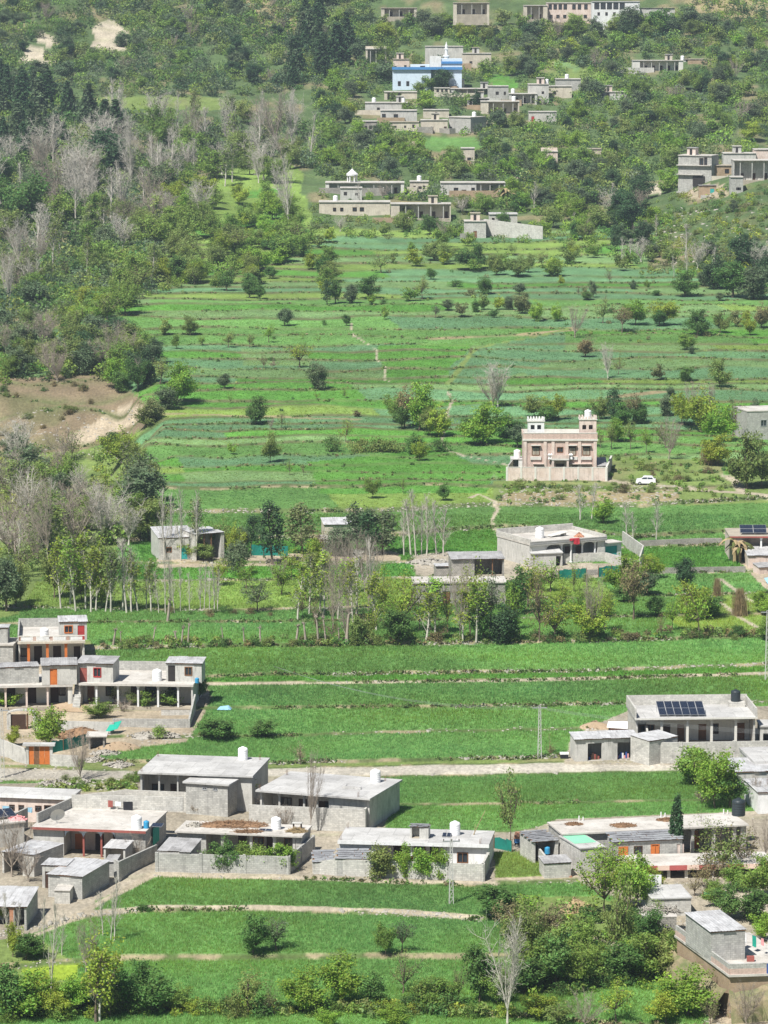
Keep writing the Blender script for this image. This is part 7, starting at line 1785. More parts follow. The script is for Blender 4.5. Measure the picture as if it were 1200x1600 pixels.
# ------------------------------------------------------------------ vegetation, placed tree by tree
T = [  (845,54,26,22,'L','g'),(868,50,18,18,'L','o'),(905,52,24,22,'L','g'),(930,58,34,24,'D','e'),(960,52,22,26,'L','o'),(985,50,44,34,'D','e'),(1010,48,30,28,'L','g'),(1032,52,42,38,'D','m'),(1058,46,34,30,'L','g'),(1078,44,36,34,'D','e'),(1105,48,30,36,'D','e'),(880,54,16,16,'D','d'),(815,48,30,24,'L','g'),(785,40,28,26,'L','o'),(660,40,28,26,'D','e'),(700,44,26,22,'L','g'),(640,40,22,22,'L','g'),(600,46,26,22,'L','o'),
 (690,143,38,30,'D','d'),(672,142,26,24,'L','g'),(655,146,20,22,'L','g'),(636,128,16,14,'S','o'),(640,180,26,22,'L','g'),(668,170,30,26,'L','n'),(745,170,32,16,'D','d'),(728,165,20,18,'L','g'),(808,205,34,26,'L','o'),(780,200,30,22,'D','e'),(605,130,36,34,'D','e'),(590,125,30,30,'L','g'),(760,120,30,24,'L','g'),(800,118,34,30,'L','o'),
  (205,250,85,52,'F','w') if False else (110,330,125,70,'F','w'),(85,325,110,60,'B','w'),(125,338,120,55,'F','w'),(205,285,90,40,'F','w'),(300,235,80,36,'B','w'),(355,235,88,30,'F','w'),(430,230,96,56,'B','w'),(455,225,86,40,'F','w'),(445,345,110,44,'F','w'),(452,365,130,22,'P','w'),(30,420,90,36,'F','w'),(60,395,80,30,'P','w'),(160,275,80,60,'D','d'),(245,232,74,44,'L','g'),(30,372,110,80,'L','m'),(290,250,60,34,'L','g'),(15,480,90,30,'F','w'),(50,470,80,36,'F','w'),
  # foot x, foot y, height px, width px, kind, tint
 # --- foreground
 (150,1597,152,62,'S','y'),(158,1594,120,44,'Q','y'),(172,1590,120,50,'U','o'),(205,1582,92,70,'L','m'),(235,1585,70,55,'D','m'),(120,1585,70,60,'L','n'),(40,1588,80,80,'L','n'),(8,1592,92,60,'D','m'),(85,1590,62,50,'L','y'),(60,1560,45,50,'H','y'),
 (280,1578,48,46,'L','g'),(322,1582,30,36,'H','g'),(352,1584,34,38,'H','m'),(395,1490,68,48,'L','m'),(432,1486,58,42,'S','e'),(388,1586,78,44,'S','o'),(372,1590,50,40,'H','o'),(418,1588,66,30,'U','r'),
 (477,1583,76,66,'L','n'),(533,1568,86,66,'L','n'),(587,1572,58,40,'D','m'),(630,1552,82,62,'U','o'),(602,1492,58,32,'L','g'),(628,1488,56,34,'S','e'),(660,1568,46,54,'H','g'),(690,1570,52,52,'L','g'),(716,1566,82,30,'U','r'),(750,1566,98,52,'D','m'),(776,1570,66,44,'L','g'),
 (793,1600,188,70,'F','w'),(777,1438,62,60,'D','m'),(615,1604,40,42,'L','n'),(512,1606,34,36,'L','n'),(700,1575,34,40,'H','m'),(640,1578,30,36,'H','m'),
 (815,1505,115,62,'L','o'),(838,1540,85,66,'L','g'),(868,1545,92,60,'D','m'),(900,1545,84,60,'L','g'),(820,1552,60,56,'D','m'),(855,1480,78,58,'S','b'),(925,1520,64,52,'L','g'),(800,1470,70,44,'S','b'),(915,1480,60,44,'L','g'),(960,1519,180,58,'S','o'),(943,1430,112,58,'S','n'),(993,1420,92,62,'L','n'),(1000,1530,84,66,'L','g'),(1035,1524,78,60,'L','o'),(975,1535,70,60,'D','m'),(1052,1510,60,46,'L','g'),(1010,1470,58,50,'L','m'),(965,1465,62,48,'L','o'),(1030,1450,50,40,'S','o'),
 (1075,1586,80,80,'L','n'),(1040,1598,56,56,'L','y'),(840,1592,44,52,'L','y'),(962,1596,72,56,'S','y'),(912,1606,62,66,'B','p'),(870,1604,42,44,'S','o'),(1110,1600,50,30,'U','r'),(1165,1604,80,46,'B','b'),
 (1117,1263,102,66,'L','n'),(1140,1262,60,50,'D','m'),(1096,1256,40,34,'U','p'),(797,1330,144,52,'S','o'),(485,1301,148,34,'B','b'),(378,1262,52,36,'S','y'),(408,1262,28,34,'B','w'),(446,1297,44,34,'B','w'),(214,1345,50,44,'B','b'),(304,1272,28,18,'U','p'),
 (125,1222,92,40,'B','b'),(77,1168,72,60,'L','n'),(154,1122,34,44,'L','g'),(14,1106,28,36,'L','n'),(20,1165,34,20,'L','y'),
 (178,1100,38,28,'U','o'),(202,1106,32,24,'S','o'),(225,1106,30,28,'L','g'),(255,1096,36,34,'L','n'),(266,1104,30,34,'L','g'),(290,1094,40,36,'L','n'),(312,1092,44,26,'L','m'),(192,1112,22,26,'B','b'),
 (342,1156,38,52,'D','m'),(410,1152,30,38,'D','m'),(330,1150,26,26,'H','m'),(250,1152,22,30,'H','g'),(470,1195,42,26,'U','p'),(860,1186,50,16,'U','b'),
 (350,1362,60,50,'L','m'),(362,1361,50,34,'D','m'),(380,1361,50,32,'D','g'),(405,1361,46,30,'D','g'),(424,1361,38,28,'D','n'),(446,1362,50,38,'D','n'),(594,1372,56,40,'D','o'),(633,1372,60,28,'D','n'),(662,1373,52,34,'D','n'),(690,1373,52,30,'D','n'),(740,1374,34,16,'U','o'),
 (1130,1372,92,70,'S','o'),(1165,1360,86,60,'U','b'),(1105,1390,62,50,'S','b'),(1185,1400,70,60,'L','g'),(1150,1392,50,46,'L','g'),(1085,1400,44,40,'U','b'),(1140,1435,62,46,'L','m'),(1178,1440,60,50,'D','m'),(1195,1470,50,40,'L','n'),(1120,1415,46,44,'L','g'),(1195,1345,80,40,'B','b'),(1100,1330,70,50,'U','o'),(950,1380,70,50,'S','n'),(975,1390,50,46,'L','y'),(1010,1385,36,60,'L','y'),
 (1085,1225,62,60,'D','g'),(1105,1235,50,40,'L','n'),(1100,1180,20,18,'S','b'),(1105,1146,28,26,'U','p'),(1090,1146,24,20,'L','g'),(1185,1262,60,34,'B','b'),
 (18,1370,110,74,'B','b'),(45,1378,60,40,'B','b'),(8,1440,40,36,'L','y'),(20,1495,60,30,'L','y'),(40,1500,46,40,'D','m'),(60,1492,30,40,'H','m'),
 (67,1497,104,16,'P','w'),(80,1572,178,22,'P','w'),(96,1492,74,14,'P','w'),(160,1462,74,20,'P','w'),(180,1472,110,22,'P','w'),(172,1470,90,16,'P','w'),(14,1480,90,14,'P','w'),(26,1484,80,14,'P','w'),(134,1520,100,40,'B','w'),(70,1565,46,40,'L','y'),
 (225,1418,10,30,'H','m'),
 # --- pollards and poplars of the middle rows
 (177,1008,36,12,'X','r'),(189,1006,25,10,'X','r'),(239,1005,31,12,'X','r'),(262,970,44,16,'X','r'),(276,1005,26,12,'X','r'),(283,1007,37,12,'X','r'),(294,1004,36,12,'X','r'),(348,1004,29,11,'X','r'),(381,1003,28,13,'X','r'),(407,1003,29,11,'X','r'),(463,1003,37,13,'X','r'),(478,1004,43,13,'X','r'),(498,1003,52,14,'X','r'),(509,1003,52,16,'X','r'),(530,1003,26,12,'X','r'),(542,1004,60,20,'X','r'),
 (190,955,118,26,'P','w'),(200,957,122,28,'P','w'),(207,957,108,26,'P','w'),(165,956,100,24,'Q','o'),(150,955,118,26,'Q','y'),(130,952,130,30,'Q','y'),(108,945,118,32,'Q','o'),(228,952,78,20,'P','w'),(250,958,72,14,'P','w'),(258,958,92,16,'P','w'),(266,956,98,16,'P','w'),(272,958,84,16,'P','w'),(281,956,74,14,'P','w'),(297,957,66,14,'P','w'),(312,953,76,16,'P','w'),(318,953,80,14,'P','w'),(328,955,72,14,'P','w'),(334,954,78,16,'P','w'),(341,953,66,14,'P','w'),
 (258,876,118,24,'P','w'),(270,874,108,22,'P','w'),(282,876,122,22,'P','w'),(305,876,116,24,'P','w'),(310,874,100,22,'Q','o'),
 (402,957,60,46,'S','e'),(355,895,58,30,'U','e'),(435,915,48,34,'B','b'),(372,900,60,36,'D','e'),(478,940,70,40,'S','n'),(496,905,66,36,'L','y'),(472,965,60,30,'U','b'),
 (520,985,130,34,'B','b'),(545,960,120,36,'B','b'),(560,965,110,34,'P','w'),(575,955,130,38,'B','p'),(585,962,128,30,'P','w'),(500,955,90,30,'P','w'),(515,930,100,34,'B','b'),(535,930,108,34,'B','p'),(556,925,110,34,'B','b'),(570,925,100,30,'B','p'),(495,1000,84,26,'U','b'),(565,1003,72,26,'U','b'),(540,1002,88,34,'B','b'),(518,1004,70,24,'U','b'),(555,1006,52,22,'D','o'),(575,1003,46,26,'H','o'),
 (623,1006,62,44,'D','m'),(635,990,104,56,'S','y'),(655,985,80,40,'U','o'),(672,985,90,36,'S','e'),(700,990,110,40,'U','y'),(718,1002,138,34,'B','r'),(735,990,116,46,'S','y'),(748,985,120,40,'U','y'),(765,985,104,48,'S','e'),(782,1006,66,48,'D','d'),(795,1000,50,34,'D','m'),(755,1000,60,30,'D','m'),(690,1000,50,30,'U','b'),(825,950,84,40,'S','y'),(808,960,80,40,'D','m'),(843,1003,138,46,'U','b'),(868,1000,74,46,'S','y'),(921,1001,118,34,'B','r'),(922,998,70,54,'L','y'),(897,925,58,24,'U','n'),(968,927,66,52,'L','n'),(990,968,100,52,'S','b'),(975,940,30,30,'D','m'),(1012,930,40,36,'D','e'),(1025,962,34,28,'D','m'),(1020,905,44,40,'L','y'),(1067,925,58,28,'D','d'),(1082,970,68,48,'L','y'),(1093,995,94,50,'S','n'),(1105,965,40,40,'D','m'),(1068,962,30,30,'L','g'),(1033,994,46,14,'U','b'),(945,962,34,24,'L','g'),(857,975,46,20,'U','n'),
 (95,950,112,32,'Q','y'),(118,955,120,34,'Q','n'),(142,956,104,30,'Q','y'),(158,950,96,34,'L','y'),(176,957,110,28,'Q','o'),(215,955,96,30,'Q','y'),(236,956,84,26,'Q','o'),(85,935,90,44,'L','o'),(128,940,72,44,'L','y'),(468,968,96,30,'Q','y'),(486,960,104,28,'Q','o'),(508,962,110,28,'Q','y'),(528,970,96,28,'Q','n'),(552,975,104,30,'Q','y'),(588,985,92,34,'Q','y'),(600,975,100,34,'S','y'),(610,992,70,34,'S','n'),(583,1000,60,30,'S','y'),(440,930,60,30,'S','n'),(455,905,54,34,'S','y'),(665,1000,80,34,'Q','y'),(684,990,96,32,'Q','n'),(726,1003,92,30,'Q','y'),(745,1002,100,34,'Q','n'),(800,985,84,36,'S','n'),(880,960,60,36,'S','y'),(905,975,70,36,'S','n'),(945,985,64,36,'S','y'),(1050,985,60,34,'S','n'),(860,925,54,34,'S','n'),(340,915,44,30,'S','y'),(385,920,50,30,'S','n'),
 (426,882,104,42,'E','d'),(392,856,58,24,'E','d'),(472,866,82,46,'E','r'),(597,866,78,50,'E','e'),(558,862,80,38,'E','e'),(530,868,50,44,'D','e'),(348,868,64,34,'L','o'),(366,872,62,30,'L','y'),(380,866,48,22,'D','e'),(578,868,72,36,'E','d'),(500,868,50,40,'U','b'),(300,872,34,40,'L','y'),(320,876,30,30,'D','o'),
 (640,868,92,26,'P','w'),(648,868,108,22,'P','w'),(657,866,86,22,'P','w'),(670,868,104,24,'P','w'),(683,866,90,22,'P','w'),(692,868,84,24,'P','w'),(632,868,76,20,'P','w'),(980,846,64,18,'P','w'),(988,845,48,14,'P','w'),(1025,843,66,20,'P','w'),(905,812,58,20,'P','w'),(925,812,60,18,'P','w'),
 (943,818,48,40,'L','n'),(1190,960,40,40,'L','n'),(1150,872,36,40,'B','p'),(1198,1000,36,36,'L','g'),
 (1121,940,40,16,'K','w'),(1157,962,46,24,'K','w'),(1108,725,34,26,'K','w'),
 # --- around the pink house and the right middle
 (1167,764,92,58,'L','o'),(1190,760,60,40,'L','o'),(1122,728,54,44,'L','y'),(1095,672,70,72,'L','y'),(1125,690,62,50,'L','n'),(1065,665,56,40,'L','y'),(1078,640,50,30,'B','b'),(1110,640,48,28,'B','p'),(1145,680,70,34,'U','b'),(1180,668,48,28,'D','e'),(1040,650,36,24,'D','e'),(1045,718,74,36,'B','r'),(1040,700,50,34,'U','o'),(960,662,62,22,'E','d'),(937,655,46,32,'L','o'),(990,660,52,34,'S','b'),(1000,662,34,30,'D','m'),(868,655,44,34,'L','y'),(835,652,40,32,'L','o'),(920,660,30,30,'H','m'),(975,664,36,30,'D','m'),(855,658,26,30,'D','m'),
 (938,700,44,26,'U','o'),(955,702,46,26,'S','o'),(985,702,52,26,'S','o'),(1010,708,46,22,'S','n'),(965,690,40,30,'L','n'),(925,698,40,30,'S','n'),(1030,690,40,26,'U','b'),(808,700,40,26,'D','e'),(812,760,16,22,'H','o'),(975,770,18,22,'H','b'),(885,768,14,28,'H','o'),
 (752,693,66,64,'L','n'),(790,682,40,44,'D','m'),(735,682,32,30,'D','m'),(778,636,78,54,'F','w'),(770,636,60,52,'B','p'),(655,672,78,46,'L','n'),(632,668,72,36,'S','b'),(617,660,52,30,'L','g'),(690,682,56,40,'L','y'),(628,670,40,26,'D','m'),(672,680,46,34,'L','o'),(645,710,36,30,'D','m'),(655,720,40,24,'L','y'),(685,706,26,34,'H','m'),(525,704,36,28,'U','y'),(540,690,44,30,'U','y'),(560,706,24,36,'H','o'),(590,706,26,44,'H','o'),(615,706,22,40,'H','o'),(520,706,30,24,'H','m'),(582,779,36,24,'L','g'),(692,782,28,20,'D','m'),(558,651,11,13,'D','b'),(630,770,32,18,'U','n'),(453,742,34,18,'U','n'),(474,742,18,10,'U','b'),(440,668,30,24,'U','o'),(423,671,20,12,'B','b'),
 (400,663,46,34,'L','m'),(422,722,52,30,'L','o'),(497,607,44,32,'D','e'),(468,574,40,36,'S','y'),(420,535,32,20,'S','n'),(412,576,28,14,'U','b'),(428,575,24,18,'U','p'),(445,509,30,24,'D','e'),(541,509,20,13,'D','m'),(507,508,10,10,'H','m'),(600,499,22,14,'L','g'),(511,476,42,19,'E','d'),(524,474,40,18,'D','m'),(547,474,34,20,'D','e'),(575,466,40,34,'L','m'),(582,476,16,16,'L','n'),(720,496,26,18,'L','r'),(742,488,22,14,'D','m'),(755,484,26,20,'L','o'),(779,484,26,20,'L','y'),(772,496,14,14,'D','m'),(795,484,24,16,'D','e'),(640,470,24,28,'L','g'),(660,468,40,26,'S','o'),(680,497,22,16,'S','e'),(735,421,46,44,'L','m'),(775,430,42,26,'L','o'),(712,448,12,30,'H','m'),(736,462,12,18,'H','r'),(758,460,30,22,'D','m'),(704,630,18,10,'U','n'),(736,555,18,8,'U','b'),
 (898,528,58,34,'B','w'),(838,502,36,26,'L','n'),(812,490,36,26,'L','r'),(868,502,32,22,'L','n'),(942,505,40,30,'S','o'),(972,520,46,34,'S','b'),(992,508,42,40,'L','n'),(1038,508,42,42,'L','y'),(1030,510,28,24,'D','m'),(1093,524,42,40,'L','m'),(1125,520,34,28,'L','o'),(1172,524,40,20,'L','y'),(1190,512,44,30,'L','b'),(1073,546,32,34,'L','g'),(950,592,62,26,'F','w'),(966,585,46,24,'U','o'),(915,558,30,24,'D','b'),(920,545,24,22,'U','p'),(1027,594,28,20,'L','r'),(1072,596,26,22,'D','m'),(1124,605,46,34,'L','o'),(1048,620,18,14,'D','e'),(1080,553,14,10,'D','e'),(990,452,16,12,'D','e'),(912,465,20,14,'L','r'),(916,468,14,16,'D','m'),(927,465,30,12,'D','e'),(878,446,18,10,'L','y'),(812,460,20,20,'D','e'),(815,490,28,24,'L','r'),(1070,464,48,38,'L','m'),(1025,462,10,14,'D','m'),(1010,452,16,10,'L','g'),(1085,512,24,20,'L','o'),(1150,510,26,22,'L','r'),(1125,470,14,12,'D','e'),(1160,420,60,40,'D','d'),(1115,452,56,42,'D','d'),(1145,465,60,48,'D','m'),(1178,468,56,46,'D','e'),(1195,440,50,40,'D','d'),(1100,446,30,26,'D','e'),
 (350,607,26,20,'D','e'),(258,524,28,20,'L','o'),(297,524,34,26,'L','o'),(357,543,28,24,'S','o'),(315,540,18,12,'S','n'),(274,545,26,14,'L','g'),(390,543,24,14,'S','o'),(276,632,72,58,'L','n'),(262,640,40,34,'D','e'),(215,612,58,34,'L','m'),(182,608,54,38,'L','n'),(230,600,60,30,'D','d'),(208,590,46,30,'D','d'),(250,600,46,40,'S','o'),(190,612,36,28,'D','m'),(240,660,44,40,'L','r'),(228,668,38,38,'L','o'),(190,724,62,56,'L','y'),(175,712,40,32,'D','m'),(210,728,44,36,'L','o'),(362,710,20,14,'L','n'),(165,520,24,14,'L','g'),(138,520,12,12,'D','m'),
 (75,876,150,60,'B','b'),(10,955,90,50,'D','e'),(25,945,70,40,'L','o'),(60,890,110,40,'B','p'),
]
for t in T: plant(*t[:5], tint=t[5])
# the cypress stands in the gap between the slate-roofed and the long house
_zc = gz(840, 1376); _c = PZ(1063, 1299, _zc + 3.3); _cy = _c[1] - 1.4; _cx = 0.0772 * _cy
_cz = _zc - .1; _cp = proj(_cx, _cy, _cz)
plant(_cp[0], _cp[1], _cp[1] - 1236, 19, 'Y', 'd', world=(_cx, _cy, _cz))
for x, y, h, w, tn in ((1080, 1500, 44, 40, 'g'), (1096, 1512, 40, 36, 'm'), (1112, 1530, 34, 34, 'o'), (1122, 1556, 30, 30, 'g'), (1140, 1575, 30, 30, 'y'), (1155, 1592, 36, 30, 'g'), (1102, 1532, 34, 30, 'w'), (1118, 1548, 36, 30, 'b'), (1133, 1566, 38, 30, 'w'), (1090, 1518, 30, 26, 'o'), (1146, 1590, 44, 34, 'w'), (1126, 1578, 22, 24, 'o'), (1108, 1556, 20, 22, 'y')): plant(x, y, h, w, 'H', tn)

_sr = random.Random(31)
def scatter(poly, n, kinds, hm, seed=0, avoid=True, wide=(.75, 1.25)):
    xs = [p[0] for p in poly]; ys = [p[1] for p in poly]; c = 0; tries = 0
    tot = sum(k[2] for k in kinds)
    while c < n and tries < n * 40:
        tries += 1
        x, y = _sr.uniform(min(xs), max(xs)), _sr.uniform(min(ys), max(ys))
        if not in_poly(np.array([x]), np.array([y]), poly)[0]: continue
        r = _sr.uniform(0, tot)
        for k, tn, w in kinds:
            r -= w
            if r <= 0: break
        X, Y, Z = hit(x, y); s = pxm(Y)
        hh = _sr.uniform(*hm) * {'H': .4, 'P': 1.5, 'Q': 1.5, 'C': 1.5, 'F': 1.35, 'B': 1.15}.get(k, 1.0)
        hp = hh * s
        bad = False
        for a, b, u, v in FARB:
            if a - 4 < x < b + 4 and u - 3 < y < v + .55 * hp: bad = True; break
        if bad and _sr.random() < .86: continue
        if avoid:
            g = False
            for cl, pl in PAINT:
                if cl in ('wheat', 'lush', 'pale', 'scar', 'blue') and min(q[1] for q in pl) < 330:
                    if in_poly(np.array([x]), np.array([y - .3 * hp]), pl)[0] or in_poly(np.array([x]), np.array([y - .7 * hp]), pl)[0] or in_poly(np.array([x]), np.array([y]), pl)[0]: g = True
            if g and _sr.random() < .8: continue
        base = dict(L=.85, D=.75, S=.9, B=.8, P=.28, Q=.3, C=.45, U=.7, F=.7, E=.5, H=1.5)[k]
        plant(x, y, hp, hp * base * _sr.uniform(*wide), k, tn, world=(X, Y, Z)); c += 1
# ravine wood on the left
scatter([(0, 130), (60, 150), (190, 195), (190, 225), (60, 260), (0, 250)], 42, [('C', 'd', 5), ('C', 'e', 2), ('D', 'd', 1)], (6, 9))
scatter([(470, 30), (530, 40), (550, 110), (500, 150), (450, 150), (470, 80)], 18, [('C', 'd', 5), ('C', 'e', 1)], (6.5, 11))
scatter([(160, 190), (330, 180), (450, 190), (500, 240), (480, 300), (330, 290), (220, 300)], 44, [('F', 'w', 3), ('B', 'w', 3), ('P', 'w', 3), ('Q', 'o', 4), ('L', 'g', 3), ('L', 'o', 2)], (7, 11.5))
scatter([(0, 250), (60, 255), (200, 225), (330, 250), (330, 300), (220, 330), (120, 360), (0, 360)], 56, [('F', 'w', 5), ('B', 'w', 4), ('P', 'w', 4), ('Q', 'o', 2), ('D', 'e', 3), ('L', 'g', 2), ('D', 'm', 1)], (7.5, 12.5))
scatter([(0, 360), (120, 360), (260, 340), (330, 330), (330, 400), (240, 450), (120, 480), (0, 500)], 54, [('F', 'w', 2), ('B', 'w', 2), ('Q', 'o', 3), ('L', 'o', 3), ('L', 'g', 2), ('U', 'o', 2), ('D', 'e', 2)], (6, 10))
scatter([(120, 480), (260, 430), (380, 370), (470, 360), (470, 410), (380, 440), (250, 470), (130, 520), (80, 520)], 50, [('L', 'o', 3), ('L', 'n', 3), ('L', 'g', 5), ('D', 'm', 1), ('S', 'o', 2), ('L', 'y', 2)], (4.5, 8))
scatter([(240, 310), (330, 290), (480, 330), (480, 380), (300, 380), (240, 390)], 26, [('L', 'n', 3), ('L', 'y', 3), ('L', 'g', 5), ('L', 'o', 2), ('D', 'm', 1)], (5, 9))
scatter([(0, 520), (90, 515), (200, 545), (250, 570), (230, 600), (140, 588), (60, 605), (0, 600)], 46, [('D', 'e', 5), ('B', 'p', 3), ('D', 'd', 2), ('L', 'o', 2), ('L', 'g', 2)], (4.5, 8))
scatter([(0, 700), (120, 715), (215, 735), (240, 790), (235, 850), (120, 860), (40, 900), (0, 910)], 46, [('B', 'b', 5), ('F', 'w', 4), ('P', 'w', 2), ('Q', 'o', 2), ('L', 'o', 2), ('L', 'g', 2), ('D', 'e', 2), ('U', 'o', 3)], (5, 9))
# field-edge trees along the upper terraces
scatter([(480, 375), (850, 385), (1000, 400), (1000, 430), (700, 440), (480, 430)], 40, [('L', 'o', 3), ('L', 'g', 4), ('H', 'm', 1), ('L', 'y', 2), ('D', 'm', 1), ('S', 'o', 2)], (2.5, 6))
scatter([(520, 440), (1080, 440), (1190, 500), (1190, 570), (900, 500), (520, 480)], 14, [('H', 'm', 2), ('L', 'o', 2), ('D', 'e', 1), ('U', 'b', 2)], (2, 4))
scatter([(300, 480), (560, 520), (560, 640), (330, 640)], 10, [('H', 'm', 3), ('U', 'n', 2)], (1.5, 3))
scatter([(330, 380), (520, 380), (520, 470), (330, 470)], 26, [('L', 'o', 2), ('L', 'g', 3), ('L', 'y', 1), ('D', 'm', 2)], (3, 6))
# far hamlet and hillside trees
scatter([(500, 150), (560, 120), (600, 215), (840, 235), (1060, 230), (1060, 300), (900, 350), (850, 330), (680, 275), (500, 270)], 84, [('L', 'g', 4), ('D', 'e', 4), ('L', 'o', 3), ('L', 'n', 2), ('L', 'y', 1), ('D', 'd', 2)], (4, 8))
scatter([(500, 300), (860, 310), (1000, 330), (1060, 400), (950, 425), (860, 380), (500, 365)], 60, [('L', 'g', 3), ('D', 'e', 2), ('L', 'o', 3), ('L', 'n', 2), ('D', 'm', 3), ('F', 'w', 1), ('P', 'w', 1), ('B', 'p', 1)], (3.5, 7))
scatter([(560, 30), (900, 40), (1200, 40), (1200, 225), (1050, 240), (860, 200), (780, 110), (560, 100)], 120, [('L', 'g', 4), ('D', 'e', 5), ('L', 'o', 3), ('D', 'd', 2), ('L', 'n', 2), ('L', 'y', 1), ('B', 'p', 1)], (4, 8.5))
scatter([(960, 330), (1010, 300), (1010, 400), (960, 400)], 10, [('D', 'd', 4), ('E', 'd', 2)], (7, 10))
scatter([(1000, 390), (1200, 400), (1200, 440), (1000, 430)], 16, [('P', 'w', 2), ('L', 'o', 2), ('F', 'w', 2), ('D', 'e', 2)], (4, 7))
scatter([(0, 0), (560, 0), (560, 60), (450, 130), (330, 148), (120, 145), (0, 120)], 84, [('L', 'g', 3), ('D', 'e', 5), ('D', 'd', 3), ('L', 'o', 3), ('B', 'r', 2), ('L', 'g', 1)], (4, 8))
# scrub on banks and verges
scatter([(1030, 420), (1060, 310), (1200, 300), (1200, 420)], 46, [('H', 'o', 5), ('H', 'm', 3), ('H', 'y', 2), ('D', 'e', 2)], (2.5, 4))
scatter([(0, 605), (140, 600), (150, 640), (60, 680), (0, 690)], 18, [('H', 'o', 3), ('H', 'b', 3), ('H', 'm', 1)], (2, 4))
scatter([(780, 758), (1060, 752), (1150, 780), (1060, 792), (780, 775)], 14, [('H', 'o', 4), ('H', 'g', 3)], (1.8, 3))
scatter([(160, 1006), (1180, 988), (1180, 1000), (160, 1018)], 34, [('H', 'o', 4), ('H', 'm', 3), ('H', 'b', 3)], (2, 4))
scatter([(120, 1572), (800, 1580), (800, 1592), (120, 1584)], 26, [('H', 'g', 4), ('H', 'm', 4), ('H', 'y', 2)], (2.2, 4.2))
scatter([(800, 1500), (1060, 1480), (1060, 1545), (900, 1560), (800, 1560)], 22, [('H', 'g', 3), ('H', 'm', 4), ('H', 'n', 2)], (3, 5))
scatter([(0, 1560), (130, 1560), (200, 1590), (0, 1600)], 14, [('H', 'g', 3), ('H', 'y', 3), ('H', 'm', 3)], (3, 5))
scatter([(240, 958), (620, 955), (620, 962), (240, 965)], 14, [('H', 'm', 3), ('H', 'b', 3)], (1.6, 3))
scatter([(640, 908), (1000, 903), (1000, 920), (640, 955)], 22, [('H', 'm', 3), ('H', 'o', 3), ('H', 'g', 2)], (2, 4))
scatter([(1010, 725), (1120, 730), (1140, 760), (1010, 765)], 10, [('H', 'o', 3), ('H', 'b', 2)], (2, 3.5))
scatter([(60, 1220), (215, 1215), (215, 1236), (60, 1242)], 10, [('H', 'g', 3), ('H', 'o', 2)], (1.4, 2.6))

def banana(x, y, hp, label):
    X, Y, Z = hit(x, y); s = pxm(Y); t = thing('banana_clump', label, 'plant', (X, Y, Z), 0); R = random.Random(label)
    sc = hp / s / 3.2
    for k in range(9):
        a = R.uniform(0, 6.28); r = R.uniform(0, .7); h = R.uniform(1.3, 2.1)
        MB().cyl(r * math.cos(a), r * math.sin(a), 0, h, .13, .08, 7).obj('stem', M['straw'], t)
        for j in range(5):
            az = R.uniform(0, 6.28); L = R.uniform(1.0, 1.7); mb = MB(); prev = None
            for i in range(5):
                f = i / 4; d = r + 0; cx = r * math.cos(a) + math.cos(az) * L * f; cy = r * math.sin(a) + math.sin(az) * L * f; cz = h + L * (.9 * f - 1.1 * f * f) ; wv = .20 * math.sin(math.pi * (.12 + .85 * f))
                px_, py_ = -math.sin(az) * wv, math.cos(az) * wv
                cur = ((cx - px_, cy - py_, cz - .04), (cx, cy, cz + .03), (cx + px_, cy + py_, cz - .04))
                if prev: mb.poly([prev[0], prev[1], cur[1], cur[0]]).poly([prev[1], prev[2], cur[2], cur[1]])
                prev = cur
            lf = mb.obj('frond', M['leaf'] if R.random() < .55 else M['straw'], t); lf.color = (.17, .20, .06, 1)
    t.scale = (sc, sc, sc)
banana(1153, 878, 52, 'ragged half-dry banana clump beside the pinkish house at the right edge')
banana(790, 322, 40, 'ragged banana clump on the path bank right of the white workshop')

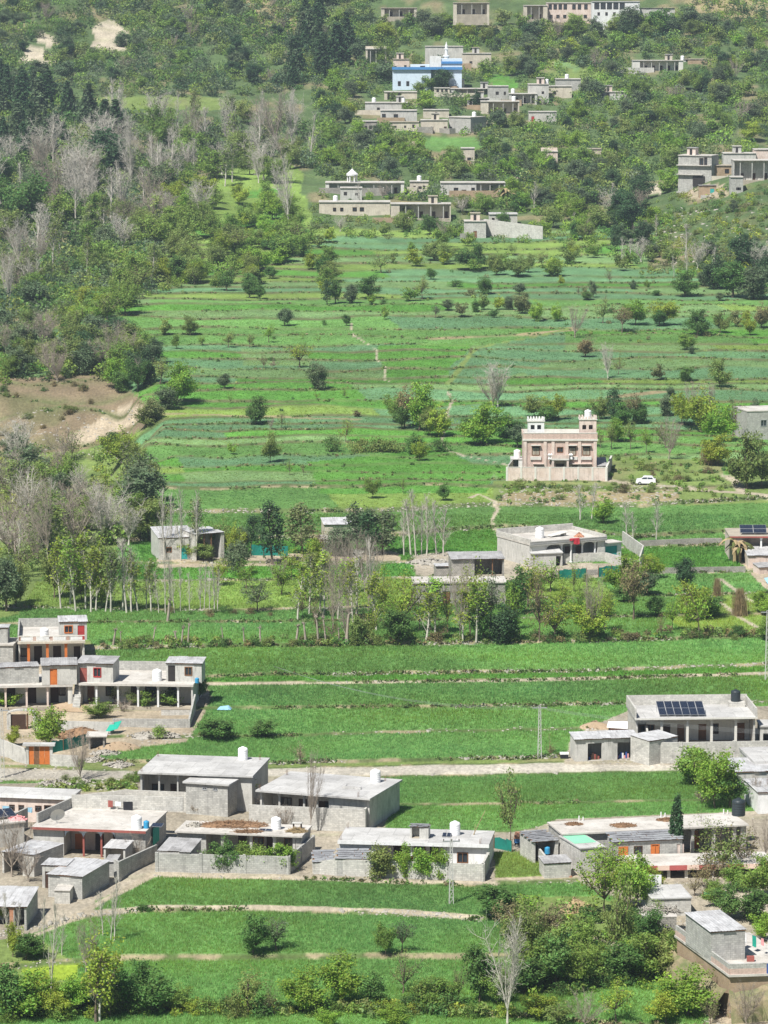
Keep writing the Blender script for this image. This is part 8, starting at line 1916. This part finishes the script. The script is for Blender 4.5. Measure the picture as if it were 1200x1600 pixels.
# the rest of the hillside scrub, too dense to count
def woodland():
    rng = np.random.default_rng(8)
    regions = [
        ([(-60, -30), (600, -30), (570, 60), (480, 140), (330, 152), (120, 150), (-60, 130)], 1450, (1.5, 4.2), ['g', 'e', 'd', 'o', 'g', 'm', 'e']),
        ([(-60, 110), (60, 140), (230, 190), (470, 190), (500, 260), (330, 310), (250, 420), (100, 490), (-60, 540)], 900, (1.6, 4.4), ['e', 'o', 'd', 'g', 'g', 'm', 'e']),
        ([(480, 40), (900, 40), (1260, -30), (1260, 260), (1050, 260), (880, 340), (500, 300)], 2000, (1.3, 3.8), ['g', 'o', 'e', 'd', 'n', 'm', 'g']),
        ([(1000, 430), (1060, 300), (1260, 290), (1260, 440)], 420, (.7, 1.7), ['o', 'y', 'g', 'm', 'r']),
        ([(480, 300), (1050, 300), (1050, 425), (860, 385), (480, 370)], 330, (.8, 2.2), ['g', 'm', 'o', 'n']),
        ([(250, 300), (480, 330), (480, 400), (240, 460), (100, 520), (60, 500)], 300, (1.0, 2.8), ['g', 'o', 'n', 'e']),
        ([(-60, 515), (200, 540), (240, 600), (120, 590), (-60, 610)], 190, (1.2, 3.0), ['e', 'd', 'g', 'o']),
        ([(-60, 700), (220, 720), (240, 830), (100, 880), (-60, 930)], 150, (1.0, 2.8), ['o', 'y', 'e', 'g', 'g']),
        ([(480, 380), (1060, 400), (1200, 470), (1200, 600), (900, 540), (480, 470)], 70, (.3, .9), ['m', 'g', 'o', 'r']),
        ([(300, 440), (560, 500), (800, 560), (1180, 610), (1180, 740), (300, 760)], 40, (.2, .6), ['m', 'g', 'o', 'r']),
        ([(940, 712), (1130, 720), (1180, 780), (780, 790), (780, 756)], 170, (.3, .8), ['o', 'g', 'g', 'm']),
        ([(160, 1002), (1190, 986), (1190, 998), (160, 1016)], 200, (.3, .9), ['o', 'b', 'm', 'g']),
        ([(800, 1405), (1060, 1450), (1060, 1540), (900, 1556), (800, 1560)], 160, (.5, 1.3), ['g', 'm', 'n', 'o']),
        ([(-40, 1568), (800, 1576), (800, 1590), (-40, 1586)], 170, (.4, 1.0), ['g', 'm', 'y', 'o']),
        ([(100, 1224), (214, 1217), (214, 1235), (60, 1240)], 40, (.3, .7), ['g', 'o']),
    ]
    Vs, Fs, Cs = [], [], []; nv = 0
    for poly, n, hr, tints in regions:
        xs = [p[0] for p in poly]; ys = [p[1] for p in poly]; c = 0
        for _ in range(n * 5):
            if c >= n: break
            x, y = rng.uniform(min(xs), max(xs)), rng.uniform(min(ys), max(ys))
            if not in_poly(np.array([x]), np.array([y]), poly)[0]: continue
            X, Y, Z = hit(x, y); s = pxm(Y); h = rng.uniform(*hr) * (1 + .5 * rng.random() ** 3); hp = h * s
            if any(a - 3 < x < b + 3 and u - 2 < y < v + .6 * hp for a, b, u, v in FARB) and rng.random() < .9: continue
            bad = False
            for cl, pl in PAINT:
                if cl in ('wheat', 'lush', 'pale', 'scar', 'blue', 'yellow') and min(q[1] for q in pl) < 330 and (in_poly(np.array([x, x]), np.array([y, y - .6 * hp]), pl).any()): bad = True
            if bad: continue
            ctr = np.array([X, Y, Z + h * .45]); w = h * rng.uniform(.55, .95); k = int(40 + 34 * min(h, 4))
            u = rng.normal(0, 1, (k, 3)); u /= np.linalg.norm(u, axis=1, keepdims=True); lob = 1 + .25 * np.sin(u[:, 0:1] * 5 + x) * np.cos(u[:, 1:2] * 4 + y)
            P = ctr + u * rng.uniform(.6, 1.0, (k, 1)) * lob * np.array([w, w, h * .55])
            P[:, 2] = np.maximum(P[:, 2], Z)
            V, F = leaves(rng, P, .14 + .085 * h, u)
            t = np.array(TINT[tints[rng.integers(len(tints))]]) * rng.uniform(.75, 1.25) * np.array([rng.uniform(.9, 1.15), 1, rng.uniform(.85, 1.2)])
            Vs.append(V); Fs.append(F + nv); nv += len(V); Cs.append(np.repeat(t[None, :] * rng.uniform(.8, 1.2, (k, 1)), 4, 0)); c += 1
    o = bpy.data.objects.new('undergrowth', np_mesh('undergrowth', np.concatenate(Vs), np.concatenate(Fs), M['leafc'], np.concatenate(Cs))); COL.objects.link(o)
    tag(o, 'dense mixed scrub and thicket covering the hillside and field banks', 'undergrowth', kind='stuff')
woodland()

# weeds and rough grass along the foot of every terrace bank
def bank_weeds():
    rng = np.random.default_rng(41); Vs, Fs, Cs, nv = [], [], [], 0
    tin = np.array([(.13, .20, .055), (.19, .22, .075), (.09, .15, .05), (.24, .21, .11), (.15, .24, .06)])
    for k in range(1, NM):
        Yc = BMID[k]; n = int(Yc * .22 * (2.6 if k < NF else 1.0)); u = rng.uniform(-.112, .112, n)
        b = np.interp(u, UG, BT[k]); Y = b + rng.normal(0, RW[k] * .22, n) - RW[k] * .2; X = u * Y
        m = fbm(X * .05, Y * 0 + k * 5.7, 81, 2) > (.47 if k < NF else .40)
        if k in (7, 8): m &= False
        X, Y = X[m], Y[m]; Z = height(X, Y); n = len(X)
        if n == 0: continue
        cl = classify(X, Y, Z)[0]; g = (cl != CI['court']) & (cl != CI['road']) & (cl != CI['dirt']); X, Y, Z = X[g], Y[g], Z[g]; n = len(X)
        if n == 0: continue
        q = 9; sz = rng.uniform(.18, .42, (n, 1, 1)) * (1 if k < NF else .85)
        P = np.stack([X, Y, Z], 1)[:, None, :] + rng.normal(0, 1, (n, q, 3)) * sz * np.array([.75, .5, .35]) + np.array([0, 0, .16])
        V, F = leaves(rng, P.reshape(-1, 3), .24 if k < NF else .28, None, .5)
        c = tin[rng.integers(len(tin), size=n)] * rng.uniform(.8, 1.2, (n, 1)) * (1 if k < NF else 1.25)
        Vs.append(V); Fs.append(F + nv); nv += len(V); Cs.append(np.repeat(c, q * 4, 0))
    o = bpy.data.objects.new('bank_weeds', np_mesh('bank_weeds', np.concatenate(Vs), np.concatenate(Fs), M['leafc'], np.concatenate(Cs))); COL.objects.link(o)
    tag(o, 'rough grass and weeds along the terrace banks', 'weeds', kind='stuff')
bank_weeds()

# loose stones in the terrace banks and verges
def stones():
    rng = np.random.default_rng(12); P = []; S = []
    for k in range(2, len(NEAR)):
        dens = {3: 9, 4: 2, 5: 1, 6: 0, 7: 1, 8: 1, 9: 9, 10: 2, 11: 6, 12: 1, 13: 7, 14: 8, 15: 1, 16: 6, 17: 3, 18: 3, 19: 3, 20: 6}.get(k, 2)
        Yc = BMID[k]; wid = Yc * .22; n = int(wid * dens)
        if n == 0: continue
        u = rng.uniform(-.11, .11, n); b = np.array([np.interp(v, UG, BT[k]) for v in u]); Y = b + rng.normal(0, RW[k] * .34, n); X = u * Y
        m = fbm(X * .06, Y * 0 + k * 3.1, 61, 2) > .40
        X, Y = X[m], Y[m]; P.append(np.stack([X, Y, height(X, Y)], 1)); S.append(rng.uniform(.10, .30, len(X)) * (1.0 + (rng.random(len(X)) > .93) * .9))
    for pl, n, sr in (([(60, 1222), (215, 1216), (215, 1234), (60, 1240)], 260, (.12, .4)), ([(780, 762), (1060, 758), (1060, 786), (780, 782)], 420, (.15, .5)), ([(860, 1183), (900, 1180), (1060, 1190), (1060, 1200), (860, 1190)], 150, (.1, .35)), ([(0, 640), (220, 640), (220, 720), (0, 710)], 160, (.2, .6)), ([(-10, 1195), (120, 1185), (120, 1215), (-10, 1225)], 160, (.1, .35)), ([(200, 1146), (300, 1146), (330, 1150), (200, 1170)], 120, (.12, .4)), ([(640, 866), (700, 862), (700, 886), (640, 888)], 130, (.15, .4)), ([(1090, 1520), (1130, 1560), (1130, 1600), (1080, 1600)], 120, (.1, .35)), ([(1020, 330), (1200, 310), (1200, 420), (1020, 420)], 200, (.3, .9))):
        xs = [p[0] for p in pl]; ys = [p[1] for p in pl]
        for _ in range(n):
            x, y = rng.uniform(min(xs), max(xs)), rng.uniform(min(ys), max(ys))
            if in_poly(np.array([x]), np.array([y]), pl)[0]:
                P.append(np.array([hit(x, y)])); S.append(np.array([rng.uniform(*sr)]))
    P = np.concatenate(P); S = np.concatenate(S); n = len(P)
    v = np.array([(-1, -1, -.6), (1, -1, -.6), (1, 1, -.6), (-1, 1, -.6), (-.8, -.8, .5), (.8, -.75, .6), (.7, .8, .45), (-.75, .7, .6)]) * .5
    f = np.array([(4, 5, 6, 7), (0, 1, 5, 4), (1, 2, 6, 5), (2, 3, 7, 6), (3, 0, 4, 7)])
    a = rng.uniform(0, 6.28, n); ca, sa = np.cos(a), np.sin(a)
    V = v[None] * S[:, None, None] * rng.uniform(.6, 1.3, (n, 1, 3)) * np.array([1.3, .9, .8]) + rng.normal(0, .10, (n, 8, 3)) * S[:, None, None]
    X = V[..., 0] * ca[:, None] - V[..., 1] * sa[:, None]; Y = V[..., 0] * sa[:, None] + V[..., 1] * ca[:, None]
    V = np.stack([X, Y, V[..., 2]], -1) + P[:, None, :]
    F = (f[None] + (np.arange(n) * 8)[:, None, None]).reshape(-1, 4)
    o = bpy.data.objects.new('bank_stones', np_mesh('bank_stones', V.reshape(-1, 3), F, M['stone'])); COL.objects.link(o)
    tag(o, 'loose tan stones lining the terrace banks and verges', 'stones', kind='stuff')
stones()

# ------------------------------------------------------------------ telling the plants apart
MARKS = [(690, 1340, 'the white house'), (360, 1325, 'the brushwood-roofed house'), (510, 1255, 'the grey veranda house'), (320, 1225, 'the roadside L-shaped house'), (150, 1310, 'the maroon-edged house'), (110, 1380, 'the long left shed'), (30, 1425, 'the big corner shed'),
    (1010, 1325, 'the slate-roofed house'), (1090, 1370, 'the red-and-pink banded porch'), (930, 1340, 'the green-roofed store'), (850, 1320, 'the open wood store'), (1130, 1480, 'the brick-banded terrace'), (1085, 1140, 'the solar-panelled house'), (945, 1165, 'the two-door shop'), (80, 1010, 'the balcony house'), (50, 1085, 'the maroon-columned house'), (210, 1085, 'the white-columned house'), (60, 1180, 'the orange gate'),
    (875, 720, 'the turreted pink house'), (870, 850, 'the porch house'), (740, 880, 'the cattle shed'), (715, 930, 'the rough stone house'), (300, 850, 'the tin-roofed house'), (530, 825, 'the tin hut'), (1160, 850, 'the pinkish right-edge house'), (1183, 665, 'the grey block house'), (1010, 752, 'the parked white car'), (90, 650, 'the eroded dirt slope'), (240, 1005, 'the pollard bank'), (450, 1005, 'the stump row middle'),
    (555, 330, 'the ochre far house'), (570, 290, 'the white pavilion'), (660, 330, 'the unfinished frame house'), (740, 298, 'the white workshop'), (800, 360, 'the ivy wall'), (668, 125, 'the blue mosque'), (620, 190, 'the lower mosque village'), (720, 195, 'the big blank grey house'), (785, 165, 'the tall-columned village house'), (860, 145, 'the right hamlet'), (1030, 105, 'the pale arcade'), (890, 20, 'the peach ridge house'), (960, 20, 'the white ridge hall'), (1085, 265, 'the banded spur house'), (1180, 270, 'the spur veranda house'), (860, 246, 'the ochre gatehouse'), (730, 245, 'the grey path hut'), (165, 60, 'the large bare scar'), (55, 85, 'the small bare scar'), (260, 160, 'the high left field'), (590, 90, 'the two-storey ochre house'), (625, 15, 'the cluttered ridge house'), (740, 12, 'the ochre ridge house'),
    (150, 1425, 'the wheat corner path'), (650, 1428, 'the stone bank path'), (400, 1460, 'the nearest wheat field'), (600, 560, 'the zigzag footpath'), (780, 525, 'the dry terrace strip'), (985, 620, 'the tan field strip'), (430, 560, 'the pale fallow plot'), (770, 800, 'the footpath bend'), (898, 1410, 'the straw heap'), (1116, 1585, 'the red handcart')]
def rel(x, y):
    best = min(MARKS, key=lambda m: (m[0] - x) ** 2 + ((m[1] - y) * 1.3) ** 2)
    dx, dy = x - best[0], y - best[1]
    if abs(dx) > abs(dy) * 1.1: r = ('close left of' if dx < 0 else 'close right of') if abs(dx) < 45 else ('left of' if dx < 0 else 'right of')
    else: r = ('behind' if dy < 0 else 'in front of') if abs(dy) < 40 else ('well behind' if dy < 0 else 'well in front of')
    return r + ' ' + best[2]
ORD = ['leftmost', 'second', 'third', 'fourth', 'fifth', 'sixth', 'seventh', 'eighth', 'ninth', 'tenth', 'eleventh', 'twelfth', 'thirteenth', 'fourteenth', 'fifteenth', 'sixteenth', 'seventeenth', 'eighteenth', 'nineteenth', 'twentieth']
def label_plants():
    sets = {}
    for p in PLANTS:
        r, kind, tint, x, y, h, lab, Z = p
        size = 'tall' if h > 85 else ('low' if h < 22 else '')
        hue = HUE[tint] if kind not in ('P', 'F', 'B', 'X', 'K', 'Y') else ''
        d = ' '.join(w for w in (size, hue, NOUN[kind]) if w)
        sets.setdefault((d, rel(x, y)), []).append(p)
        r['group'] = {'H': 'shrubs on the banks and slopes', 'X': 'pollarded stumps along the bank', 'K': 'stooks of dry stalks', 'P': 'bare poplars in rows', 'C': 'conifers in the ravine wood'}.get(kind, 'trees among the fields and houses')
    for (d, rl), ps in sets.items():
        ps.sort(key=lambda p: p[3])
        n = len(ps)
        for i, p in enumerate(ps):
            if n == 1: L = f'{ADJ[p[1]]} {d} {rl}' if len(d.split()) < 5 else f'{d} {rl}'
            elif n == 2: L = f'{["left", "right"][i]} of two {plural(d)} {rl}'
            elif i == n - 1: L = f'rightmost of {n} {plural(d)} {rl}' if n < 0 else f'rightmost of the {plural(d)} {rl}'
            elif i < len(ORD): L = (f'{ORD[i]} of the {plural(d)} {rl}' if i == 0 else f'{ORD[i]} from left of the {plural(d)} {rl}')
            else: L = f'number {i + 1} from left of the {plural(d)} {rl}'
            p[0]['label'] = ' '.join(L.split()[:16])
def plural(d): return d.replace('shrub', 'shrubs') if d.endswith('shrub') else (d.replace('stook of', 'stooks of') if 'stook' in d else (d[:-5] + 'cypresses' if d.endswith('cypress') else d + 's'))
def thin_out(limit=295):
    """past the limit the smallest trees of a kind become one mass of crowns"""
    by = {}
    for p in PLANTS: by.setdefault(p[0].name.split('.')[0], []).append(p)
    Vs, Fs, Cs, nv = [], [], [], 0
    rng = np.random.default_rng(2)
    for nm, ps in by.items():
        if len(ps) <= limit: continue
        ps.sort(key=lambda p: -p[5])
        for p in ps[limit:]:
            r = p[0]
            for ch in list(r.children):
                me = ch.data
                if ch.name.startswith('crown'):
                    V = np.zeros(len(me.vertices) * 3, np.float32); me.vertices.foreach_get('co', V); V = V.reshape(-1, 4, 3)
                    V = V[rng.random(len(V)) < .27]; c = V.mean(1, keepdims=True); V = (V - c) * 1.75 + c
                    Mx = np.array(r.matrix_basis); W = V.reshape(-1, 3) @ Mx[:3, :3].T + Mx[:3, 3]
                    Vs.append(W); Fs.append(np.arange(len(W)).reshape(-1, 4) + nv); nv += len(W)
                    Cs.append(np.repeat(np.array(ch.color[:3])[None, :] * rng.uniform(.85, 1.15, (len(V), 1)), 4, 0))
                bpy.data.objects.remove(ch)
            bpy.data.objects.remove(r); PLANTS.remove(p)
    if Vs:
        o = bpy.data.objects.new('woodland', np_mesh('woodland', np.concatenate(Vs), np.concatenate(Fs), M['leafc'], np.concatenate(Cs))); COL.objects.link(o)
        tag(o, 'small far-off trees massed over the hillside', 'woodland', kind='stuff')
    print({k: len(v) for k, v in by.items()})
thin_out()
label_plants()

# ------------------------------------------------------------------ air
def haze():
    mb = MB().box(-420, 420, -40, 2400, -30, 330)
    mm = bpy.data.materials.new('haze_air'); mm.use_nodes = True; nt = mm.node_tree; nt.nodes.clear()
    out = nt.nodes.new('ShaderNodeOutputMaterial'); pv = nt.nodes.new('ShaderNodeVolumePrincipled')
    pv.inputs['Color'].default_value = (.72, .86, 1.0, 1); pv.inputs['Density'].default_value = HAZE; pv.inputs['Anisotropy'].default_value = .2
    nt.links.new(pv.outputs[0], out.inputs['Volume'])
    o = mb.obj('haze', mm); tag(o, kind='stuff')
    o['label'] = 'thin pale blue haze over the valley'
if HAZE > 0: haze()
